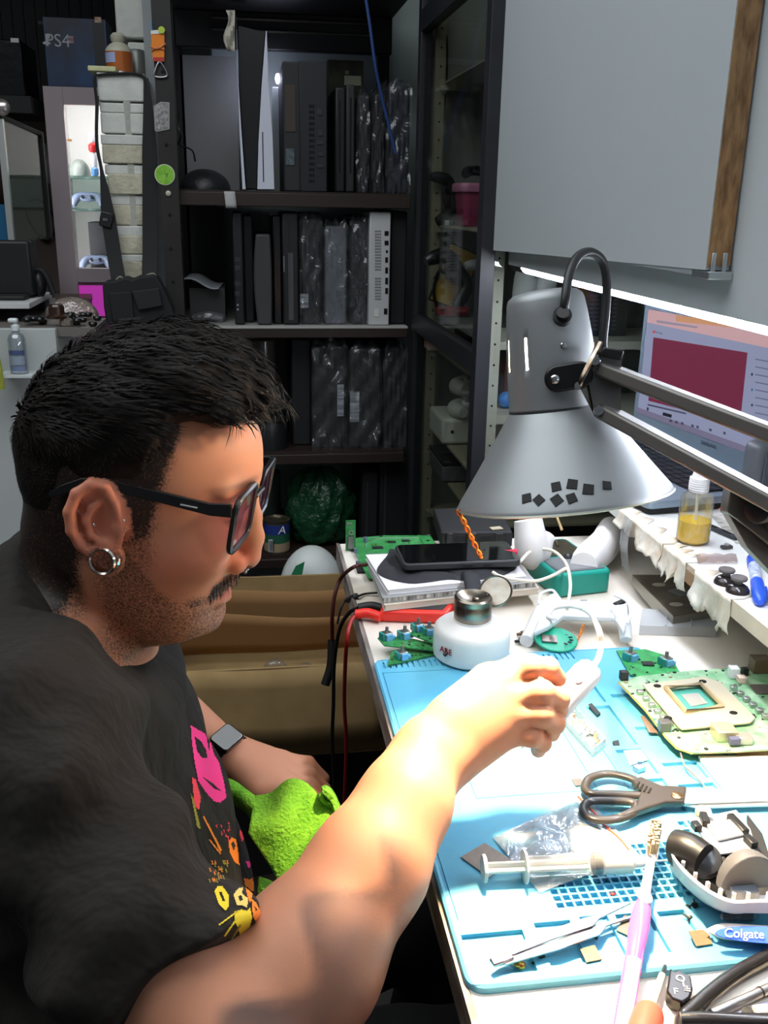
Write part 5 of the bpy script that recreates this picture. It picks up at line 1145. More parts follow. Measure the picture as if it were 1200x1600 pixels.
# ---- thumbstick boards at the mat's far corner
def sboard(lab, px4, z, sticks, seed, dz=0):
    pl = xy(px4, z); t = thing('thumbstick_board', lab, 'circuit board', (*pl[0], z), 'thumbstick boards'); MB().prism(pl, .0015, (0,0,z)).build('board', PCBG, t)
    smd(t, pl, z+.0015, 22, seed, .4, (.001,.0025), m=(CHIP, SOLD, GOLD))
    for (px, py, a) in sticks: p = Zp(px, py, z+.0015); stick(t, (p.x,p.y,z+.0016), a, .95)
    return t
sboard('green thumbstick board nearest the mat edge', [(606,1041),(612,1018),(700,1005),(690,1022)], MZ+.001, [(628,1028,.35)], 3)
sboard('green thumbstick board in the middle of the pile', [(590,998),(628,996),(690,1010),(680,1018),(600,1010)], MZ+.007, [(604,998,.4),(632,996,.3)], 4)
sboard('topmost green thumbstick board leaning at the white jar', [(640,992),(650,980),(688,985),(694,1005),(680,1008)], MZ+.0125, [(653,984,.3),(670,990,.2)], 5)
# ---- white jar with metal lid
jb = bp(735,1037,BZ); jc = Zp(737,955,BZ+.075)
JX, JY = .249, .967
t = thing('solvent_jar', 'white plastic pump jar with steel lid flipped open', 'jar', (JX, JY, MZ))
JW = mat('translucent_white_plastic', (232,230,226), .35, sub=.15)
MB().lathe([(.040,.0008),(.0435,.004),(.044,.010),(.044,.030),(.0425,.036),(.038,.040),(.024,.043),(.0215,.0445),(.0215,.047)], (JX,JY,MZ), (0,0,1), 44).build('jar_body', JW, t)
hz = MZ+.053
LIDM = mat('dull_steel', (150,146,138), .3, 1., noise=(50,.3), col2=(120,104,86))
MB().lathe([(.0205,-.006),(.0215,-.004),(.0215,.010),(.0205,.012),(.0215,.013),(.0215,.019),(.0195,.021),(.0150,.0185),(.006,.0165),(.0005,.0165)], (JX,JY,hz), (0,0,1), 40).build('metal_lid', LIDM, t)
MB().lathe([(.0035,0),(.0035,.002),(.001,.0025)], (JX+.002,JY-.002,hz+.0167), (0,0,1), 14).build('pump_hole_rim', LIDM, t)
fc = Yp(775,925,JY+.012); fn_ = (Vector(CAM)-fc).normalized()+Vector((-.25,0,.55)); fn_.normalize()
MB().lathe([(.0005,0),(.0165,0),(.0185,.001),(.0195,.003),(.0185,.0042),(.0172,.003),(.0005,.002)], fc, fn_, 36).build('flip_cover', LIDM, t)
MB().tube([Vector((JX+.019,JY+.004,hz+.019)), fc+Vector((-.015,0,-.010))], .0028, 8, sm=0).build('hinge', LIDM, t)
o = MB().text('ARE', .010, (JX-.0445*.80,JY-.0445*.60,MZ+.020), (.60,-.80,0), (0,0,1), .0006); lbl(o.build('label_lettering', mat('label_red', (150,40,44), .5), t), 'red printed lettering')
# dark clip on jar's left
mb = MB(); mb.tube([Zp(694,1024,MZ+.016), Zp(702,1016,MZ+.02), Zp(706,1008,MZ+.024)], .0022, 8); tag(mb.build('wire_hook', mat('dark_wire', (50,44,42), .4, .6)), 'small dark wire hook in front of the white jar', 'hook')
# ---- black drive at the far side
p0 = xy([(688,856),(800,856),(780,812),(676,818)], BZ)
t = thing('console_power_unit', 'black vented box standing at the back of the bench under the lamp', 'box', (*p0[0], BZ))
zt_ = Yp(740,829,p0[0][1]).z
MB().prism(p0, zt_-BZ-.001, (0,0,BZ+.0006)).build('case', BLACKM, t, bevel=.003)
a = Vector((*p0[0],0)); b = Vector((*p0[1],0)); uu = (b-a).normalized(); ww = uu.cross(Vector((0,0,1)))
for q0, q1 in ((.008,.018),(.040,.055),(.083,.095)): MB().prism([(q0,.004),(q1,.004),(q1,zt_-BZ-.002),(q0,zt_-BZ-.002)], .004, a+Vector((0,0,BZ))+ww*-.0002, uu, (0,0,1)).build('rib', BLACK, t, bevel=.001)
mb = MB()
for i in range(7):
    for j in range(4):
        for q in (.021, .060): c = a+uu*(q+i*.0027+.0012*(j % 2))+Vector((0,0,BZ+.008+j*.0032))+ww*.0004; mb.cyl(c-ww*.001, c+ww*.0002, .0010, n=6)
mb.build('vent', mat('hole_black', (8,8,8), .9), t)
pp = Zp(777,828,zt_); MB().box((pp.x,pp.y+.006,zt_+.0008), (.018,.012,.001), rotz(.2)).build('pale_sticker', mat('cream_sticker', (176,166,140), .6), t)
# ---- white plastic hoses / shells beyond the teal box
def shell(lab, pts, r, m=WHITEP, nm='curved_grip', hole=None):
    t = thing(nm, lab, 'handle', pts[0]); MB().tube(pts, r, 18).build('body', m, t)
    if hole: MB().ell(hole[0], hole[1]).build('thumb_button', BLACK, t)
    return t
HW = mat('warm_white_shell', (226,222,220), .5)
h1 = [Zp(838,862,BZ+.055)+Vector((0,.045,.03)), Zp(836,866,BZ+.042)+Vector((0,.012,0)), Zp(844,862,BZ+.028)+Vector((0,.018,0)), Zp(858,858,BZ+.022)+Vector((0,.024,0))]
shell('white curved plastic handle standing beyond the teal box, black button at its side', h1, lambda u: .017+.008*math.sin(PI*min(1,u*.8+.1)), HW, hole=(Zp(808,857,BZ+.03)+Vector((0,-.012,.0)), (.008,.007,.012)))
h2 = [Zp(912,884,BZ+.034), Zp(922,872,BZ+.026), Zp(945,850,BZ+.030), Zp(962,832,BZ+.030)+Vector((0,.02,0))]
shell('white plastic handle lying beside the teal box, under the riser', h2, lambda u: .014+.010*math.sin(PI*min(1,.15+u*.7)), HW, hole=(Zp(890,876,BZ+.026)+Vector((-.006,-.010,.006)), (.009,.007,.009)))
mb = MB(); mb.cyl(Zp(878,800,BZ+.07)+Vector((0,.1,.02)), Zp(888,838,BZ+.03)+Vector((0,.03,0)), .002, n=8); tag(mb.build('wooden_stick', mat('pale_wood', (190,160,116), .7)), 'thin pale wooden stick leaning behind the white handles', 'stick')
# ---- teal tool box with metal insides
tz = BZ+.0006
pl = xy([(815,897),(868,940),(945,925),(950,893),(902,868),(825,862)], tz)
t = thing('teal_meter', 'teal green meter case lying open-faced with a dark panel', 'meter', (*pl[1], tz))
TL = mat('teal_case', (20,140,126), .35)
cX = sum(p[0] for p in pl)/6; cY = sum(p[1] for p in pl)/6
A = Vector((*xy([(868,936)])[0],0)); B = Vector((*xy([(944,920)])[0],0)); C_ = Vector((*xy([(808,880)])[0],0))
ua = (B-A); wdt = ua.length; ua.normalize(); va = Vector((-ua.y, ua.x, 0)); 
lv = (C_-A); ln = .135; va = (lv.normalized()*.85+va*.25).normalized(); ua = Vector((va.y,-va.x,0)); 
th_ = .033
MB().prism(rrect(0,0,wdt,ln,.010,5), th_, A+Vector((0,0,tz)), ua, va).build('case', TL, t, bevel=.004, seg=3)
MB().prism(rrect(.006,.008,wdt-.006,.060,.003,3), .0008, A+Vector((0,0,tz+th_)), ua, va).build('grey_panel', mat('panel_grey', (96,96,100), .35), t)
MB().prism(rrect(.008,.012,wdt-.008,.056,.002,3), .0004, A+Vector((0,0,tz+th_+.0008)), ua, va).build('display', mat('display_grey', (120,122,126), .2), t)
MB().prism(rrect(.006,.066,wdt-.006,ln-.008,.003,3), .0006, A+Vector((0,0,tz+th_)), ua, va).build('dark_panel', mat('dark_gold_panel', (84,76,60), .35, .5, noise=(60,.6)), t)
for k in range(3): MB().tube([A+ua*(.012+.02*k)+va*(.075+.012*k)+Vector((0,0,tz+th_+.002)), A+ua*(.02+.018*k)+va*(.095+.008*k)+Vector((0,0,tz+th_+.006)), A+ua*(.03+.014*k)+va*(.115)+Vector((0,0,tz+th_+.002))], .0016, 8).build('metal_band', mat('band_bronze', (120,108,86), .3, .9), t)
# red plug
mb = MB(); a = Zp(792,868,ztop_+.018)+Vector((0,.02,0)); b = Zp(815,872,ztop_+.016)+Vector((0,.02,0)); mb.cyl(a, b, .0005, .0055, 14); tag(mb.build('red_plug', mat('crimson_plug', (196,36,64), .4)), 'crimson pointed plug tip behind the end of the smartphone', 'plug')
# ---- cream cable loops
CRM = mat('cream_cable', (222,214,196), .45)
mb = MB(); mb.tube([Zp(812,878,BZ+.053), Zp(832,860,BZ+.05), Zp(862,860,BZ+.055), Zp(884,880,BZ+.05), Zp(891,910,BZ+.040), Zp(889,935,BZ+.035), Zp(886,952,BZ+.03)], .0022, 10); mb.tube([Zp(800,905,BZ+.052), Zp(835,908,BZ+.05), Zp(862,900,BZ+.045), Zp(884,888,BZ+.048)], .0022, 10)
mb.tube([Zp(800,905,BZ+.052), Zp(780,900,BZ+.054), Zp(770,894,BZ+.056)], .0022, 10)
tag(mb.build('cream_cable', CRM), 'cream cable looping over the teal meter case', 'cable')
# ---- white headset-like shell in the middle of the bench
t = thing('white_shell', 'white controller front shell with loops of wire behind the blue mat', 'shell', (*xy([(910,955)])[0], BZ))
zs = BZ+.028
pl = xy([(868,935),(955,940),(985,945),(975,985),(960,962),(880,960),(858,975),(835,985),(850,945)], zs)
MB().prism(pl, .010, (0,0,zs-.010)).build('front', WHITEP, t, bevel=.003)
mb = MB(); mb.tube([Zp(868,940,zs), Zp(848,955,zs-.004), Zp(832,985,BZ+.010), Zp(822,1002,BZ+.008)], lambda u: .011-.003*u, 14); lbl(mb.build('grip', WHITEP, t), 'left grip')
mb = MB(); mb.tube([Zp(965,955,zs), Zp(975,975,zs-.006), Zp(978,1000,BZ+.010)], lambda u: .010-.003*u, 14); lbl(mb.build('grip', WHITEP, t), 'right grip')
for pts in ([(842,945),(845,928),(862,922),(872,932)],[(960,930),(980,940),(985,960),(980,975)]): MB().tube([Zp(a,b,zs+.004) for a,b in pts], .0018, 8).build('wire_loop', WHITEP, t)
MB().box(Zp(968,942,zs+.0005), (.018,.007,.003), rotz(.6)).build('slot', BLACKM, t)
MB().box(Zp(912,938,zs+.0005), (.008,.003,.002)).build('slot', mat('pale_slot', (180,176,172), .5), t)
# ---- metal drive cover
tz = BZ+.0006; zt_ = BZ+.024
t = thing('drive_shield', 'dull metal drive cover with a yellow dot lying under the riser', 'cover', (*xy([(1050,940)])[0], tz))
pl = xy([(1050,965),(1125,955),(1100,925),(1075,898),(990,897)], zt_)
pl = xy([(1052,962),(1128,950),(1072,898),(988,898)], zt_)
MB().prism(pl, .0012, (0,0,zt_-.0012)).build('top_plate', mat('stained_steel', (104,94,80), .42, .8, noise=(16,.5), col2=(150,142,128)), t)
sd = mat('bright_side', (150,146,138), .35, .9)
for i in (0,1,3):
    a, b = Vector((*pl[i],0)), Vector((*pl[(i+1) % 4],0)); d_ = (b-a).normalized(); w_ = Vector((0,0,1)).cross(d_)
    MB().prism([(0,0 if i != 3 else .010),((b-a).length,0),((b-a).length,zt_-.0013-tz),(0,zt_-.0013-tz)], .001, a+Vector((0,0,tz)), d_, (0,0,1), w_).build('side_wall', sd, t)
for k, (u, v) in enumerate(((.25,.22),(.7,.30),(.3,.72))): 
    q = Vector((*pl[0],0)).lerp(Vector((*pl[1],0)), u).lerp(Vector((*pl[3],0)).lerp(Vector((*pl[2],0)), u), v); MB().lathe([(.006,0),(.006,.0004),(.0005,.0005)], (q.x,q.y,zt_), (0,0,1), 20, sc=(1.5,1)).build('pale_spot', mat('pale_metal_spot', (196,190,176), .4, .6), t)
q = Vector((*pl[0],0)).lerp(Vector((*pl[2],0)), .55); MB().box((q.x,q.y,zt_+.0004), (.028,.024,.0005), rotz(.4)).build('foil_patch', mat('foil_blue_grey', (150,158,162), .25, .8), t)
q = Vector((*pl[1],0)); MB().lathe([(.005,0),(.005,.0005),(.0022,.0006)], (q.x-.010,q.y+.006,zt_), (0,0,1), 18).build('yellow_dot', mat('yellow_dot', (226,216,40), .5), t)
# ---- frosted strip box in front of it
t = thing('clear_box', 'flat frosted clear plastic box in front of the metal drive cover', 'box', (*xy([(1050,985)])[0], BZ))
pl = xy([(998,992),(1118,996),(1122,970),(1002,965)], BZ)
FRO = film('frosted_clear', (246,246,246), .10, .15, milk=.45)
MB().prism(pl, .012, (0,0,BZ+.0006)).build('body', FRO, t); 
for k in (.33,.66): 
    a = Vector((*pl[0],BZ+.0008)).lerp(Vector((*pl[1],BZ+.0008)), k); b = Vector((*pl[3],BZ+.0008)).lerp(Vector((*pl[2],BZ+.0008)), k); MB().beam(a+Vector((0,0,.0135)), b+Vector((0,0,.0135)), .0015, .002).build('divider', FRO, t)
# ---- teal round board on the comb
p = Zp(868,1006,MZ); c = Vector((p.x, p.y, MZ+.004))
t = thing('round_board', 'round teal green circuit disc at the far edge of the mat', 'circuit board', c)
nn = Vector((0,-.15,1)).normalized()
MB().lathe([(.0245,0),(.0255,.001),(.0255,.0022),(.0245,.003),(.0005,.003)], c, nn, 36).build('disc', mat('teal_board', (24,160,128), .4), t)
x_, y_, z__ = frame(nn, (0,1,0))
MB().box(c+nn*.0042+Vector((-.009,-.002,0)), (.018,.014,.002), Matrix.Rotation(.15,3,'X') @ rotz(-.25)).build('chip', mat('grey_chip', (120,110,104), .35, .5), t)
mb = MB()
for k in range(7): a = -1.2+k*.42; mb.box(c+nn*.0036+Vector((.018*math.cos(a),.017*math.sin(a),.0)), (.0045,.002,.0012), rotz(a))
mb.build('contacts', CHIP, t)
# copper spring and small black parts
mb = MB(); a, b = Zp(912,978,BZ+.012), Zp(902,1004,BZ+.003); mb.tube([a+(b-a)*(i/60)+Vector((.0025*(1-i/70)*math.cos(i*.9),0,.0025*(1-i/70)*math.sin(i*.9))) for i in range(61)], .0007, 5, sm=0); tag(mb.build('copper_spring', mat('copper', (226,140,60), .3, .9)), 'small copper spring leaning near the round teal disc', 'spring')
for i, (px, py, lab) in enumerate(((812,1001,'small black plug beside the white jar'),(815,990,'brass tipped black plug behind the small black one'))):
    p = bp(px, py, BZ+.004); o = MB(); o.cyl(p, p+Vector((.017,.004,0)), .0035, n=12); o.cyl(p+Vector((-.006,-.002,0)), p, .002, n=10); tag(o.build('black_plug', BLACK if i == 0 else mat('brass_black', (96,76,50), .4, .5)), lab, 'plug')
# ---- green two-stick board at the mat's far right
pl_px = [(963,1018),(1008,1016),(1048,1028),(1062,1052),(1010,1062),(985,1056)]
z = MZ+.0012; pl = xy(pl_px, z)
t = thing('thumbstick_board', 'bright green board with two thumbsticks beyond the big motherboard', 'circuit board', (*pl[0], z))
MB().prism(pl, .0015, (0,0,z)).build('board', mat('light_board_green', (60,160,90), .4, noise=(80,.4)), t); smd(t, pl, z+.0015, 30, 9, .3, (.001,.003), m=(CHIP, SOLD, GOLD))
for px, py, a in ((984,1030,.5),(1040,1038,.3)): p = Zp(px, py, z+.0015); stick(t, (p.x,p.y,z+.0016), a, 1.)
p = Zp(1012,1040,z); MB().box((p.x,p.y,z+.0024), (.013,.009,.0016), rotz(-.2)).build('chip', CHIP, t)
# ---- big console motherboard
z = MZ+.010
BIG = mat('motherboard_green', (104,160,116), .38, noise=(60,.5), col2=(168,196,164), coat=.3)
pl_px = [(966,1066),(1000,1058),(1080,1050),(1215,1040),(1215,1172),(1150,1176),(1082,1178),(1058,1170),(1040,1152),(1010,1112)]
pl = xy(pl_px, z)
t = thing('console_motherboard', 'large console motherboard with a square metal clamp frame', 'circuit board', (*pl[0], z))
MB().prism(pl, .0016, (0,0,z)).build('board', BIG, t); zb = z+.0016
lbl(MB().prism([(x*.998+.001*0, y) for x, y in pl], .0003, (0,0,z-.0004)).build('board_edge', mat('amber_board_edge', (196,160,60), .5), t), 'amber board edge')
frp = xy([(1004,1070),(1100,1058),(1125,1066),(1180,1122),(1172,1130),(1066,1140),(1060,1136)], zb+.004); inn = xy([(1040,1078),(1095,1072),(1128,1106),(1072,1116)], zb+.004)
cx_ = sum(p[0] for p in inn)/4; cy_ = sum(p[1] for p in inn)/4
mb = MB()
op = [(p.x,p.y) for p in [Vector((*frp[i],0)).lerp(Vector((*frp[(i+1) % len(frp)],0)), k/4) for i in range(len(frp)) for k in range(4)]]
ip = []
for x, y in op:
    dx, dy = x-cx_, y-cy_; lo_, hi_ = 0, 1.
    for _ in range(18):
        md = (lo_+hi_)/2
        if inside((cx_+dx*md, cy_+dy*md), inn): lo_ = md
        else: hi_ = md
    ip.append((cx_+dx*lo_, cy_+dy*lo_))
n = len(op); za, zc2 = zb+.0032, zb+.0046
vs = [(x,y,za) for x,y in op]+[(x,y,zc2) for x,y in op]+[(x,y,zc2) for x,y in ip]+[(x,y,za) for x,y in ip]
mb.add(vs, [(l*n+i, l*n+(i+1) % n, ((l+1) % 4)*n+(i+1) % n, ((l+1) % 4)*n+i) for l in range(4) for i in range(n)])
mb.build('clamp_frame', mat('clamp_steel', (206,196,172), .36, .35), t)
mb = MB(); mb.tube([(x,y,zc2+.002) for x,y in inn], .0028, 6, closed=True, sm=0); mb.build('raised_lip', mat('clamp_lip', (190,170,136), .35, .35), t)
for px, py in ((1027,1072),(1098,1065),(1044,1122),(1146,1114)): p = Zp(px, py, zc2); MB().lathe([(.0034,0),(.0034,.0006),(.0005,.0007)], (p.x,p.y,zc2), (0,0,1), 16, sc=(1.2,1)).build('screw_hole', mat('hole_black', (8,8,8), .9), t)
q_ = xy([(1046,1080),(1092,1075),(1122,1105),(1076,1112)], zb+.001); MB().prism(q_, .0012, (0,0,zb+.0002)).build('processor_base', mat('processor_green', (70,150,140), .4), t)
q_ = xy([(1064,1086),(1090,1083),(1106,1099),(1080,1104)], zb+.002); MB().prism(q_, .001, (0,0,zb+.0015)).build('processor_die', mat('die_silver', (206,206,204), .25, .6), t)
smd(t, pl, zb, 90, 21, .3, (.0015,.0035), avoid=frp, m=(CHIP, SOLD, mat('ceramic_tan', (176,160,130), .5)))
for px, py, sx_, sy_, sz_, m_, nm in ((974,1062,.009,.007,.010,CHIP,'coil'),(1037,1141,.011,.009,.010,mat('coil_grey', (100,100,102), .3, .5),'connector'),(1130,1152,.020,.020,.011,mat('port_shell', (206,200,170), .3, .6),'port'),(1160,1160,.015,.012,.008,mat('jack_shell', (196,194,186), .3, .7),'port'),(1186,1048,.020,.016,.016,mat('brown_connector', (96,84,66), .5),'connector'),(1163,1054,.007,.006,.008,CHIP,'coil'),(1145,1058,.010,.010,.012,WHITEP,'capacitor'),(1158,1066,.009,.009,.007,mat('pink_cap', (216,190,176), .4),'capacitor'),(1196,1078,.028,.020,.0014,mat('grey_chip', (120,110,104), .35, .5),'chip')):
    p = Zp(px, py, zb); MB().box((p.x,p.y,zb+sz_/2+.0003), (sx_,sy_,sz_), rotz(-.1)).build(nm, m_, t, bevel=.0008)
for k in range(6): p = Zp(1146+10*k, 1078+9*k, zb); MB().box((p.x,p.y,zb+.0026), (.007,.006,.005), rotz(-.1)).build('coil', SOLD, t, bevel=.0008)
for k in range(6): p = Zp(1000+9*k, 1084+10*k, zb); MB().box((p.x,p.y,zb+.0022), (.007,.006,.004), rotz(-.1)).build('coil', SOLD, t, bevel=.0008)
p = Zp(1146,1166,zb); MB().box((p.x,p.y,zb+.006), (.010,.006,.006)).build('usb_mouth', mat('usb_dark', (80,84,110), .4), t)
for px, py in ((990,1075),(1190,1160),(1060,1160)): p = Zp(px, py, MZ); MB().cyl((p.x,p.y,MZ+.0003),(p.x,p.y,z-.0005), .003, n=10).build('standoff', SOLD, t)
# ================================================================== laptop on the riser
Hn = Vector((.739,1.20,RZ+.0235)); Hf = Vector((.675,1.565,RZ+.0235)); du = (Hn-Hf).normalized(); LW = (Hn-Hf).length
dn = Vector((du.y,-du.x,0)).normalized(); dn = dn if dn.x < 0 else -dn           # towards its user
t = thing('laptop', 'open silver laptop showing a web page on the riser shelf', 'laptop', (.65,1.38,RZ))
SIL = mat('silver_blue_laptop', (150,168,184), .35, .55); SILD = mat('laptop_deck', (140,156,170), .4, .5)
bd = .205
MB().prism(rrect(0,-.004,bd,LW,.010,4), .011, Hf+Vector((0,0,-.014)), dn, du).build('base', SILD, t, bevel=.002)
MB().prism(rrect(.004,.0,bd-.004,LW-.004,.008,4), .0075, Hf+Vector((0,0,-.0216)), dn, du).build('base_bottom', BLACKM, t)
MB().prism([(.022,.018),(.118,.018),(.118,LW-.018),(.022,LW-.018)], .0004, Hf+Vector((0,0,-.0030)), dn, du).build('keyboard_well', mat('key_well', (38,40,44), .5), t)
KEY = mat('key_black', (22,22,25), .35)
for r in range(6):
    for c in range(15):
        u0 = .024+r*.0155; v0 = .021+c*(LW-.042)/15; w_ = (LW-.042)/15
        if r == 5 and 4 <= c <= 8:
            if c > 4: continue
            w_ *= 5
        MB().prism([(u0,v0+.001),(u0+.0135,v0+.001),(u0+.0135,v0+w_-.0015),(u0,v0+w_-.0015)], .0016, Hf+Vector((0,0,-.0026)), dn, du).build('key', KEY, t, smooth=0)
MB().prism(rrect(.130,LW*.36,.190,LW*.62,.003,3), .0004, Hf+Vector((0,0,-.0029)), dn, du).build('touchpad', SIL, t)
MB().prism([(.180,.03),(.196,.03),(.196,.052),(.180,.052)], .0003, Hf+Vector((0,0,-.0029)), dn, du).build('blue_badge', mat('badge_blue', (90,150,220), .4), t)
rec = math.radians(.5); up = (Vector((0,0,1))*math.cos(rec)-dn*math.sin(rec)).normalized(); nrm = (dn*math.cos(rec)+Vector((0,0,1))*math.sin(rec)).normalized()
SH = .234
P0 = Hf+nrm*.0002
def scr(px, py, off=0.):
    v = Vector(ray(px, py)); o = Vector(CAM); q = P0+nrm*off; k = (q-o).dot(nrm)/v.dot(nrm); return o+v*k
def loc(px, py): p = scr(px, py)-P0; return p.dot(du), p.dot(up)
u0, v0 = loc(996,645); u1, v1 = loc(1012,483)
MB().prism(rrect(u0-.013,.002,LW,SH,.010,4), .006, Hf-nrm*.0062, du, up, nrm).build('lid', SIL, t, bevel=.0015)
def ui(name, quad, m, off): return MB().poly([scr(a, b, off) for a, b in quad]).build(name, m, t, smooth=0)
def em(n, c, s=.85): return mat(n, tuple(int(v*.25) for v in c), .3, emit=s, ecol=c)
uw = LW-.020
MB().prism([(u0,v0),(uw,v0),(uw,v0+.178),(u0,v0+.178)], .0003, P0, du, up, nrm).build('screen', em('screen_page', (150,156,186), .75), t, smooth=0)
MB().prism([(u0,v0+.156),(uw,v0+.156),(uw,v0+.178),(u0,v0+.178)], .0002, P0+nrm*.0004, du, up, nrm).build('browser_bar', em('browser_bar', (206,166,170), .8), t, smooth=0)
MB().prism([(u0,v0),(uw,v0),(uw,v0+.010),(u0,v0+.010)], .0002, P0+nrm*.0004, du, up, nrm).build('task_bar', em('task_bar', (128,122,150), .7), t, smooth=0)
ui('tab_strip', [(1056,492),(1215,514),(1215,520),(1056,502)], em('tab_orange', (206,150,108), .8), .0008)
ui('address_bar', [(1026,500),(1090,510),(1089,513),(1026,504)], em('address_grey', (160,150,170), .7), .0008)
ui('video_frame', [(1021,527),(1168,551),(1156,664),(1013,626)], em('video_maroon', (120,44,70), .75), .0008)
ui('site_logo', [(1020,516.5),(1024,517),(1024,520.5),(1020,520)], em('logo_red', (200,60,80), .8), .0008)
TX = em('page_text', (84,84,112), .5)
MB().text('YouTube', .0052, scr(1030,520,.0009), du, up, .0001).build('page_lettering', TX, t, smooth=0)
ui('title_line', [(1012,631),(1072,645),(1072,647.5),(1012,633.5)], TX, .0008)
for i in range(14): 
    x = 1176; y = 560+i*12
    ui('comment_line', [(x+4,y),(x+30,y+5),(x+30,y+7),(x+4,y+2)], em('comment_grey', (120,124,156), .6), .0008)
    if i % 2 == 0 and i > 1: c = scr(x-1,y+1,.0009); MB().lathe([(.0022,0),(.0001,.0001)], c, nrm, 12, cap=False).build('avatar', em('avatar_dark', (60,66,96), .5) if i % 4 else em('avatar_teal', (70,130,170), .6), t)
c = scr(1012,639,.0009); MB().lathe([(.0032,0),(.0001,.0001)], c, nrm, 14, cap=False).build('avatar', em('avatar_dark', (60,66,96), .5), t)
ui('dark_button', [(1036,644),(1050,648),(1049,653),(1035,649)], em('button_dark', (40,40,56), .5), .0008)
for px in (1046,1055,1064,1080,1088,1108,1130): ui('icon', [(px,655+(px-1046)*.23),(px+4,656+(px-1046)*.23),(px+4,660+(px-1046)*.23),(px,659+(px-1046)*.23)], TX, .0008)
MB().text('SAMSUNG', .0085, scr(1107,695,.0004), du, up, .0003).build('maker_lettering', mat('lettering_slate', (84,92,108), .4, .4), t, smooth=0)
for k in (.06,.30): MB().cyl(Hf+du*k+Vector((0,0,-.001)), Hf+du*(k+.03)+Vector((0,0,-.001)), .0035, n=12).build('hinge', SILD, t)
# ---- pump bottle with yellow liquid
bx0 = Vector((.553,1.062,RZ))
kk = lambda py: Yp(1075,py,1.062).z-RZ
t = thing('pump_bottle', 'clear pump bottle half full of yellow liquid on the riser', 'bottle', bx0)
bh = kk(770); cap0_ = kk(768); lh = kk(812); capt = kk(738)
rb = .0205
MB().lathe([(rb*.8,.0008),(rb,.004),(rb,bh*.86),(rb*.9,bh*.95),(rb*.62,bh)], bx0, (0,0,1), 36).build('bottle', film('clear_bottle2', (244,244,240), .10, .04, milk=.06), t)
MB().lathe([(rb*.78,.0018),(rb*.95,.005),(rb*.95,lh)], bx0, (0,0,1), 36).build('liquid', mat('yellow_liquid', (255,212,30), .12), t)
MB().lathe([(.0118,cap0_),(.0123,cap0_+.001),(.0120,cap0_+(capt-cap0_)*.72),(.0095,cap0_+(capt-cap0_)*.76),(.0085,capt),(.004,capt+.001)], bx0, (0,0,1), 28).build('cap', mat('white_cap', (226,222,222), .4), t)
for k in range(4): z = cap0_+.003+k*.0028; MB().lathe([(.0122,z),(.0126,z+.0007),(.0122,z+.0014)], bx0, (0,0,1), 28, cap=False).build('ridge', mat('white_cap', (226,222,222), .4), t)
MB().cyl(bx0+Vector((.001,0,lh*.5)), bx0+Vector((0,0,bh)), .0018, n=10).build('dip_tube', mat('pale_tube', (226,222,206), .4), t)
# ---- marker, two thumbsticks, clip, scraps on the riser
t = thing('marker_pen', 'blue and white marker pen lying at the right edge of the riser', 'marker', Zp(1182,905,RZ))
a, b = Zp(1176,872,RZ+.006), Zp(1188,942,RZ+.006); d_ = (b-a)
BLU = mat('marker_blue', (40,84,206), .35)
MB().lathe([(.003,-.001),(.0068,.002),(.0072,.006),(.0072,d_.length*.2)], a, d_, 20).build('end_cap', BLU, t); MB().lathe([(.0066,d_.length*.2),(.0066,d_.length*.58)], a, d_, 20).build('barrel', mat('marker_white', (220,222,228), .4, noise=(160,.25), col2=(120,140,190)), t)
MB().lathe([(.0072,d_.length*.58),(.0074,d_.length*.9),(.006,d_.length*.97),(.003,d_.length)], a, d_, 20).build('cap', BLU, t); s_ = d_.normalized().cross(Vector((0,0,1)))
MB().beam(a+d_*.66+s_*-.0085, a+d_*.98+s_*-.0095, .002, .003).build('clip', BLU, t)
for i, (px, py, lab) in enumerate(((1133,912,'grey topped thumbstick cap on the riser, farther of the two'),(1152,925,'grey topped thumbstick cap on the riser, nearer the marker'))):
    c = Zp(px, py, RZ+.0006); t = thing('joystick_top', lab, 'thumbstick', c, 'thumbstick caps on the riser')
    MB().lathe([(.0130,0),(.0128,.003),(.0105,.007),(.0065,.0095),(.004,.010)], c, (0,0,1), 28).build('dome', mat('dome_brown_black', (48,42,42), .18, coat=.4), t)
    MB().lathe([(.004,.010),(.0045,.013),(.0085,.0145),(.0092,.0165),(.0085,.018),(.006,.0172),(.001,.0165)], c, (0,0,1), 28).build('cap_top', mat('grey_rubber_top', (96,90,88), .7), t)
c = Zp(1135,857,RZ+.0006); t = thing('small_clip', 'tiny dark connector near the bottle foot on the riser', 'connector', c); MB().box(c+Vector((0,0,.002)), (.014,.007,.004), rotz(.1)).build('body', mat('dark_clip', (60,58,60), .4), t, bevel=.0008); MB().box(c+Vector((0,.0005,.005)), (.004,.003,.003)).build('pin', SOLD, t)
mb = MB(); P4 = [Zp(a,b,RZ+.001) for a,b in ((1086,868),(1150,868),(1152,880),(1090,882))]
def fn(u, v): p = P4[0].lerp(P4[1],u).lerp(P4[3].lerp(P4[2],u),v); return p+Vector((0,0,.001+.002*abs(math.sin(9*u+3*v))))
mb.grid(fn, 10, 4); tag(mb.build('film_scrap', film('pink_grey_film', (222,208,204), .12, .12, milk=.3, milk_col=(180,164,160))), 'small crumpled scrap of film on the riser before the thumbsticks', 'scrap')
p = Zp(1112,828,RZ); t = thing('spudger', 'slim dark metal strip with slots lying behind the pump bottle', 'strip', p)
a, b = Zp(1098,818,RZ+.003), Zp(1153,842,RZ+.003); MB().beam(a, b, .009, .005).build('strip', mat('gunmetal', (66,68,72), .35, .7), t, bevel=.0006)
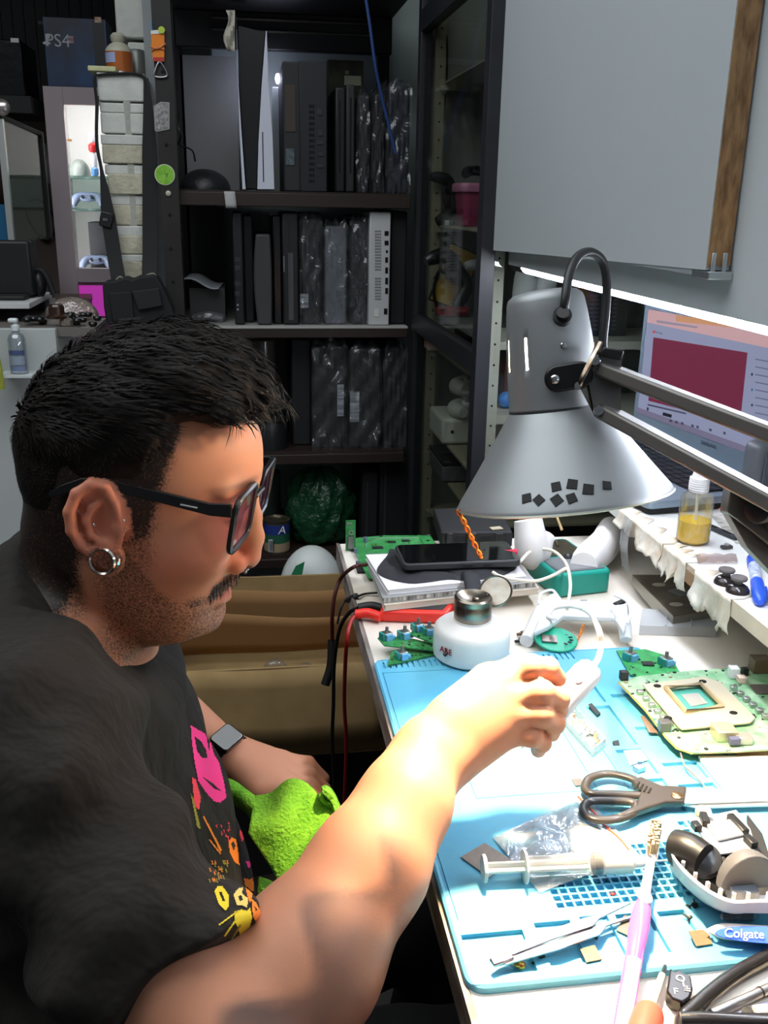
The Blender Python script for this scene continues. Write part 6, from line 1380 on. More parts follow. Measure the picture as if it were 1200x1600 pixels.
for k in (.15,.55): MB().beam(a.lerp(b,k)+Vector((0,0,.0027)), a.lerp(b,k+.25)+Vector((0,0,.0027)), .004, .0006).build('slot', mat('hole_black', (8,8,8), .9), t)
P4 = [Zp(a,b,RZ+.0006) for a,b in ((1110,806),(1150,802),(1200,850),(1150,850))]; tag(MB().add(P4+[q+Vector((0,0,.0007)) for q in P4], [(0,1,2,3),(7,6,5,4),(0,4,5,1),(1,5,6,2),(2,6,7,3),(3,7,4,0)]).build('printed_leaflet', mat('printed_white', (214,212,206), .6, noise=(70,.4), col2=(130,124,110))), 'printed white leaflet beside the lamp elbow on the riser', 'leaflet')
c = Zp(1134,794,RZ+.008); mb = MB(); mb.prism([(-.012,0),(.014,-.002),(.014,.012)], .006, c, (1,0,0), (0,0,1)); tag(mb.build('red_pointer', mat('bright_red', (224,50,44), .4), bevel=.001), 'small red pointed piece beside the laptop corner', 'piece')

# ================================================================== tools on the mat
TZ = MZ+.0005
def M2(px, py, z=TZ): return Zp(px, py, z)
# ---- scissors
t = thing('scissors', 'black handled scissors lying across the mat with long blades', 'scissors', M2(1058,1243))
SB = mat('scissor_black', (50,46,44), .42, coat=.2)
sz = TZ+.008
def loop(name, pts, r, lab=None):
    mb = MB(); mb.tube([Zp(a,b,sz) for a,b in pts], r, 12, closed=True, flat=.75); o = mb.build(name, SB, t); return o
loop('handle_loop', [(914,1232),(922,1216),(950,1209),(985,1216),(1012,1232),(1030,1242),(1015,1243),(985,1242),(950,1241),(925,1240)], .0042)
loop('handle_loop', [(912,1262),(922,1252),(955,1251),(985,1253),(994,1259),(988,1271),(965,1279),(935,1281),(916,1274)], .0042)
pl = [Zp(a,b,sz-.003) for a,b in ((985,1228),(1000,1222),(1032,1236),(1072,1238),(1068,1262),(1040,1262),(1010,1272),(975,1284),(960,1282),(992,1268),(998,1252),(1000,1245))]
MB().prism([(p.x,p.y) for p in pl], .007, (0,0,sz-.0032)).build('handle_body', SB, t, bevel=.002, seg=3)
for k in range(4): a, b = Zp(992+7*k,1233+2*k,sz+.0042), Zp(999+6*k,1222+3.2*k,sz+.0042); MB().beam(a, b, .0016, .0008).build('grip_groove', mat('hole_black', (8,8,8), .9), t)
p = Zp(1058,1243,sz+.0042); MB().lathe([(.0052,-.001),(.0052,.0006),(.004,.0014),(.0005,.0016)], p, (0,0,1), 20).build('pivot_screw', mat('pivot_brass', (150,124,96), .3, .9), t)
BL = mat('blade_steel', (214,214,216), .34, .35)
pl = xy([(1066,1241),(1072,1232),(1215,1236),(1230,1250),(1070,1256)], sz); MB().prism(pl, .0016, (0,0,sz-.001)).build('blade', BL, t)
pl = xy([(1066,1258),(1070,1250),(1230,1252),(1230,1259),(1090,1263)], sz-.003); MB().prism(pl, .0016, (0,0,sz-.0035)).build('blade', BL, t)
# ---- zip bag
t = thing('zip_bag', 'clear zip bag with an orange-red seal under the syringe', 'bag', M2(880,1320))
cr = [M2(a,b) for a,b in ((770,1310),(912,1242),(1000,1338),(843,1396))]
def fn(u, v):
    p = cr[0].lerp(cr[1],u).lerp(cr[3].lerp(cr[2],u),v); e_ = min(u,1-u,v,1-v)
    return p+Vector((0,0,.0008+.004*min(1,e_*6)+.0016*math.sin(17*u+5*v)*min(1,e_*8)+.0014*math.sin(13*v-9*u)*min(1,e_*8)))
MB().grid(fn, 26, 26).build('film', film('zip_film', (244,246,250), .20, .12, bump=(60,.6), milk=.34, milk_col=(246,248,252)), t)
mb = MB(); mb.tube([fn(.93,v/10)+Vector((0,0,.0006)) for v in range(11)], .0009, 6, sm=0); mb.build('seal_line', mat('seal_orange_red', (206,84,60), .4), t)
mb = MB(); mb.tube([fn(.88,v/10)+Vector((0,0,.0006)) for v in range(11)], .0008, 6, sm=0); mb.build('zip_track', mat('white_track', (236,238,240), .3), t)
tag(MB().prism(xy([(720,1340),(757,1318),(802,1346),(764,1372)], TZ), .0008, (0,0,TZ)).build('thermal_pad', mat('pad_grey_brown', (140,128,120), .5, .3, noise=(90,.2))), 'grey square foil under the plunger end of the syringe', 'foil')
# ---- syringe
t = thing('syringe', 'white filled syringe with a needle lying over the zip bag', 'syringe', M2(890,1352))
a, b = Zp(756,1357,TZ+.0125), Zp(1012,1346,TZ+.0125); d_ = (b-a).normalized(); Ls = (b-a).length
zp = lambda px: (px-756)/256*Ls
SW = mat('syringe_milky', (236,236,232), .3, sub=.1); SBAR = film('syringe_barrel', (246,248,248), .08, .06, milk=.14, milk_col=(244,246,246))
MB().lathe([(.0100,-.001),(.0105,0),(.0105,.0014),(.0095,.0018)], a, d_, 28).build('plunger_flange', SW, t)
x_, y_, z_ = frame(d_)
for ang in (0, PI/2): 
    ww = x_*math.cos(ang)+y_*math.sin(ang); MB().beam(a+d_*.001, a+d_*zp(918), .0015, .010, ww).build('plunger_rib', SW, t)
MB().lathe([(.0085,zp(818)),(.0085,zp(985)),(.006,zp(992))], a, d_, 32, cap=False).build('barrel', SBAR, t)
MB().lathe([(.0125,zp(818)),(.0125,zp(818)+.0015),(.0085,zp(818)+.0018)], a, d_, 28).build('finger_flange', SW, t)
MB().lathe([(.0082,zp(926)),(.0084,zp(928)),(.0080,zp(931)),(.0084,zp(934)),(.0082,zp(937)),(.001,zp(939))], a, d_, 28).build('rubber_plunger', mat('plunger_black', (34,30,30), .5), t)
MB().lathe([(.0001,zp(939)),(.0080,zp(940)),(.0080,zp(984)),(.004,zp(992))], a, d_, 28).build('white_paste', SW, t)
MB().lathe([(.0042,zp(990)),(.0042,zp(1000)),(.0030,zp(1012)),(.0022,zp(1022)),(.0005,zp(1023))], a, d_, 20).build('needle_hub', SW, t)
MB().cyl(a+d_*zp(1020), a+d_*zp(1046), .0007, n=8).build('needle', STEEL, t)
# ---- pink toothbrush
t = thing('toothbrush', 'clear and pink toothbrush pointing away across the mat edge', 'toothbrush', M2(1000,1450))
c = [Zp(1024,1302,MZ+.012), Zp(1018,1340,MZ+.0125), Zp(1012,1372,MZ+.0125), Zp(1007,1400,MZ+.012), Zp(1000,1440,MZ+.011), Zp(990,1500,MZ+.008), Zp(980,1560,BZ+.009), Zp(970,1625,BZ+.008), Zp(962,1680,BZ+.007)]
def seg(i0, i1, r, n=14, fl=.7): mb = MB(); mb.tube(c[i0:i1+1], r, n, flat=fl, hint=(0,0,1)); return mb
PNKC = mat('clear_pink_plastic', (244,206,222), .15, trans=.35, coat=.4); PNK = mat('pink_gel', (238,110,190), .18, trans=.25, coat=.4)
seg(0,3,lambda u: .0048 if u < .35 else .0032+.0012*(u-.35)).build('head_and_neck', mat('clear_white_plastic', (238,232,234), .15, trans=.35), t)
seg(3,5,lambda u: .0040+.0030*math.sin(PI*min(1,u*.9))).build('pink_grip', PNK, t); seg(5,8,lambda u: .0058-.0002*u).build('handle', PNKC, t)
for sgn in (-1,1):
    mb = MB(); mb.tube([q+Vector((sgn*.0052,0,.0008)) for q in c[4:]], .0014, 8); mb.build('pink_stripe', PNK, t)
mb = MB(); q0, q1 = c[0], c[1]
for i in range(9):
    for j in range(4):
        p = q0.lerp(q1, i/8.2)+Vector((.0022*(j-1.5),0,.003)); mb.cyl(p, p+Vector((RNG.uniform(-.0012,.0012),RNG.uniform(-.0012,.0012),.0095)), .0009, .0013, n=6)
mb.build('bristles', mat('worn_bristles', (170,150,120), .7), t)['kind'] = 'stuff'
mb = MB(); pp = c[3].lerp(c[4],.15); mb.ell(pp+Vector((0,0,.0035)), (.0055,.008,.0015)); mb.build('thumb_rest', mat('peach_thumb_rest', (244,190,190), .4), t)
# ---- second toothbrush, with lettering
t = thing('toothbrush', 'white toothbrush handle with blue panel lettered Colgate at the right edge', 'toothbrush', M2(1160,1455))
a, b = Zp(1101,1454,MZ+.006), Zp(1215,1459,MZ+.006); d_ = (b-a).normalized(); L_ = (b-a).length; s_ = Vector((-d_.y,d_.x,0))
mb = MB(); R = []
for k in range(13):
    u = k/12; w_ = (.0072*math.sin(min(1,u*3)*PI/2))*(1-.15*u)+.0002; R.append([a+d_*(L_*u)+s_*(w_*math.cos(q))+Vector((0,0,w_*.62*math.sin(q))) for q in [2*PI*i/18 for i in range(18)]])
mb.rings(R); mb.build('handle', mat('pearl_white', (232,222,214), .3, coat=.3), t)
vn = (Vector((0,0,1))*.86-s_*.5).normalized(); vv = vn.cross(d_)
qa, qb = Zp(1117,1458,MZ+.0118), Zp(1218,1461,MZ+.0118)
el = [(.0+.035*(1-math.cos(q))*1., .0056*math.sin(q)) for q in [PI*2*i/28 for i in range(28)]]
MB().prism(el, .0014, qa+vn*-.0002, d_, vv, vn).build('blue_panel', mat('royal_blue_panel', (50,98,230), .35), t)
ce = Zp(1161,1459.5,MZ+.0130)
MB().text('Colgate', .0088, ce+vn*.0006, d_, vv, .0004, shear=.22).build('lettering', mat('lettering_pale', (236,238,244), .4), t, smooth=0)
# ---- tweezers
t = thing('tweezers', 'steel tweezers lying over the front wells of the mat', 'tweezers', M2(870,1470))
TWM = mat('tweezer_steel', (176,174,180), .25, 1.)
def arm(pts, ws, z0): 
    mb = MB(); R = []
    P = [Zp(a,b,z) for (a,b),z in zip(pts, z0)]
    for i, p in enumerate(P):
        tt = (P[min(i+1,len(P)-1)]-P[max(0,i-1)]).normalized(); s = Vector((-tt.y,tt.x,0)).normalized(); w = ws[i]
        R.append([p+s*w, p-s*w, p-s*w+Vector((0,0,.0012)), p+s*w+Vector((0,0,.0012))])
    mb.rings(R); return mb.build('arm', TWM, t, bevel=.0002)
arm([(770,1502),(785,1492),(860,1462),(920,1442),(935,1434),(985,1412)], [.0028,.0035,.0042,.0045,.0016,.0005], [TZ+.006]*6)
arm([(770,1506),(790,1502),(870,1478),(930,1455),(945,1446),(1012,1426)], [.0028,.0035,.0042,.0048,.0018,.0005], [TZ+.0045]*4+[TZ+.003,TZ+.0015])
mb = MB(); mb.beam(Zp(768,1505,TZ+.0062), Zp(800,1493,TZ+.0062), .0068, .003); mb.build('joined_end', TWM, t, bevel=.001)
# ---- small metal plates and bits in the wells
WZ = BZ+.0030
def plate(name, lab, px4, m, z=TZ, h=.0009, cat='plate', bevel=0): return tag(MB().prism(xy(px4, z), h, (0,0,z)).build(name, m, bevel=bevel), lab, cat)
BRN = mat('brown_metal_plate', (134,108,84), .45, .4, noise=(80,.25))
plate('metal_plate', 'brown square plate in the third front well below the tweezers', [(906,1484),(929,1478),(940,1500),(916,1505)], BRN)
plate('metal_plate', 'dark notched square plate between the tweezer tips and the pink toothbrush', [(963,1455),(975,1431),(1000,1440),(996,1470)], mat('grey_plate', (104,98,92), .4, .6))
plate('metal_plate', 'brown plate with one rounded corner beneath the lettered toothbrush', [(1076,1456),(1098,1454),(1108,1462),(1113,1476),(1088,1480)], BRN)
plate('metal_plate', 'small grey tab at the tip of the upper scissor handle', [(893,1218),(908,1217),(912,1228),(899,1229)], mat('grey_plate', (104,98,92), .4, .6), TZ)
plate('metal_plate', 'pinkish plate half under the console motherboard', [(1001,1120),(1006,1119),(1028,1146),(1014,1145)], mat('pink_plate', (150,124,112), .45, .4), TZ)
def blob(name, lab, cat, px, py, r, m, z=WZ): return tag(MB().ell(Zp(px,py,z)+Vector((0,0,r*.62)), (r,r*.8,r*.6)).build(name, m), lab, cat)
t = thing('metal_nugget', 'lumpy brass coloured nugget under the blunt end of the tweezers', 'nugget', Zp(799,1510,WZ))
rng = np.random.default_rng(4)
for k in range(6): MB().ell(Zp(799,1510,WZ)+Vector((rng.uniform(-.006,.006),rng.uniform(-.004,.004),.003+.0004*k)), (.0035,.003,.0028)).build('lump', GOLD if k % 2 else SOLD, t)
MB().box(Zp(845,1499,WZ)+Vector((0,0,.002)), (.0042,.004,.0036), rotz(.3)).build('black_cube', BLACK); tag(bpy.data.objects['black_cube'], 'tiny black cube in the second front well', 'cube')
blob('black_crumb', 'tiny black crumb beside the black cube in the second well', 'crumb', 833,1506,.0014,BLACK); blob('red_bead', 'tiny red bead in the honeycomb cells of the mat', 'bead', 957,1399,.0018,mat('bright_red', (224,50,44), .4)); blob('white_bead', 'small white bead at the left end of the honeycomb cells', 'bead', 868,1413,.0020,WHITEP)
mb = MB(); mb.tube([Zp(916,1465,WZ+.002), Zp(926,1463,WZ+.002), Zp(934,1466,WZ+.002)], .0014, 6); tag(mb.build('wire_scrap', RUBBER), 'short black wire scrap below the tweezer arm', 'wire')
for i, (px, py, a_, lab) in enumerate(((1074,1419,.4,'leftmost of the three tiny dark screws under the controller'),(1086,1415,1.3,'upper right of the three tiny dark screws under the controller'),(1079,1436,2.2,'lowest of the three tiny dark screws under the controller'))):
    p = Zp(px, py, WZ+.002); d_ = Vector((math.cos(a_),math.sin(a_),.1)); t = thing('small_screw', lab, 'screw', p, 'dark screws in the mat well'); SCM = mat('screw_dark', (70,64,58), .35, .8)
    MB().lathe([(.0026,0),(.0026,.0012),(.0014,.0016)], p, d_, 12).build('head', SCM, t); MB().cyl(p+d_*.0014, p+d_*.0065, .0011, .0006, 10).build('shank', SCM, t)
plate('black_block', 'matt black block under the open controller at right', [(1130,1422),(1172,1424),(1176,1440),(1130,1438)], BLACKM, TZ, .006, 'block')
plate('black_chip', 'slim black chip in the long well left of the motherboard', [(918,1105),(924,1102),(938,1118),(933,1121)], CHIP, TZ-.0036, .003, 'chip'); plate('black_chip', 'tiny dark chip in the long well below the slim one', [(957,1162),(966,1160),(968,1168),(960,1169)], CHIP, TZ-.0036, .003, 'chip')
t = thing('paper_square', 'white paper square lying in the long well of the mat', 'paper', Zp(990,1175,TZ)); MB().prism(xy([(974,1168),(1008,1160),(1018,1182),(985,1192)], TZ), .0006, (0,0,TZ-.003)).build('paper', PAPER, t)
t = thing('slide_switch', 'small blue and steel switch in the well above the scissors', 'switch', Zp(998,1206,WZ)); MB().box(Zp(998,1204,WZ)+Vector((0,0,.0025)), (.009,.007,.0045), rotz(.4)).build('body', mat('switch_steel', (170,180,190), .3, .8), t); MB().box(Zp(999,1200,WZ)+Vector((0,.001,.0055)), (.004,.003,.0025)).build('lever', mat('switch_blue', (70,110,160), .4), t)
# clear tray of tiny white parts
t = thing('parts_tray', 'narrow clear tray filled with tiny white parts under the hand', 'tray', M2(912,1142))
pl = xy([(872,1122),(890,1108),(945,1166),(926,1182)], TZ)
CT = film('tray_clear', (244,244,244), .10, .05, milk=.18); MB().prism(pl, .001, (0,0,TZ)).build('floor', CT, t)
for i in range(4):
    a, b = Vector((*pl[i],TZ+.001)), Vector((*pl[(i+1) % 4],TZ+.001)); MB().beam(a+Vector((0,0,.004)), b+Vector((0,0,.004)), .001, .008).build('wall', CT, t)
rng = np.random.default_rng(3); mb = MB(); mb.cur = 0
for k in range(40):
    u, v = rng.uniform(.08,.92), rng.uniform(.15,.85); q = Vector((*pl[0],0)).lerp(Vector((*pl[3],0)),u).lerp(Vector((*pl[1],0)).lerp(Vector((*pl[2],0)),u),v); mb.cur = int(rng.random() < .3); mb.box((q.x,q.y,TZ+.003+rng.uniform(0,.004)), (.005,.003,.0025), Euler(rng.uniform(0,3,3)).to_matrix())
o = mb.build('tiny_parts', [WHITEP, mat('tan_bits', (170,140,116), .5)], t, smooth=0); o['kind'] = 'stuff'
# ---- opened controller
t = thing('opened_controller', 'opened white game controller with black insides at the right edge', 'controller', M2(1140,1370))
CW_ = mat('controller_white', (226,222,224), .32, coat=.2)
rim = [(1046,1328),(1050,1350),(1062,1372),(1085,1398),(1110,1414),(1140,1424),(1165,1427),(1215,1427)]
top = [Zp(a,b,MZ+.030) for a,b in [(1046,1318),(1050,1338),(1066,1360),(1092,1384),(1118,1401),(1146,1411),(1178,1410),(1225,1410)]]
bot = [Zp(a,b,MZ+.006) for a,b in [(1056,1338),(1062,1360),(1078,1380),(1100,1402),(1122,1417),(1146,1425),(1176,1427),(1225,1427)]]
inn_ = [p+Vector((.012,.022,-.004)) for p in top]
mid = [(a+b)/2+Vector((-.004,-.005,0)) for a, b in zip(top, bot)]
und = [p+Vector((.012,.02,-.004)) for p in bot]
def dense(L): return catmull(L, 4)
rows = [dense(L) for L in (und, bot, mid, top, [p+Vector((.0022,.003,0)) for p in top], [p+Vector((.004,.006,-.014)) for p in top], [p+Vector((.010,.018,-.026)) for p in top])]
mb = MB(); nn_ = len(rows[0]); mb.add([p for r in rows for p in r], [(j*nn_+i, j*nn_+i+1, (j+1)*nn_+i+1, (j+1)*nn_+i) for j in range(6) for i in range(nn_-1)]); mb.build('shell', CW_, t)
for k in range(9):
    p = rows[5][2+3*k] if 2+3*k < nn_ else rows[5][-1]; MB().box(p+Vector((0,.001,.012)), (.0025,.0025,.008), rotz(.4*k)).build('clip_tab', CW_, t)
pl = xy([(1060,1345),(1075,1318),(1130,1322),(1215,1380),(1215,1412),(1150,1404),(1100,1382)], MZ+.012); MB().prism(pl, .004, (0,0,MZ+.012)).build('inner_deck', BLACKM, t)
mb = MB(); mb.tube([Zp(1058,1326,MZ+.026), Zp(1078,1330,MZ+.03), Zp(1100,1343,MZ+.03)], lambda u: .0145-.002*u, 18); mb.build('rumble_motor', BLACK, t, bevel=0)
MB().lathe([(.0125,0),(.0135,.002),(.0135,.009),(.009,.012),(.002,.013)], Zp(1098,1350,MZ+.020), (-.3,-.4,1), 24).build('motor_end', mat('motor_dark', (44,46,50), .3), t)
for k in range(5): a = Zp(1106+9*k,1358+5*k,MZ+.018); MB().beam(a, a+Vector((.002,.012,.008)), .0025, .012).build('rib', BLACKM, t, bevel=.0005)
# trigger
c = Zp(1168,1352,MZ+.042); mb = MB(); R = []
for k in range(7):
    u = k/6; hgt = .026*(1-.0*u); R.append([c+Vector((.0005+.022*math.cos(q)*1., -.006+.014*u*(.6+.4*math.sin(q)), -.016+.028*math.sin(q)*(1-.12*u*u))) for q in [PI*i/14 for i in range(15)]])
mb.rings(R); mb.build('trigger', mat('trigger_grey', (84,84,88), .45), t, bevel=.001)
pl = xy([(1075,1282),(1098,1279),(1150,1268),(1172,1298),(1182,1330),(1120,1338)], MZ+.020); MB().prism(pl, .002, (0,0,MZ+.020)).build('battery_cradle', mat('cradle_grey', (150,154,162), .35), t, bevel=.0005)
pl = xy([(1104,1292),(1150,1282),(1165,1306),(1122,1316)], MZ+.0225); MB().prism(pl, .003, (0,0,MZ+.0225)).build('white_plate', WHITEP, t, bevel=.001)
for (a_, b_) in (((1098,1272),(1104,1288)),((1140,1275),(1166,1302)),((1166,1308),(1180,1322)),((1084,1286),(1092,1296))): MB().beam(Zp(*a_,MZ+.025), Zp(*b_,MZ+.025), .006, .006).build('bracket', BLACK, t, bevel=.0008)
MB().cyl(Zp(1104,1268,MZ+.022), Zp(1107,1282,MZ+.022), .004, n=12).build('white_post', WHITEP, t); MB().ell(Zp(1098,1270,MZ+.020), (.006,.007,.006)).build('tan_knob', mat('tan_knob', (206,170,140), .5), t)
pl = xy([(1166,1280),(1190,1312),(1215,1390),(1190,1388),(1168,1320)], MZ+.014); MB().prism(pl, .006, (0,0,MZ+.014)).build('side_frame', BLACKM, t, bevel=.001)
MB().box(Zp(1160,1395,MZ+.024), (.020,.012,.012), rotz(-.2)).build('button_module', mat('clear_grey', (110,116,124), .2, coat=.3), t, bevel=.001); MB().box(Zp(1188,1412,MZ+.018), (.02,.01,.008), rotz(-.1)).build('white_module', WHITEP, t, bevel=.001)
for px in (1142,1168): MB().ell(Zp(px,1432,MZ+.005), (.009,.004,.004)).build('clear_foot', CLEAR, t)
# white carton lying right of the mat groove
t = thing('white_carton', 'flat white carton lying between the motherboard and the scissor blades', 'box', Zp(1160,1210,TZ)); pl = xy([(1090,1186),(1230,1186),(1230,1240),(1132,1238)], TZ); MB().prism(pl, .004, (0,0,TZ)).build('carton', WHITEP, t, bevel=.001)
mb = MB(); mb.tube([Zp(1063,1176,TZ+.006), Zp(1070,1196,TZ+.004), Zp(1080,1206,TZ+.003), Zp(1096,1222,TZ+.003), Zp(1102,1232,TZ+.003)], .0009, 6); tag(mb.build('grey_wire', mat('grey_wire', (110,106,110), .5)), 'thin grey wire curling out from under the motherboard', 'wire')
# ---- front strip of the bench: black button cap, screwdriver, thick cable, metal bits
c = Zp(1062,1545,BZ+.0006)
t = thing('controller_cap', 'black plastic trigger part with white marks on the bench front', 'part', c)
pl = xy([(1047,1512),(1054,1518),(1062,1514),(1066,1519),(1080,1526),(1083,1545),(1078,1560),(1066,1567),(1050,1560),(1041,1549)], BZ+.010)
MB().prism(pl, .010, (0,0,BZ+.0006)).build('body', mat('gloss_black_part', (26,24,28), .25), t, bevel=.0015)
uu = (Zp(1080,1545,BZ+.0108)-Zp(1050,1540,BZ+.0108)).normalized(); vv = Vector((-uu.y,uu.x,0))
for s_, px, py, sz_ in (('O',1063,1529,.008),('L',1070,1538,.007),('F',1056,1549,.007),('=',1074,1547,.008)): MB().text(s_, sz_, Zp(px,py,BZ+.0109), uu, vv, .0003).build('white_mark', mat('lettering_pale', (236,238,244), .4), t, smooth=0)
t = thing('screwdriver', 'thin clear and steel screwdriver with orange-red handle at the bottom edge', 'screwdriver', Zp(1010,1570,BZ))
a, b = Zp(1040,1508,BZ+.005), Zp(1011,1594,BZ+.0105); d_ = (b-a).normalized(); L_ = (b-a).length
MB().lathe([(.0007,0),(.0016,.002),(.0016,L_*.22)], a, d_, 12).build('tip', mat('gunmetal', (66,68,72), .35, .7), t); MB().lathe([(.0026,L_*.2),(.0028,L_*.9)], a, d_, 14).build('shaft', mat('clear_shaft', (226,220,216), .15, trans=.5), t)
MB().lathe([(.0085,L_*.86),(.0098,L_*.92),(.0100,L_*1.4),(.009,L_*2.2)], a, d_, 24).build('handle', mat('coral_handle', (234,92,72), .4), t)
t = thing('thick_cable', 'thick black rubber cable curving in at the bottom right corner', 'cable', Zp(1100,1560,BZ))
MB().tube([Zp(1230,1478,BZ+.006), Zp(1190,1500,BZ+.006), Zp(1150,1522,BZ+.006), Zp(1110,1552,BZ+.006), Zp(1082,1578,BZ+.0065), Zp(1068,1592,BZ+.007), Zp(1064,1612,BZ+.0075)], .0052, 16).build('cable', mat('cable_black_gloss', (30,29,31), .25, coat=.3), t)
MB().tube([Zp(1064,1594,BZ+.018), Zp(1110,1594,BZ+.02), Zp(1220,1597,BZ+.02)], .0048, 16, sm=3).build('cable_end', mat('cable_black_gloss', (30,29,31), .25, coat=.3), t)
t = thing('steel_rod', 'thin steel rod lying beside the thick black cable', 'rod', Zp(1150,1560,BZ)); a, b = Zp(1112,1585,BZ+.004), Zp(1215,1538,BZ+.004); MB().cyl(a, b, .0034, n=14).build('rod', BRUSH, t); MB().cyl(a.lerp(b,.72), a.lerp(b,.74), .0038, n=14).build('ring', BLACKM, t)
t = thing('pliers_tip', 'grey blue tool jaw with a bolt near the bottom right corner', 'tool', Zp(1165,1585,BZ)); pl = xy([(1140,1590),(1158,1580),(1200,1565),(1215,1570),(1215,1590)], BZ+.004); MB().prism(pl, .005, (0,0,BZ+.001)).build('jaw', mat('blue_grey_steel', (110,114,140), .3, .8), t, bevel=.001); MB().lathe([(.0045,0),(.0045,.0012),(.001,.0016)], Zp(1170,1583,BZ+.0062), (0,0,1), 16).build('bolt', BLACKM, t); MB().box(Zp(1190,1580,BZ+.008), (.010,.006,.005)).build('white_tip', WHITEP, t)
# ---- cardboard carton on the floor beyond the man
t = thing('cardboard_carton', 'open cardboard carton with a folded down front flap beside the bench', 'carton', (.05, 1.7, 0))
bx0_, bx1_, by0_, by1_, bh_ = -.19, .30, 1.475, 1.90, .60
th_ = .006
tz1 = .36
MB().span((bx0_,by0_,.43),(bx1_,by0_+th_,bh_)).build('front_wall', CARD, t); MB().span((bx0_,by1_-th_,.43),(bx1_,by1_,bh_)).build('back_wall', CARD, t)
MB().span((bx0_,by0_+th_,.43),(bx0_+th_,by1_-th_,bh_)).build('side_wall', CARD, t); MB().span((bx1_-th_,by0_+th_,.43),(bx1_,by1_-th_,bh_)).build('side_wall', CARD, t)
MB().span((bx0_,by0_,.425),(bx1_,by1_,.4295)).build('bottom', CARD, t)
tag(MB().span((bx0_+.03,by0_+.06,0),(bx1_-.02,by1_-.02,.4245)).build('black_chest', mat('black_chest', (20,19,19), .8)), 'black chest carrying the cardboard carton beside the bench', 'chest')
def flap(z0, z1, y0, y1, nm, wav=.006, x0=bx0_+.01, x1=bx1_-.01, m=CARD):
    mb = MB(); mb.grid(lambda u, v: Vector((x0+(x1-x0)*u, y0+(y1-y0)*v+.003*math.sin(9*u), z0+(z1-z0)*v+wav*math.sin(5*u+1)*v)), 20, 4); return mb.build(nm, m, t, solid=.004)
zf0 = Yp(420,1165,by0_-.03).z
flap(bh_, zf0, by0_-.003, by0_-.026, 'front_flap', .004, bx0_+.002, .222)
zb1 = Yp(420,902,by1_+.02).z; flap(bh_-.004, zb1, by1_+.004, by1_+.022, 'back_flap', .003)
zb2 = Yp(430,962,by1_-.10).z; zb3 = Yp(430,922,by1_-.05).z
flap(.46, zb2, by1_-.075, by1_-.10, 'inner_panel', .010, m=mat('inner_card', (140,104,64), .9)); flap(.46, zb3, by1_-.03, by1_-.05, 'inner_panel', .006, m=mat('inner_card', (140,104,64), .9))
tag(MB().ell(Yp(430,1042,1.62), (.022,.014,.016)).build('film_scrap', WRAP), 'crumpled clear film peeping over the front of the cardboard carton', 'scrap'); tag(MB().ell(Yp(477,1042,1.62), (.014,.01,.008)).build('film_scrap', WRAP), 'smaller crumpled clear film in the carton, right of the larger one', 'scrap')
p = Yp(488,880,by1_+.12)
o = heap('shopping_bag', 'white plastic shopping bag with green print behind the carton', 'bag', (p.x, by1_+.15, .50), (.075,.06,.11), mat('white_bag_film', (206,210,206), .35, bump=(30,.8)), 12, .18)
o['label'] = 'white plastic shopping bag with green print behind the carton'
o2 = thing  # keep helper name
g = MB().prism([(p.x,p.z) for p in [Yp(455,898,by1_+.085), Yp(462,884,by1_+.085), Yp(476,877,by1_+.085), Yp(472,898,by1_+.085)]], .001, (0,by1_+.083,0), (1,0,0), (0,0,1), (0,1,0)).build('green_print', mat('print_green', (40,120,80), .5), o)
MB().span((p.x-.12,by1_+.08,0),(p.x+.12,by1_+.26,.499)).build('crate', BLACKM); tag(bpy.data.objects['crate'], 'black crate under the white shopping bag behind the carton', 'crate')
p = Xp(664,785,.47); o = heap('blue_bag', 'crumpled blue plastic bag between the back shelf and the bench', 'bag', (.50, 1.93, Yp(664,812,1.9).z), (.045,.06,.030), mat('deep_blue_film', (26,50,150), .25, bump=(30,.9)), 15, .2)
o.location = (0,0,0)
# ================================================================== the man at the bench
def A3(*p): return np.array(p, float)
def dv(px, py, d): return CAM+ray(px, py)*d
def smin(a, b, k): h = np.clip(.5+.5*(b-a)/k, 0, 1); return b*(1-h)+a*h-k*h*(1-h)
def smax(a, b, k): return -smin(-a, -b, k)
def sst(x): x = np.clip(x, 0, 1); return x*x*(3-2*x)
def rc(P, a, b, r1, r2=None):
    a, b = np.asarray(a, float), np.asarray(b, float); r2 = r1 if r2 is None else r2
    ab = b-a; t = np.clip(((P-a)@ab)/(ab@ab), 0, 1); return np.linalg.norm(P-a-t[:,None]*ab, axis=1)-(r1+(r2-r1)*t)
def chain(P, pts, rs, k=.004):
    d = None
    for i in range(len(pts)-1):
        q = rc(P, pts[i], pts[i+1], rs[i], rs[i+1]); d = q if d is None else smin(d, q, k)
    return d
def elp(P, c, r, R=None):
    q = P-np.asarray(c, float)
    if R is not None: q = q@R
    r = np.asarray(r, float); k0 = np.linalg.norm(q/r, axis=1); k1 = np.linalg.norm(q/(r*r), axis=1)+1e-9
    return k0*(k0-1)/k1
def sph(P, c, r): return np.linalg.norm(P-np.asarray(c, float), axis=1)-r
def axis_grid(lo, hi, fine, h, H):
    out = [lo]
    while out[-1] < hi: out.append(out[-1]+(h if any(a <= out[-1] < b for a, b in fine) else H))
    return np.array(out)
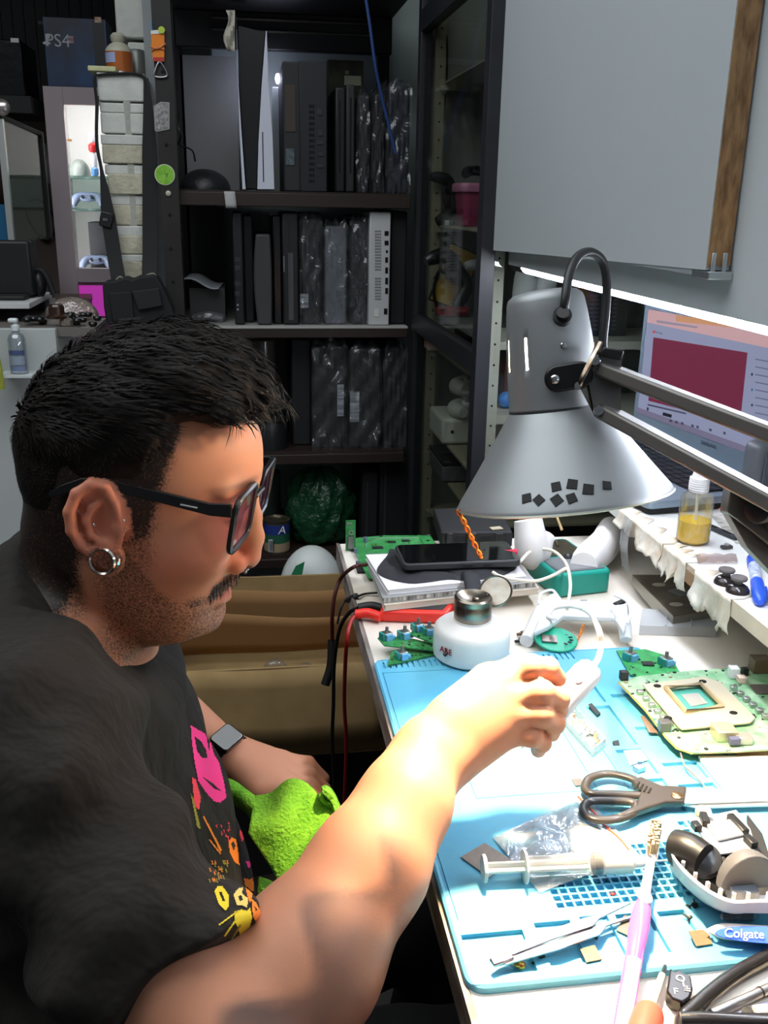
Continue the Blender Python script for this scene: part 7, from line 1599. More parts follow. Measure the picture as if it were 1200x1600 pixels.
def nets(fn, xs, ys, zs, blk=8, tol=2.2):
    """surface nets over a sparse, unevenly spaced grid: returns verts, quads"""
    nx, ny, nz = len(xs), len(ys), len(zs)
    def cen(a): 
        i0 = np.arange(0, len(a)-1, blk); i1 = np.minimum(i0+blk, len(a)-1); return i0, i1, (a[i0]+a[i1])/2, (a[i1]-a[i0])/2
    X0, X1, cx, hx = cen(xs); Y0, Y1, cy, hy = cen(ys); Z0, Z1, cz, hz = cen(zs)
    G = np.stack(np.meshgrid(cx, cy, cz, indexing='ij'), -1).reshape(-1, 3)
    HD = np.sqrt(sum(g**2 for g in np.meshgrid(hx, hy, hz, indexing='ij'))).reshape(-1)
    dc = fn(G); cand = np.abs(dc) < HD*tol
    shp = (len(cx), len(cy), len(cz)); M = np.zeros((nx, ny, nz), bool); D = np.ones((nx, ny, nz), np.float32)
    neg = (dc < 0).reshape(shp); cd_ = cand.reshape(shp)
    for i in range(shp[0]):
        for j in range(shp[1]):
            for k in range(shp[2]):
                sl = (slice(X0[i], X1[i]+1), slice(Y0[j], Y1[j]+1), slice(Z0[k], Z1[k]+1))
                if cd_[i,j,k]: M[sl] = True
                elif neg[i,j,k]: D[sl] = -1
    ii = np.argwhere(M); vals = np.empty(len(ii), np.float32)
    for s in range(0, len(ii), 400000):
        q = ii[s:s+400000]; vals[s:s+400000] = fn(np.stack([xs[q[:,0]], ys[q[:,1]], zs[q[:,2]]], 1))
    D[M] = vals; S = D < 0
    cn = sum(S[a:nx-1+a, b:ny-1+b, c:nz-1+c].astype(np.int8) for a in (0,1) for b in (0,1) for c in (0,1))
    cells = np.argwhere((cn > 0) & (cn < 8)); n = len(cells); pos = np.zeros((n, 3)); cnt = np.zeros(n)
    C8 = {}
    for a in (0,1):
        for b in (0,1):
            for c in (0,1):
                i, j, k = cells[:,0]+a, cells[:,1]+b, cells[:,2]+c; C8[a,b,c] = (D[i,j,k].astype(float), np.stack([xs[i], ys[j], zs[k]], 1))
    for a in C8:
        for ax in range(3):
            if a[ax]: continue
            b = list(a); b[ax] = 1; d0, p0 = C8[a]; d1, p1 = C8[tuple(b)]
            m = (d0 < 0) != (d1 < 0); t = d0[m]/(d0[m]-d1[m]); pos[m] += p0[m]+(p1[m]-p0[m])*t[:,None]; cnt[m] += 1
    pos /= cnt[:,None]; vid = -np.ones((nx-1, ny-1, nz-1), np.int32); vid[cells[:,0], cells[:,1], cells[:,2]] = np.arange(n)
    quads = []
    for ax in range(3):
        o1, o2 = [(1,2),(2,0),(0,1)][ax]
        sl0 = [slice(None)]*3; sl1 = [slice(None)]*3; sl0[ax] = slice(0,-1); sl1[ax] = slice(1,None)
        s0, s1 = S[tuple(sl0)], S[tuple(sl1)]; E = np.argwhere(s0 != s1)
        dims = (nx-1, ny-1, nz-1); ok = (E[:,o1] > 0) & (E[:,o2] > 0) & (E[:,o1] < dims[o1]) & (E[:,o2] < dims[o2]); E = E[ok]
        flip = s0[E[:,0], E[:,1], E[:,2]]
        def g(da, db): q = E.copy(); q[:,o1] += da; q[:,o2] += db; return vid[q[:,0], q[:,1], q[:,2]]
        q = np.stack([g(-1,-1), g(0,-1), g(0,0), g(-1,0)], 1); q[~flip] = q[~flip][:, ::-1]; quads.append(q)
    q = np.concatenate(quads); return pos, q[(q >= 0).all(1)]
def sdf_obj(name, fn, grid, m, parent, colour=None, proj=1):
    v, q = nets(fn, *grid)
    for _ in range(proj):                                           # settle the vertices on the true surface
        e = 8e-4; d = fn(v); g = np.stack([fn(v+np.eye(3)[i]*e)-d for i in range(3)], 1)/e
        v = v-np.clip(d, -.003, .003)[:,None]*g/np.maximum((g*g).sum(1), .3)[:,None]
    off = np.zeros(3); p = parent
    while p is not None: off += np.array(p.location); p = p.parent
    me = bpy.data.meshes.new(name); me.from_pydata((v-off).tolist(), [], q.tolist()); me.materials.append(m)
    me.polygons.foreach_set('use_smooth', [True]*len(me.polygons))
    if colour is not None:
        at_ = me.attributes.new('tint', 'FLOAT_COLOR', 'POINT'); c = np.ones((len(v), 4)); c[:,:3] = colour(v); c[:,3] = BEARD[0]; at_.data.foreach_set('color', c.ravel())
    o = bpy.data.objects.new(name, me); COL.objects.link(o); o.parent = parent; me.update(); return o, v, q

man = thing('person', 'seated bearded man in a black T-shirt with glasses, reaching under the lamp', 'person', (-.16,.76,.455))
# ---- head frame: turned a little towards the camera
TH = math.radians(13.5); HC = np.array([-.085,.75,0])
HF = np.array([math.cos(TH), -math.sin(TH), 0]); HL = np.array([math.sin(TH), math.cos(TH), 0])
SH_ = .0025
def hl(P): q = P-HC; return np.stack([q@HF+HC[0]-SH_, q@HL, P[:,2]], 1)          # world -> head (forward x, left y, up z)
def hw(x, y, z): return Vector(HC+HF*(x+SH_-HC[0])+HL*y+np.array([0,0,z]))       # head -> world
FT = np.array([ # z, back, front, half width
 (1.010,-.088,-.058,.020),(1.017,-.094,-.045,.037),(1.025,-.099,-.030,.047),(1.035,-.106,-.0265,.054),(1.045,-.113,-.0250,.059),(1.056,-.121,-.0200,.063),
 (1.066,-.134,-.0170,.0655),(1.076,-.144,-.0150,.068),(1.090,-.155,-.0105,.0705),(1.110,-.165,-.0050,.0725),(1.130,-.170,-.0015,.0740),(1.150,-.172,.0050,.0745),(1.172,-.172,.0060,.0745),(1.200,-.165,.0035,.070)])
def face_loft(H):
    z = H[:,2]; xb, xf, w = (np.interp(z, FT[:,0], FT[:,i]) for i in (1,2,3))
    xc = xb+(xf-xb)*np.interp(z, [1.01,1.06,1.15], [.22,.36,.45]); dx = H[:,0]-xc; a = np.where(dx > 0, xf-xc, xc-xb); n = 2.25
    k = ((np.abs(dx)/a)**n+(np.abs(H[:,1])/w)**n+1e-12)**(1/n); d = (k-1)*np.minimum(a, w)
    return smax(smax(d, (1.0135-z)*.9, .012), z-1.195, .02)
def cranium(H): return elp(H, (-.0855,0,1.168), (.0915,.0755,.0865))
NECK = ((-.133,0,1.100),(-.152,0,.960))
def head_base(H):
    d = smin(cranium(H), face_loft(H), .018)
    return smin(d, rc(H, NECK[0], NECK[1], .053, .059), .016)
def head(P):
    H = hl(P); yy = np.abs(H[:,1]); HS = H.copy(); HS[:,1] = yy
    d = head_base(H)
    d = smin(d, elp(HS, (-.008,.026,1.1535), (.011,.026,.0075)), .010)           # brow
    d = smin(d, elp(HS, (-.036,.046,1.104), (.026,.016,.018)), .028)             # cheekbone
    d = smax(d, -sph(HS, (.012,.031,1.133), .0175), .010)                       # eye socket
    d = smin(d, sph(HS, (-.0125,.031,1.1325), .0122), .002)                     # eyeball and lid
    d = smin(d, rc(HS, (-.0035,.020,1.1372), (-.0090,.043,1.1350), .0024, .002), .003)
    d = smin(d, chain(H, [(.0005,0,1.137),(.0028,0,1.120),(.0030,0,1.103),(-.0008,0,1.0870)], [.0065,.0070,.0082,.0100], .006), .008)   # nose
    d = smin(d, sph(HS, (-.0085,.0120,1.0830), .0080), .006)
    d = smin(d, rc(H, (-.002,0,1.082), (-.014,0,1.0735), .0055, .005), .005)
    d = smax(d, -elp(HS, (-.0035,.0068,1.0785), (.0055,.0030,.0030)), .002)        # nostrils
    d = smin(d, chain(HS, [(-.0155,0,1.0655),(-.020,.012,1.0640),(-.0335,.0245,1.0570)], [.0048,.0048,.0025], .003), .006)   # lips
    d = smin(d, chain(HS, [(-.0215,0,1.0500),(-.0245,.010,1.0505),(-.0350,.0235,1.0550)], [.0052,.0050,.0025], .003), .005)
    d = smax(d, -chain(HS, [(-.0110,0,1.0580),(-.0170,.011,1.0575),(-.0300,.025,1.0550)], [.0017,.0017,.0014], .002), .003)
    d = smin(d, elp(HS, (-.040,.006,1.0315), (.0145,.016,.0125)), .010)            # chin
    # ears
    E = HS-np.array([.0165,0,0])
    ey = lambda x: -.0005+(x+.088)*-.32                                          # the rim stands away from the head towards the back
    def ep(x, z, o=0.): return (x, .0775+ey(x)+o, z)
    ear = elp(E, ep(-.106,1.137), (.0180,.0048,.030))
    ear = smax(ear, -elp(E, ep(-.1045,1.138,.0045), (.0130,.0060,.0225)), .002)
    ear = smin(ear, chain(E, [ep(-.0925,1.139,.001), ep(-.0935,1.153,.001), ep(-.1000,1.1645,.001), ep(-.1090,1.1670,.001), ep(-.1185,1.1610,.002), ep(-.1240,1.1480,.003), ep(-.1235,1.1340,.003), ep(-.1195,1.1230,.002), ep(-.1150,1.1150,.001)], [.003,.0036,.0040,.0042,.0042,.0042,.0040,.0036,.003], .002), .0015)
    ear = smin(ear, chain(E, [ep(-.1010,1.1570), ep(-.1100,1.1500,.001), ep(-.1140,1.1400,.0015), ep(-.1120,1.1290,.001), ep(-.1040,1.1230)], [.002,.0028,.003,.003,.0026], .002), .0015)
    ear = smin(ear, sph(E, ep(-.0925,1.1335,.0015), .0045), .004)
    lob = [(-.1030+.0108*math.cos(a), 1.1105+.0116*math.sin(a)) for a in np.linspace(0, 2*PI, 13)]
    ear = smin(ear, chain(E, [ep(x, z, .001) for x, z in lob], [.0026]*13, .001), .003)
    return smin(d, ear, .005)
# ---- skeleton
WR = dv(662,1190,.725); ELB = dv(362,1668,.575); SHR = A3(-.17,.605,1.0); SHL = A3(-.17,.90,1.0)
F1 = dv(476,1505,.622); F2 = dv(578,1352,.668); F3 = dv(632,1255,.70)
ELL = A3(-.14,1.02,.83); WRL = A3(-.030,.925,.778)
FING = [ # right hand: knuckle, three joints
 [(788,1064,.742),(830,1042,.738),(856,1044,.746),(872,1060,.755)],
 [(801,1090,.736),(846,1082,.728),(872,1092,.741),(874,1110,.755)],
 [(802,1119,.733),(846,1117,.727),(866,1130,.741),(862,1146,.755)],
 [(792,1146,.736),(830,1150,.730),(846,1160,.742),(841,1172,.754)]]
FR_ = [(.0100,.0090,.0080,.0068),(.0102,.0092,.0082,.0070),(.0098,.0088,.0078,.0066),(.0088,.0078,.0070,.0060)]
FP = [[dv(*q) for q in f] for f in FING]
THB = [dv(708,1118,.738), dv(762,1066,.757), dv(812,1040,.768), dv(858,1046,.772)]
def hand_r(P):
    d = None
    base = [WR+(dv(*b)-WR) for b in ((676,1150,.73),(682,1172,.727),(688,1194,.726),(690,1212,.728))]
    for i in range(4):
        q = rc(P, base[i], FP[i][0], .0145, .0112); d = q if d is None else smin(d, q, .012)
    d = smin(d, rc(P, WR, (base[1]+base[2])/2, .026, .020), .016)
    d = smin(d, rc(P, base[0], THB[1], .016, .0125), .014); d = smin(d, rc(P, THB[0], THB[1], .0155, .012), .012)
    d = smin(d, chain(P, THB[1:], [.0118,.0104,.0088], .004), .006)
    f = None
    for pts, rs in zip(FP, FR_):
        q = chain(P, pts, rs, .003)
        for j in (1, 2): q = smin(q, sph(P, pts[j], rs[j]*1.05), .003)
        f = q if f is None else np.minimum(f, q)
    return smin(d, f, .005)
LK = [A3(.028,.925-.019*i,.770-.001*i) for i in range(4)]
def hand_l(P):
    d = None
    for i in range(4):
        b = WRL+A3(.012,.012-.009*i,.002); q = rc(P, b, LK[i], .014, .011); d = q if d is None else smin(d, q, .012)
    for i in range(4):
        k = LK[i]; f = chain(P, [k, k+A3(.030,-.002,-.006), k+A3(.046,-.003,-.026), k+A3(.040,-.003,-.042)], [.0095,.0085,.0075,.0065], .003); d = smin(d, f, .005)
    d = smin(d, chain(P, [WRL+A3(.010,-.018,-.004), WRL+A3(.034,-.052,-.012), WRL+A3(.058,-.062,-.020), WRL+A3(.078,-.060,-.026)], [.015,.0115,.010,.0085], .004), .010)
    return d
KN = [(A3(-.15,.68,.545), A3(.22,.64,.60), A3(.20,.66,.09)), (A3(-.15,.84,.545), A3(.22,.88,.60), A3(.20,.86,.09))]
def body(P):
    d = elp(P, (-.165,.75,.925), (.095,.155,.13)); d = smin(d, elp(P, (-.14,.755,.77), (.10,.145,.17)), .05); d = smin(d, elp(P, (-.15,.76,.60), (.11,.15,.10)), .05)
    d = smin(d, rc(P, SHR, SHL, .046), .04); d = smin(d, rc(P, (-.155,.75,1.03), (-.17,.64,1.0), .04, .036), .03); d = smin(d, rc(P, (-.155,.75,1.03), (-.17,.86,1.0), .04, .036), .03)
    near = P[:,2] > .95
    hd = np.full(len(P), 9.); m = near & (np.abs(P[:,1]-.75) < .20) & (P[:,0] < .12)
    if m.any(): hd[m] = head(P[m])
    d = smin(d, hd, .02)
    arm = smin(rc(P, SHR, ELB, .050, .042), chain(P, [ELB, F1, F2, F3, WR], [.042,.0475,.0385,.0315,.0265], .02), .02)
    d = smin(d, arm, .012)
    m = (P[:,0] > .02) & (P[:,1] < .80); hr = np.full(len(P), 9.)
    if m.any(): hr[m] = hand_r(P[m])
    d = smin(d, hr, .010)
    d = smin(d, smin(rc(P, SHL, ELL, .048, .038), rc(P, ELL, WRL, .038, .024), .02), .012)
    m = (P[:,0] > -.15) & (P[:,1] > .78); h2 = np.full(len(P), 9.)
    if m.any(): h2[m] = hand_l(P[m])
    d = smin(d, h2, .008)
    for h_, k_, a_ in KN: d = smin(d, smin(rc(P, h_, k_, .075, .052), rc(P, k_, a_, .05, .036), .03), .03); d = smin(d, rc(P, a_, a_+A3(.11,0,-.045), .036, .028), .02)
    return d
BEARD = [None]
def mixc(c, k, to): return c*(1-k[:,None])+np.array(lin(to))*k[:,None]
def nz(v, f, s=0): return .5+.25*(np.sin(v[:,0]*f+1.3*s+2*np.sin(v[:,2]*f*.63))+np.sin(v[:,2]*f*.9+2.1*s+2*np.sin(v[:,1]*f*.71)))
def zline(x): return np.interp(x-.016*sst((-.02-x)/.04)*sst((x+.16)/.03), [-.2,-.175,-.150,-.138,-.130,-.118,-.095,-.082,-.074,-.066,-.055,-.045,-.03,-.01,.005,.03], [1.082,1.082,1.088,1.112,1.140,1.158,1.159,1.158,1.162,1.175,1.189,1.200,1.203,1.200,1.196,1.196])
def skin_col(v):
    c = np.tile(np.array(lin((198,138,108))), (len(v), 1)); H = hl(v); x, y, z = H.T; hd = (z > .99) & (np.abs(y) < .1) & (v[:,0] < .05)
    B = np.zeros(len(v)); g = .5
    def bmix(c, k, to=None):
        nonlocal B; B = np.maximum(B, np.clip(k, 0, 1.35)); return c
    c = mixc(c, .10*nz(v, 120, 2), (170,104,84))
    c = mixc(c, hd*.45*sst(1-np.hypot((x+.002)/.016, (z-1.09)/.016)), (204,96,84)); c = mixc(c, hd*.30*sst(1-np.hypot((x+.04)/.035, (z-1.105)/.025)), (206,112,96))
    ear = hd*(np.abs(y) > .0735)*((((x+.0905)/.023)**2+((z-1.136)/.037)**2) < 1); c = mixc(c, ear*.35, (206,104,88))
    # stubble: jaw, chin, moustache, sideburn
    zt = np.interp(x-.014, [-.10,-.085,-.07,-.055,-.035,-.02,.0], [1.125,1.12,1.085,1.068,1.055,1.046,1.046]); zb = np.interp(x, [-.12,-.09,-.03], [1.03,1.0,1.0])
    k = sst((zt-z)/.014)*sst((z-zb)/.02)*sst((x+.11)/.02)*hd; c = bmix(c, k*.52)
    k = sst(1-np.hypot((x+.066)/.018, (z-1.115)/.03))*hd; c = bmix(c, k*.5)
    k = sst(1.25-np.hypot((x+.024+.0*np.abs(y))/.016, (z-1.0700+.16*np.maximum(0,np.abs(y)-.008))/.0080))*(np.abs(y) < .034)*hd; c = bmix(c, k*.8)
    k = sst(1.2-np.hypot((x+.034)/.010, (z-1.061)/.008))*hd*(np.abs(y) > .016); c = bmix(c, k*.75)
    k = sst(1.3-np.hypot((x+.034)/.012, (z-1.034)/.009))*hd; c = bmix(c, k*.4)
    # lips, brows, lash line
    k = sst(1.4-np.hypot((np.abs(y))/.021, (z-1.0575)/.0072))*(x > -.033)*hd*(z < 1.0655); c = mixc(c, k*.75, (188,92,86))
    k = sst(1.3-np.hypot((np.abs(y)-.030)/.026, (z-1.1555-.05*(np.abs(y)-.03))/.0042))*(x > -.04)*hd; c = mixc(c, k*(.6+.3*g), (50,36,30))
    k = sst(1.2-np.hypot((np.abs(y)-.031)/.013, (z-1.1285)/.0016))*(x > -.02)*hd; c = mixc(c, k*.8, (40,30,28))
    # cropped hair at the sides and nape
    zl = zline(x); front = np.interp(x, [-.06,-.04,-.03], [1,.5,0]); k = sst((z-zl+.045*front+.012)/.035)*hd*(x < -.035)*(np.abs(y) > .03); k = np.where(ear > 0, 0, k); c = bmix(c, k*1.2)
    k = sst((-.045-x)/.014)*sst((z-1.118)/.02)*sst((1.185-z)/.02)*hd*(x > -.08)*(ear == 0); c = bmix(c, k*.66)
    k = sst((-.108-x)/.012)*sst((z-1.036)/.06)*hd*(ear == 0); c = bmix(c, k*1.12)
    k = sst((1.066-z)/.03)*sst((z-1.0)/.03)*sst((-.115-x)/.02)*hd; c = bmix(c, k*.3)
    # tattoo on the forearm and upper arm
    t = ((v-ELB)@(WR-ELB))/((WR-ELB)@(WR-ELB)); am = (v[:,1] < .66) & (v[:,0] > -.10) & (v[:,2] < 1.0)
    axp = np.array([ELB, F1, F2, F3, WR]); ta = ((axp-ELB)@(WR-ELB))/((WR-ELB)@(WR-ELB)); mid = np.stack([np.interp(t, ta, axp[:,i]) for i in range(3)], 1); lat = (v-mid)@(.72*_R+.44*_D+.40*np.array([-.07,-.75,.65]))
    k = am*sst((.72-t)/.16)*sst((lat-.002+.014*np.sin(t*19+.6))/.012)*(.55+.5*nz(v, 90, 5)); c = mixc(c, np.clip(k*.85, 0, .85), (62,58,60))
    k = am*0.
    BEARD[0] = B
    return np.clip(c, 0, 1)
SK = mat('skin', (198,138,108), .50, spec=.35, sub=.12, bump=(900,.12,.0006))
nt = SK.node_tree; an = nd(nt, 'ShaderNodeAttribute'); an.attribute_name = 'tint'; tcn = nd(nt, 'ShaderNodeTexCoord'); nn1 = nd(nt, 'ShaderNodeTexNoise'); nn1.inputs['Scale'].default_value = 620; nn1.inputs['Detail'].default_value = 3; nt.links.new(tcn.outputs['Object'], nn1.inputs['Vector'])
r1 = nd(nt, 'ShaderNodeMapRange'); r1.inputs[1].default_value = .36; r1.inputs[2].default_value = .64; r1.inputs[3].default_value = -.34; r1.inputs[4].default_value = .30; nt.links.new(nn1.outputs[0], r1.inputs[0])
gate = nd(nt, 'ShaderNodeMath', operation='MINIMUM'); gate.use_clamp = True; mul = nd(nt, 'ShaderNodeMath', operation='MULTIPLY'); mul.inputs[1].default_value = 4; nt.links.new(an.outputs['Alpha'], mul.inputs[0]); nt.links.new(mul.outputs[0], gate.inputs[0]); gate.inputs[1].default_value = 1
mn = nd(nt, 'ShaderNodeMath', operation='MULTIPLY'); nt.links.new(r1.outputs[0], mn.inputs[0]); nt.links.new(gate.outputs[0], mn.inputs[1])
ad = nd(nt, 'ShaderNodeMath', operation='ADD'); ad.use_clamp = True; nt.links.new(an.outputs['Alpha'], ad.inputs[0]); nt.links.new(mn.outputs[0], ad.inputs[1])
mxs = nd(nt, 'ShaderNodeMix', data_type='RGBA'); nt.links.new(ad.outputs[0], mxs.inputs[0]); nt.links.new(an.outputs['Color'], mxs.inputs[6]); mxs.inputs[7].default_value = lin((40,32,28))+(1,); nt.links.new(mxs.outputs[2], nt.nodes['Principled BSDF'].inputs['Base Color'])
GX = axis_grid(-.30, .36, [(-.20,.03),(.12,.30)], .0026, .0055); GY = axis_grid(.38, 1.08, [(.60,.86)], .0026, .0055); GZ = axis_grid(.02, 1.30, [(.93,1.28)], .0026, .0075)
bod, BV, BQ = sdf_obj('body', body, (GX, GY, GZ), SK, man, skin_col, 2)

# ---- hair
def hair_t(H):
    x, y, z = H.T; up = sst((z-zline(x))/(.016+.055*sst((-.10-x)/.02))); top = sst((z-1.165)/.06); fr = sst((x+.16)/.14)
    return -.007+up*(.0085+top*(.0045+.0135*fr))
def hair(P):
    H = hl(P); d = head_base(H)-hair_t(H)
    q = elp(H, (-.0145,0,1.2245), (.0285,.056,.0215)); d = smin(d, q, .014)
    q = elp(H, (-.048,0,1.240), (.05,.055,.022)); d = smin(d, q, .016)
    x, y, z = H.T; amp = sst((z-1.15)/.05)*(.5+.5*sst((x+.14)/.10))
    n = np.sin(250*y+90*z+2.2*np.sin(46*x+30*z)+1.5*np.sin(31*y))*.0010+np.sin(120*y-150*z+60*x+2*np.sin(70*x))*.0016+np.sin(75*x+60*y+90*z)*.0012
    return d+n*amp
HRM = mat('dark_brown_hair', (30,25,22), .62, noise=(60,.45), stretch=(.15,1,1), spec=.18)
hair_o, HV, HQ = sdf_obj('hair', hair, (axis_grid(-.21,.04,[],.0027,.0027), axis_grid(.645,.855,[],.0027,.0027), axis_grid(1.05,1.30,[],.0027,.0027)), HRM, man, None, 1)
# individual locks lying over it
e_ = 1e-3; HH = hl(HV); rng = np.random.default_rng(21); keep = np.argwhere(HH[:,2] > zline(HH[:,0])+.004).ravel(); sel = rng.choice(keep, 5200)
nrm_ = np.stack([hair(HV[sel]+np.eye(3)[i]*e_)-hair(HV[sel]-np.eye(3)[i]*e_) for i in range(3)], 1); nrm_ /= np.linalg.norm(nrm_, axis=1)[:,None]+1e-9
mbh = MB()
for p, n, h in zip(HV[sel], nrm_, HH[sel]):
    topf = float(sst((h[2]-1.17)/.05)); fw = HF*(.35+.9*topf)+HL*rng.uniform(-.35,.35)+np.array([0,0,-.95*(1-topf)-.15])
    if h[0] > -.02: fw = fw+np.array([0,0,-.35])-HL*.25
    fw = fw-n*(fw@n); fw /= np.linalg.norm(fw)+1e-9; L = (.004+.020*topf*rng.uniform(.6,1.2)); sd = np.cross(n, fw); w = .00045+.00035*topf
    lift = .0006+.0035*topf*rng.uniform(.2,1)
    pts = [p-n*.001, p+fw*L*.5+n*lift, p+fw*L+n*(lift*.35-.0005*topf)]
    mbh.add([pts[0]-sd*w, pts[0]+sd*w, pts[1]+sd*w*.9, pts[1]-sd*w*.9, pts[2]], [(0,1,2,3),(3,2,4)])
ok_ = mbh.build('hair_locks', HRM, hair_o, smooth=0); ok_['kind'] = 'stuff'

# moustache hairs
BH = hl(BV); mk = np.argwhere((np.hypot((BH[:,0]+.024)/.018, (BH[:,2]-1.0700+.16*np.maximum(0,np.abs(BH[:,1])-.008))/.0070) < .95) & (np.abs(BH[:,1]) < .033) & (BH[:,0] > -.042)).ravel()
if len(mk):
    sm_ = rng.choice(mk, 700); pn = BV[sm_]; e2 = 8e-4; gn = np.stack([body(pn+np.eye(3)[i]*e2)-body(pn-np.eye(3)[i]*e2) for i in range(3)], 1); gn /= np.linalg.norm(gn, axis=1)[:,None]+1e-9
    mbm = MB()
    for p, n, h in zip(pn, gn, BH[sm_]):
        fw = np.array([0,0,-1.])+HL*(np.sign(h[1])*.55+rng.uniform(-.25,.25))+n*.25; fw -= n*(fw@n)*.6; fw /= np.linalg.norm(fw); L = rng.uniform(.004,.0075); sd = np.cross(n, fw); sd /= np.linalg.norm(sd)+1e-9
        q0, q1, q2 = p-n*.0005, p+fw*L*.5+n*.0012, p+fw*L+n*.0010; mbm.add([q0-sd*.0002, q0+sd*.0002, q1+sd*.00018, q1-sd*.00018, q2], [(0,1,2,3),(3,2,4)])
    mo_ = mbm.build('moustache', HRM, man, smooth=0); mo_['kind'] = 'stuff'
# ---- T-shirt
HEMT = .77
def wr(P, dirs):
    s = 0
    for (a, b, c, ph, am) in dirs: s = s+am*np.sin(P[:,0]*a+P[:,1]*b+P[:,2]*c+ph+1.3*np.sin(P[:,2]*17+P[:,0]*11))
    return s
def shirt(P):
    d = elp(P, (-.165,.75,.935), (.109,.172,.135)); d = smin(d, elp(P, (-.136,.755,.80), (.113,.162,.15)), .04); d = smin(d, elp(P, (-.128,.757,.69), (.126,.168,.16)), .04)
    d = smin(d, rc(P, SHR, SHL, .056), .05)
    for s in (-1, 1): d = smin(d, rc(P, (-.158,.75,1.045), (-.172,.75+s*.12,1.012), .050, .046), .035)
    ax = (ELB-SHR)/np.linalg.norm(ELB-SHR); L = np.linalg.norm(ELB-SHR); t = (P-SHR)@ax
    sl = smax(rc(P, SHR, ELB, .067, .060), t-L*HEMT, .006); d = smin(d, sl, .06)
    axl = (ELL-SHL)/np.linalg.norm(ELL-SHL); tl_ = (P-SHL)@axl; d = smin(d, smax(rc(P, SHL, ELL, .066, .058), tl_-np.linalg.norm(ELL-SHL)*.8, .006), .035)
    side = sst((.70-P[:,1])/.10)
    d = d+wr(P, [(40,25,-70,0,.0022),(75,-30,40,1.2,.0014)])+side*wr(P, [(-60,30,62,.6,.0045),(30,55,95,2.,.0026),(-24,18,40,.3,.0040)])
    cut = P[:,0]*.70+P[:,2]*.714-.6530-np.maximum(0, np.abs(P[:,1]-.75)-.085)*2.5
    cut = np.where(P[:,2] > .93, cut, -1.)
    d = smax(d, cut, .008)
    return smax(d, .575-P[:,2], .01)
TEE = mat('black_cotton', (31,26,22), .88, noise=(14,.15), bump=(13,.55,.03), stretch=(1,1.6,.7))
tee, TV, TQ = sdf_obj('t_shirt', shirt, (axis_grid(-.33,.06,[],.0045,.0045), axis_grid(.40,1.08,[],.0045,.0045), axis_grid(.56,1.12,[],.0045,.0045)), TEE, man, None, 1)
# collar band
mb = MB(); a_ = np.array([.714,0,-.70]); c_ = np.array([-.1395,.75,1.0345]); R = []
for k in range(48):
    q = 2*PI*k/48; dirn = a_*math.cos(q)+np.array([0,1,0])*math.sin(q); lo_, hi_ = .02, .16
    for _ in range(22):
        md = (lo_+hi_)/2; p = (c_+dirn*md)[None]; p2 = p-np.array([[.70,0,.714]])*.012
        if shirt(p2)[0] < 0: lo_ = md
        else: hi_ = md
    rr_ = min(lo_, .078); inner = .064+.004*math.cos(q)
    R.append([Vector(c_+dirn*r-np.array([.70,0,.714])*h) for r, h in ((inner,-.003),(inner+.008,.001),(inner+.011,.010),(inner+.004,.014),(inner-.002,.008))])
mb.rings(R, closed=True); mb.build('collar', mat('ribbed_black', (24,23,23), .9, bump=(400,.4,.0006)), tee)
# printed picture on the chest, laid on the cloth
def march(px):
    dirs = np.stack([ray(a, b) for a, b in px]); dirs /= np.linalg.norm(dirs, axis=1)[:,None]; t = np.full(len(px), .45)
    for _ in range(90): t = np.minimum(t+shirt(CAM+dirs*t[:,None])*.6, 1.2)
    return CAM+dirs*(t-.0012)[:,None], np.abs(shirt(CAM+dirs*t[:,None])) < .004
INK = {'pink': (255,60,140), 'orange': (250,136,40), 'yellow': (232,206,40), 'olive': (150,140,50), 'cream': (236,206,110), 'red': (250,70,84)}
ART = [('pink',[(298,1133),(306,1138),(320,1146),(330,1162),(334,1178),(342,1190),(350,1222),(354,1246),(344,1254),(334,1252),(322,1238),(310,1220),(304,1190),(300,1160)],[[(304,1150),(314,1158),(322,1172),(324,1184),(316,1184),(308,1174)],[(314,1212),(330,1222),(346,1236),(334,1232)]]),
 ('red',[(300,1214),(306,1218),(314,1246),(311,1266),(304,1258)],[]),('olive',[(298,1240),(303,1250),(314,1296),(308,1292)],[]),('red',[(372,1298),(380,1296),(385,1306),(378,1315)],[]),
 ('orange',[(357,1316),(362,1308),(369,1312),(373,1334),(374,1352),(366,1346),(359,1332)],[[(361,1318),(365,1314),(368,1322),(365,1330)]]),('pink',[(384,1346),(396,1344),(402,1350),(400,1364),(394,1354),(388,1356)],[]),
 ('yellow',[(335,1392),(340,1385),(348,1385),(357,1398),(358,1416),(352,1423),(342,1412)],[[(342,1394),(346,1393),(352,1408),(348,1408)]]),('cream',[(365,1398),(372,1388),(380,1386),(378,1396),(388,1404),(386,1418),(378,1414),(370,1414)],[[(372,1400),(377,1399),(380,1406),(375,1408)]]),
 ('orange',[(381,1372),(390,1374),(399,1370),(396,1392),(391,1412),(386,1398)],[]),('yellow',[(366,1424),(378,1421),(386,1423),(391,1418),(394,1434),(390,1450),(382,1456),(377,1470),(373,1452),(367,1440)],[]),('orange',[(393,1404),(400,1410),(407,1424),(408,1436),(400,1442),(395,1430)],[[(396,1414),(402,1420),(400,1424)]]),
 ('yellow',[(372,1422),(373,1424),(343,1446),(342,1444)],[]),('yellow',[(372,1430),(374,1432),(352,1464),(350,1462)],[]),('olive',[(375,1444),(377,1446),(360,1474),(358,1472)],[]),('orange',[(317,1276),(319,1275),(347,1328),(344,1331)],[]),('orange',[(326,1312),(328,1311),(346,1334),(344,1335)],[]),
 ('cream',[(384,1452),(396,1446),(398,1449),(388,1456)],[])]
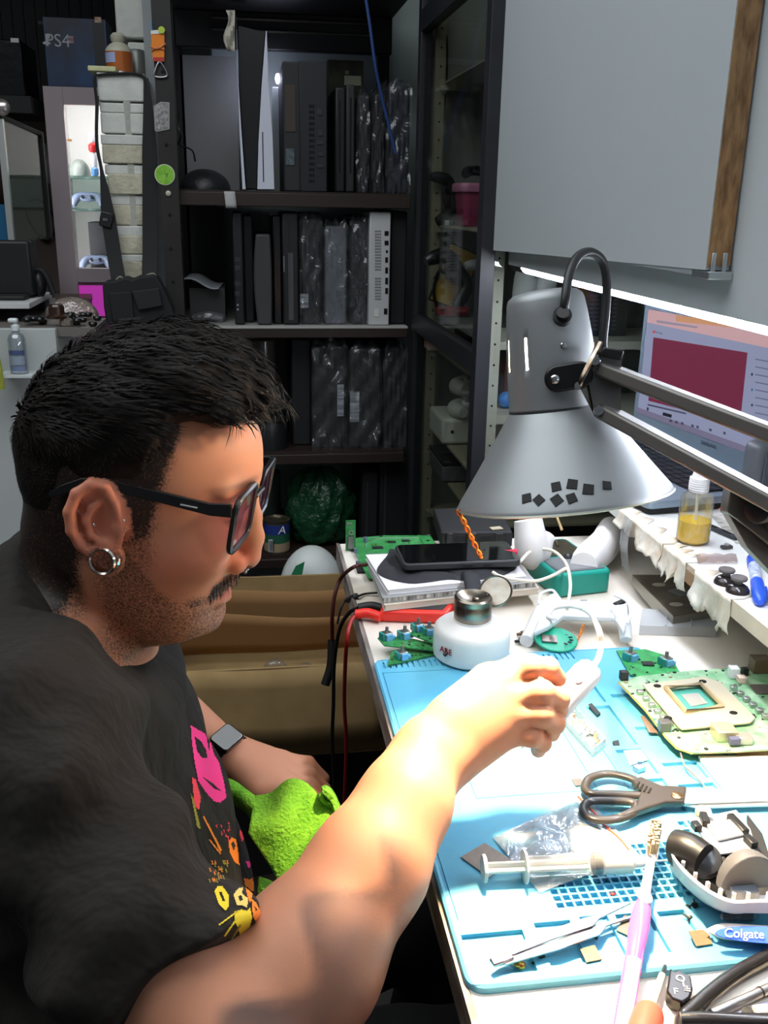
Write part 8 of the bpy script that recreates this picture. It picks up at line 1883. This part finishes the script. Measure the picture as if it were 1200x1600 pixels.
for k in range(26): x, y = 322+RNG.uniform(0,34), 1350+RNG.uniform(-6,24)+0; ART.append((('olive','orange')[k % 2],[(x,y),(x+1.6,y-1),(x+3.5,y+5),(x+2,y+6)],[]))
for k in range(12): x, y = 336+RNG.uniform(0,22), 1282+RNG.uniform(0,34); ART.append(('red',[(x,y),(x+1.4,y-1),(x+2.4,y+4),(x+1,y+5)],[]))
names = list(INK); cells_ = []; st_ = 1.3
for nm, poly, holes in ART:
    xs_ = [p[0] for p in poly]; ys_ = [p[1] for p in poly]
    for i in range(int(min(xs_)/st_), int(max(xs_)/st_)+1):
        for j in range(int(min(ys_)/st_), int(max(ys_)/st_)+1):
            c = ((i+.5)*st_, (j+.5)*st_)
            if inside(c, poly) and not any(inside(c, h) for h in holes): cells_.append((names.index(nm), i, j))
pid = {}; px_l = []
for _, i, j in cells_:
    for a, b in ((0,0),(1,0),(1,1),(0,1)):
        if (i+a, j+b) not in pid: pid[i+a, j+b] = len(px_l); px_l.append(((i+a)*st_, (j+b)*st_))
PP, okp = march(px_l)
mb = MB(); mb.v = [Vector(p) if k else Vector((-.05,.75,.8)) for p, k in zip(PP, okp)]
for ci, i, j in cells_:
    f = [pid[i,j], pid[i,j+1], pid[i+1,j+1], pid[i+1,j]]
    if all(okp[k] for k in f) and max((mb.v[f[0]]-mb.v[k]).length for k in f) < .01: mb.f.append(tuple(f)); mb.mi.append(ci)
lbl(mb.build('printed_picture', [mat('ink_'+n, c, .75) for n, c in INK.items()], tee, smooth=0), 'neon pink, orange and yellow print')

# ---- trousers and shoes
def trous(P):
    d = smax(elp(P, (-.15,.76,.585), (.130,.172,.115)), P[:,2]-.66, .01)
    for h_, k_, a_ in KN: d = smin(d, smin(rc(P, h_, k_, .088, .068), rc(P, k_, a_+A3(0,0,.02), .066, .058), .03), .04)
    return smax(d+wr(P, [(30,40,-40,0,.002),(60,20,50,1,.0015)]), .075-P[:,2], .005)
sdf_obj('trousers', trous, (axis_grid(-.32,.34,[],.008,.008), axis_grid(.54,.99,[],.008,.008), axis_grid(.06,.70,[],.008,.008)), mat('black_denim', (13,13,14), .9), man)
for h_, k_, a_ in KN:
    mb = MB(); c = Vector(a_); mb.ell(c+Vector((.045,0,-.048)), (.115,.046,.042)); mb.build('shoe', mat('black_shoe', (22,22,22), .6), man)
# ---- glasses
gl = bpy.data.objects.new('glasses', None); COL.objects.link(gl); gl.parent = man
GB = mat('matt_black_frame', (20,20,22), .35)
def lensring(s):
    pts = []
    for a, b in rrect(.010,1.1105,.066,1.1530,.011,5):
        t = (b-1.1105)/.0425; pts.append(hw(.0015+.0085*t-.11*max(0,a-.045), s*a, b))
    return pts
for s in (-1, 1):
    pts = lensring(s); mb = MB(); mb.tube(pts, .0021, 8, closed=True, sm=0, flat=1.2); mb.build('rim', GB, gl)
    mb = MB(); c = sum(pts, Vector())/len(pts); mb.add(pts+[c], [(i, (i+1) % len(pts), len(pts)) for i in range(len(pts))]); mb.build('lens', film('violet_lens', (226,196,216), .12, .03, milk=.10, milk_col=(190,110,150)), gl)
    mb = MB(); R = []
    for x, z, h in ((.004,1.1465,.0052),(-.012,1.1470,.0046),(-.045,1.1560,.0042),(-.073,1.1635,.0040),(-.086,1.1672,.0038),(-.102,1.1660,.0036),(-.118,1.1600,.0034),(-.127,1.1555,.002)):
        yv = .0675+.011*float(sst((.0-x)/.09)); R.append([hw(x, s*(yv+dy), z+dz) for dy, dz in ((-.0016,-h),(.0016,-h),(.0016,h),(-.0016,h))])
    mb.rings(R); mb.build('temple_arm', GB, gl, bevel=.0005)
mb = MB(); mb.tube([hw(.0085,-.011,1.1405), hw(.0115,0,1.1435), hw(.0085,.011,1.1405)], .0021, 8); mb.build('bridge', GB, gl)
mb = MB(); q0, q1 = hw(-.020,-.0723,1.1490), hw(-.032,-.0738,1.1515); mb.beam(q0, q1, .0022, .0006); lbl(mb.build('arm_mark', mat('pale_mark', (170,170,172), .4), gl), 'small pale mark on the arm')
# ---- jewellery
def epw(x, z, o=0., s=-1): return hw(x+.0165, s*(.0775-.0005-(x+.088)*.32+o), z)
for s in (-1, 1):
    mb = MB(); c = epw(-.1030,1.1105,.0040,s); nv = Vector(HL)*s+Vector(HF)*-.05+Vector((0,0,.12)); nv.normalize()
    mb.lathe([(.0082,-.0045),(.0092,-.005),(.0102,-.0042),(.0090,-.002),(.0090,.002),(.0104,.0042),(.0094,.0056),(.0082,.0048)], c, nv, 32, cap=False); n_ = len(mb.v)//8
    mb.f += [(7*n_+j, 7*n_+(j+1) % n_, (j+1) % n_, j) for j in range(n_)]; mb.mi += [0]*n_; mb.build('ear_tunnel', mat('bright_silver', (214,210,204), .16, 1.), man)
for x, z, o in ((-.0885,1.1400,.004),(-.0880,1.1330,.004),(-.1085,1.1375,.003)): mb = MB(); mb.ell(epw(x,z,o), (.0014,.0014,.0014), nu=12, nv=8); mb.build('ear_stud', mat('bright_silver', (214,210,204), .16, 1.), man)
for s in (-1, 1): mb = MB(); mb.ell(hw(-.0035,s*.0035,1.0735), (.0019,.0019,.0019), nu=12, nv=8); mb.build('nose_ring_ball', mat('bright_silver', (214,210,204), .16, 1.), man)
# ---- watch on the left wrist
dw = Vector(WRL-ELL).normalized(); wc = Vector(WRL)-dw*.004; mb = MB(); mb.lathe([(.0262,-.009),(.0282,-.009),(.0282,.009),(.0262,.009)], wc, dw, 28, cap=False); wo = mb.build('wrist_watch', mat('watch_strap', (22,22,24), .4), man)
upv = (Vector((0,-.35,1))-dw*dw.dot(Vector((0,-.35,1)))).normalized(); mb = MB(); mb.prism(rrect(-.013,-.015,.013,.015,.005,4), .008, wc+upv*.026, dw, upv.cross(dw), upv); mb.build('watch_case', mat('watch_black', (16,16,18), .12, coat=1.), wo, bevel=.0015)
# ---- stool
st = thing('stool', 'black stool under the seated man', 'stool', (-.16,.76,0)); MB().lathe([(.002,.42),(.15,.42),(.16,.425),(.16,.446),(.15,.452),(.002,.452)], (-.16,.76,0), (0,0,1), 32).build('seat', BLACKM, st)
for k in range(4): a = PI/4+k*PI/2; MB().tube([(-.16+.11*math.cos(a), .76+.11*math.sin(a), .42), (-.16+.17*math.cos(a), .76+.17*math.sin(a), .0005)], .012, 10, sm=0).build('leg', BLACKM, st)

# ---- white corded tool in the hand
ta_, tb_ = Vector(dv(926,1042,.780)), Vector(dv(842,1136,.772)); d_ = (tb_-ta_); L_ = d_.length; d_.normalize()
tt = thing('hand_tool', 'white corded hand tool gripped in the right hand', 'tool', ta_)
MB().lathe([(.001,-.002),(.007,-.0015),(.0105,.002),(.0118,.008),(.0122,.02),(.0118,.045),(.0112,L_*.9),(.0098,L_*1.0),(.007,L_*1.12),(.0035,L_*1.22),(.0012,L_*1.34)], ta_, d_, 28).build('body', mat('glossy_white_tool', (232,232,234), .25, coat=.3), tt)
nb = (Vector(CAM)-ta_).normalized(); nb = (nb-d_*nb.dot(d_)).normalized(); MB().lathe([(.0024,0),(.0024,.0006),(.0005,.0008)], ta_+d_*.016+nb*.0120+Vector((-.002,0,.0)), nb, 14, sc=(1.4,1)).build('button', mat('dusty_rose_button', (206,130,140), .4), tt)
MB().tube([ta_, Vector(dv(935,1028,.785)), Vector(dv(939,1005,.80)), Vector(dv(934,980,.83)), Zp(920,958,BZ+.05), Zp(898,948,BZ+.045), Zp(868,950,BZ+.035), Zp(856,962,BZ+.03), Zp(868,968,BZ+.034)], .0024, 10).build('cord', mat('white_cord', (234,232,226), .4), tt)

# ---- green towel over the left hand
TWL = mat('lime_green_terry', (124,186,44), .95, bump=(320,1.,.003), noise=(60,.12), col2=(96,160,34))
def patch(mb, T, B, dT, dB, nu=26, nv=22, fold=.004, ph=0.):
    Tt = catmull([(a,b,0) for a,b in T], 8); Bt = catmull([(a,b,0) for a,b in B], 8)
    def smp(L, u): k = u*(len(L)-1); i = min(int(k), len(L)-2); return L[i].lerp(L[i+1], k-i)
    def fn(u, v):
        a, b = smp(Tt, u), smp(Bt, u); q = a.lerp(b, v); d = dT(u)*(1-v)+dB(u)*v-.012*math.sin(PI*v)+fold*math.sin(9*u+4*v+ph)*math.sin(PI*min(1,v*1.2)*.9)
        return Vector(dv(q.x, q.y, d))
    mb.grid(fn, nu, nv)
mb = MB()
patch(mb, [(398,1246),(425,1240),(452,1219),(478,1224),(500,1246),(522,1262)], [(388,1302),(408,1330),(428,1362),(447,1398),(474,1388),(508,1348)], lambda u: .905-.02*u, lambda u: .862, fold=.006)
patch(mb, [(522,1262),(531,1266)], [(508,1348),(526,1310)], lambda u: .885+.015*u, lambda u: .862+.03*u, 6, 14, .002)
patch(mb, [(340,1216),(365,1222),(398,1246)], [(352,1252),(378,1262),(405,1290)], lambda u: .93-.025*u, lambda u: .925-.03*u, 16, 10, .003, 1.)
patch(mb, [(498,1240),(507,1246),(514,1252)], [(500,1246),(512,1258),(522,1264)], lambda u: .887, lambda u: .887, 6, 4, .0)
patch(mb, [(502,1232),(510,1230),(520,1240),(531,1264)], [(508,1240),(514,1252),(520,1262),(526,1282)], lambda u: .884, lambda u: .884, 10, 5, .002)
patch(mb, [(404,1372),(424,1380),(447,1396)], [(404,1404),(424,1406),(444,1402)], lambda u: .885, lambda u: .88, 10, 6, .002)
tw_ = mb.build('towel', TWL, solid=.004); tag(tw_, 'lime green terry towel draped over the left hand and knee', 'towel')
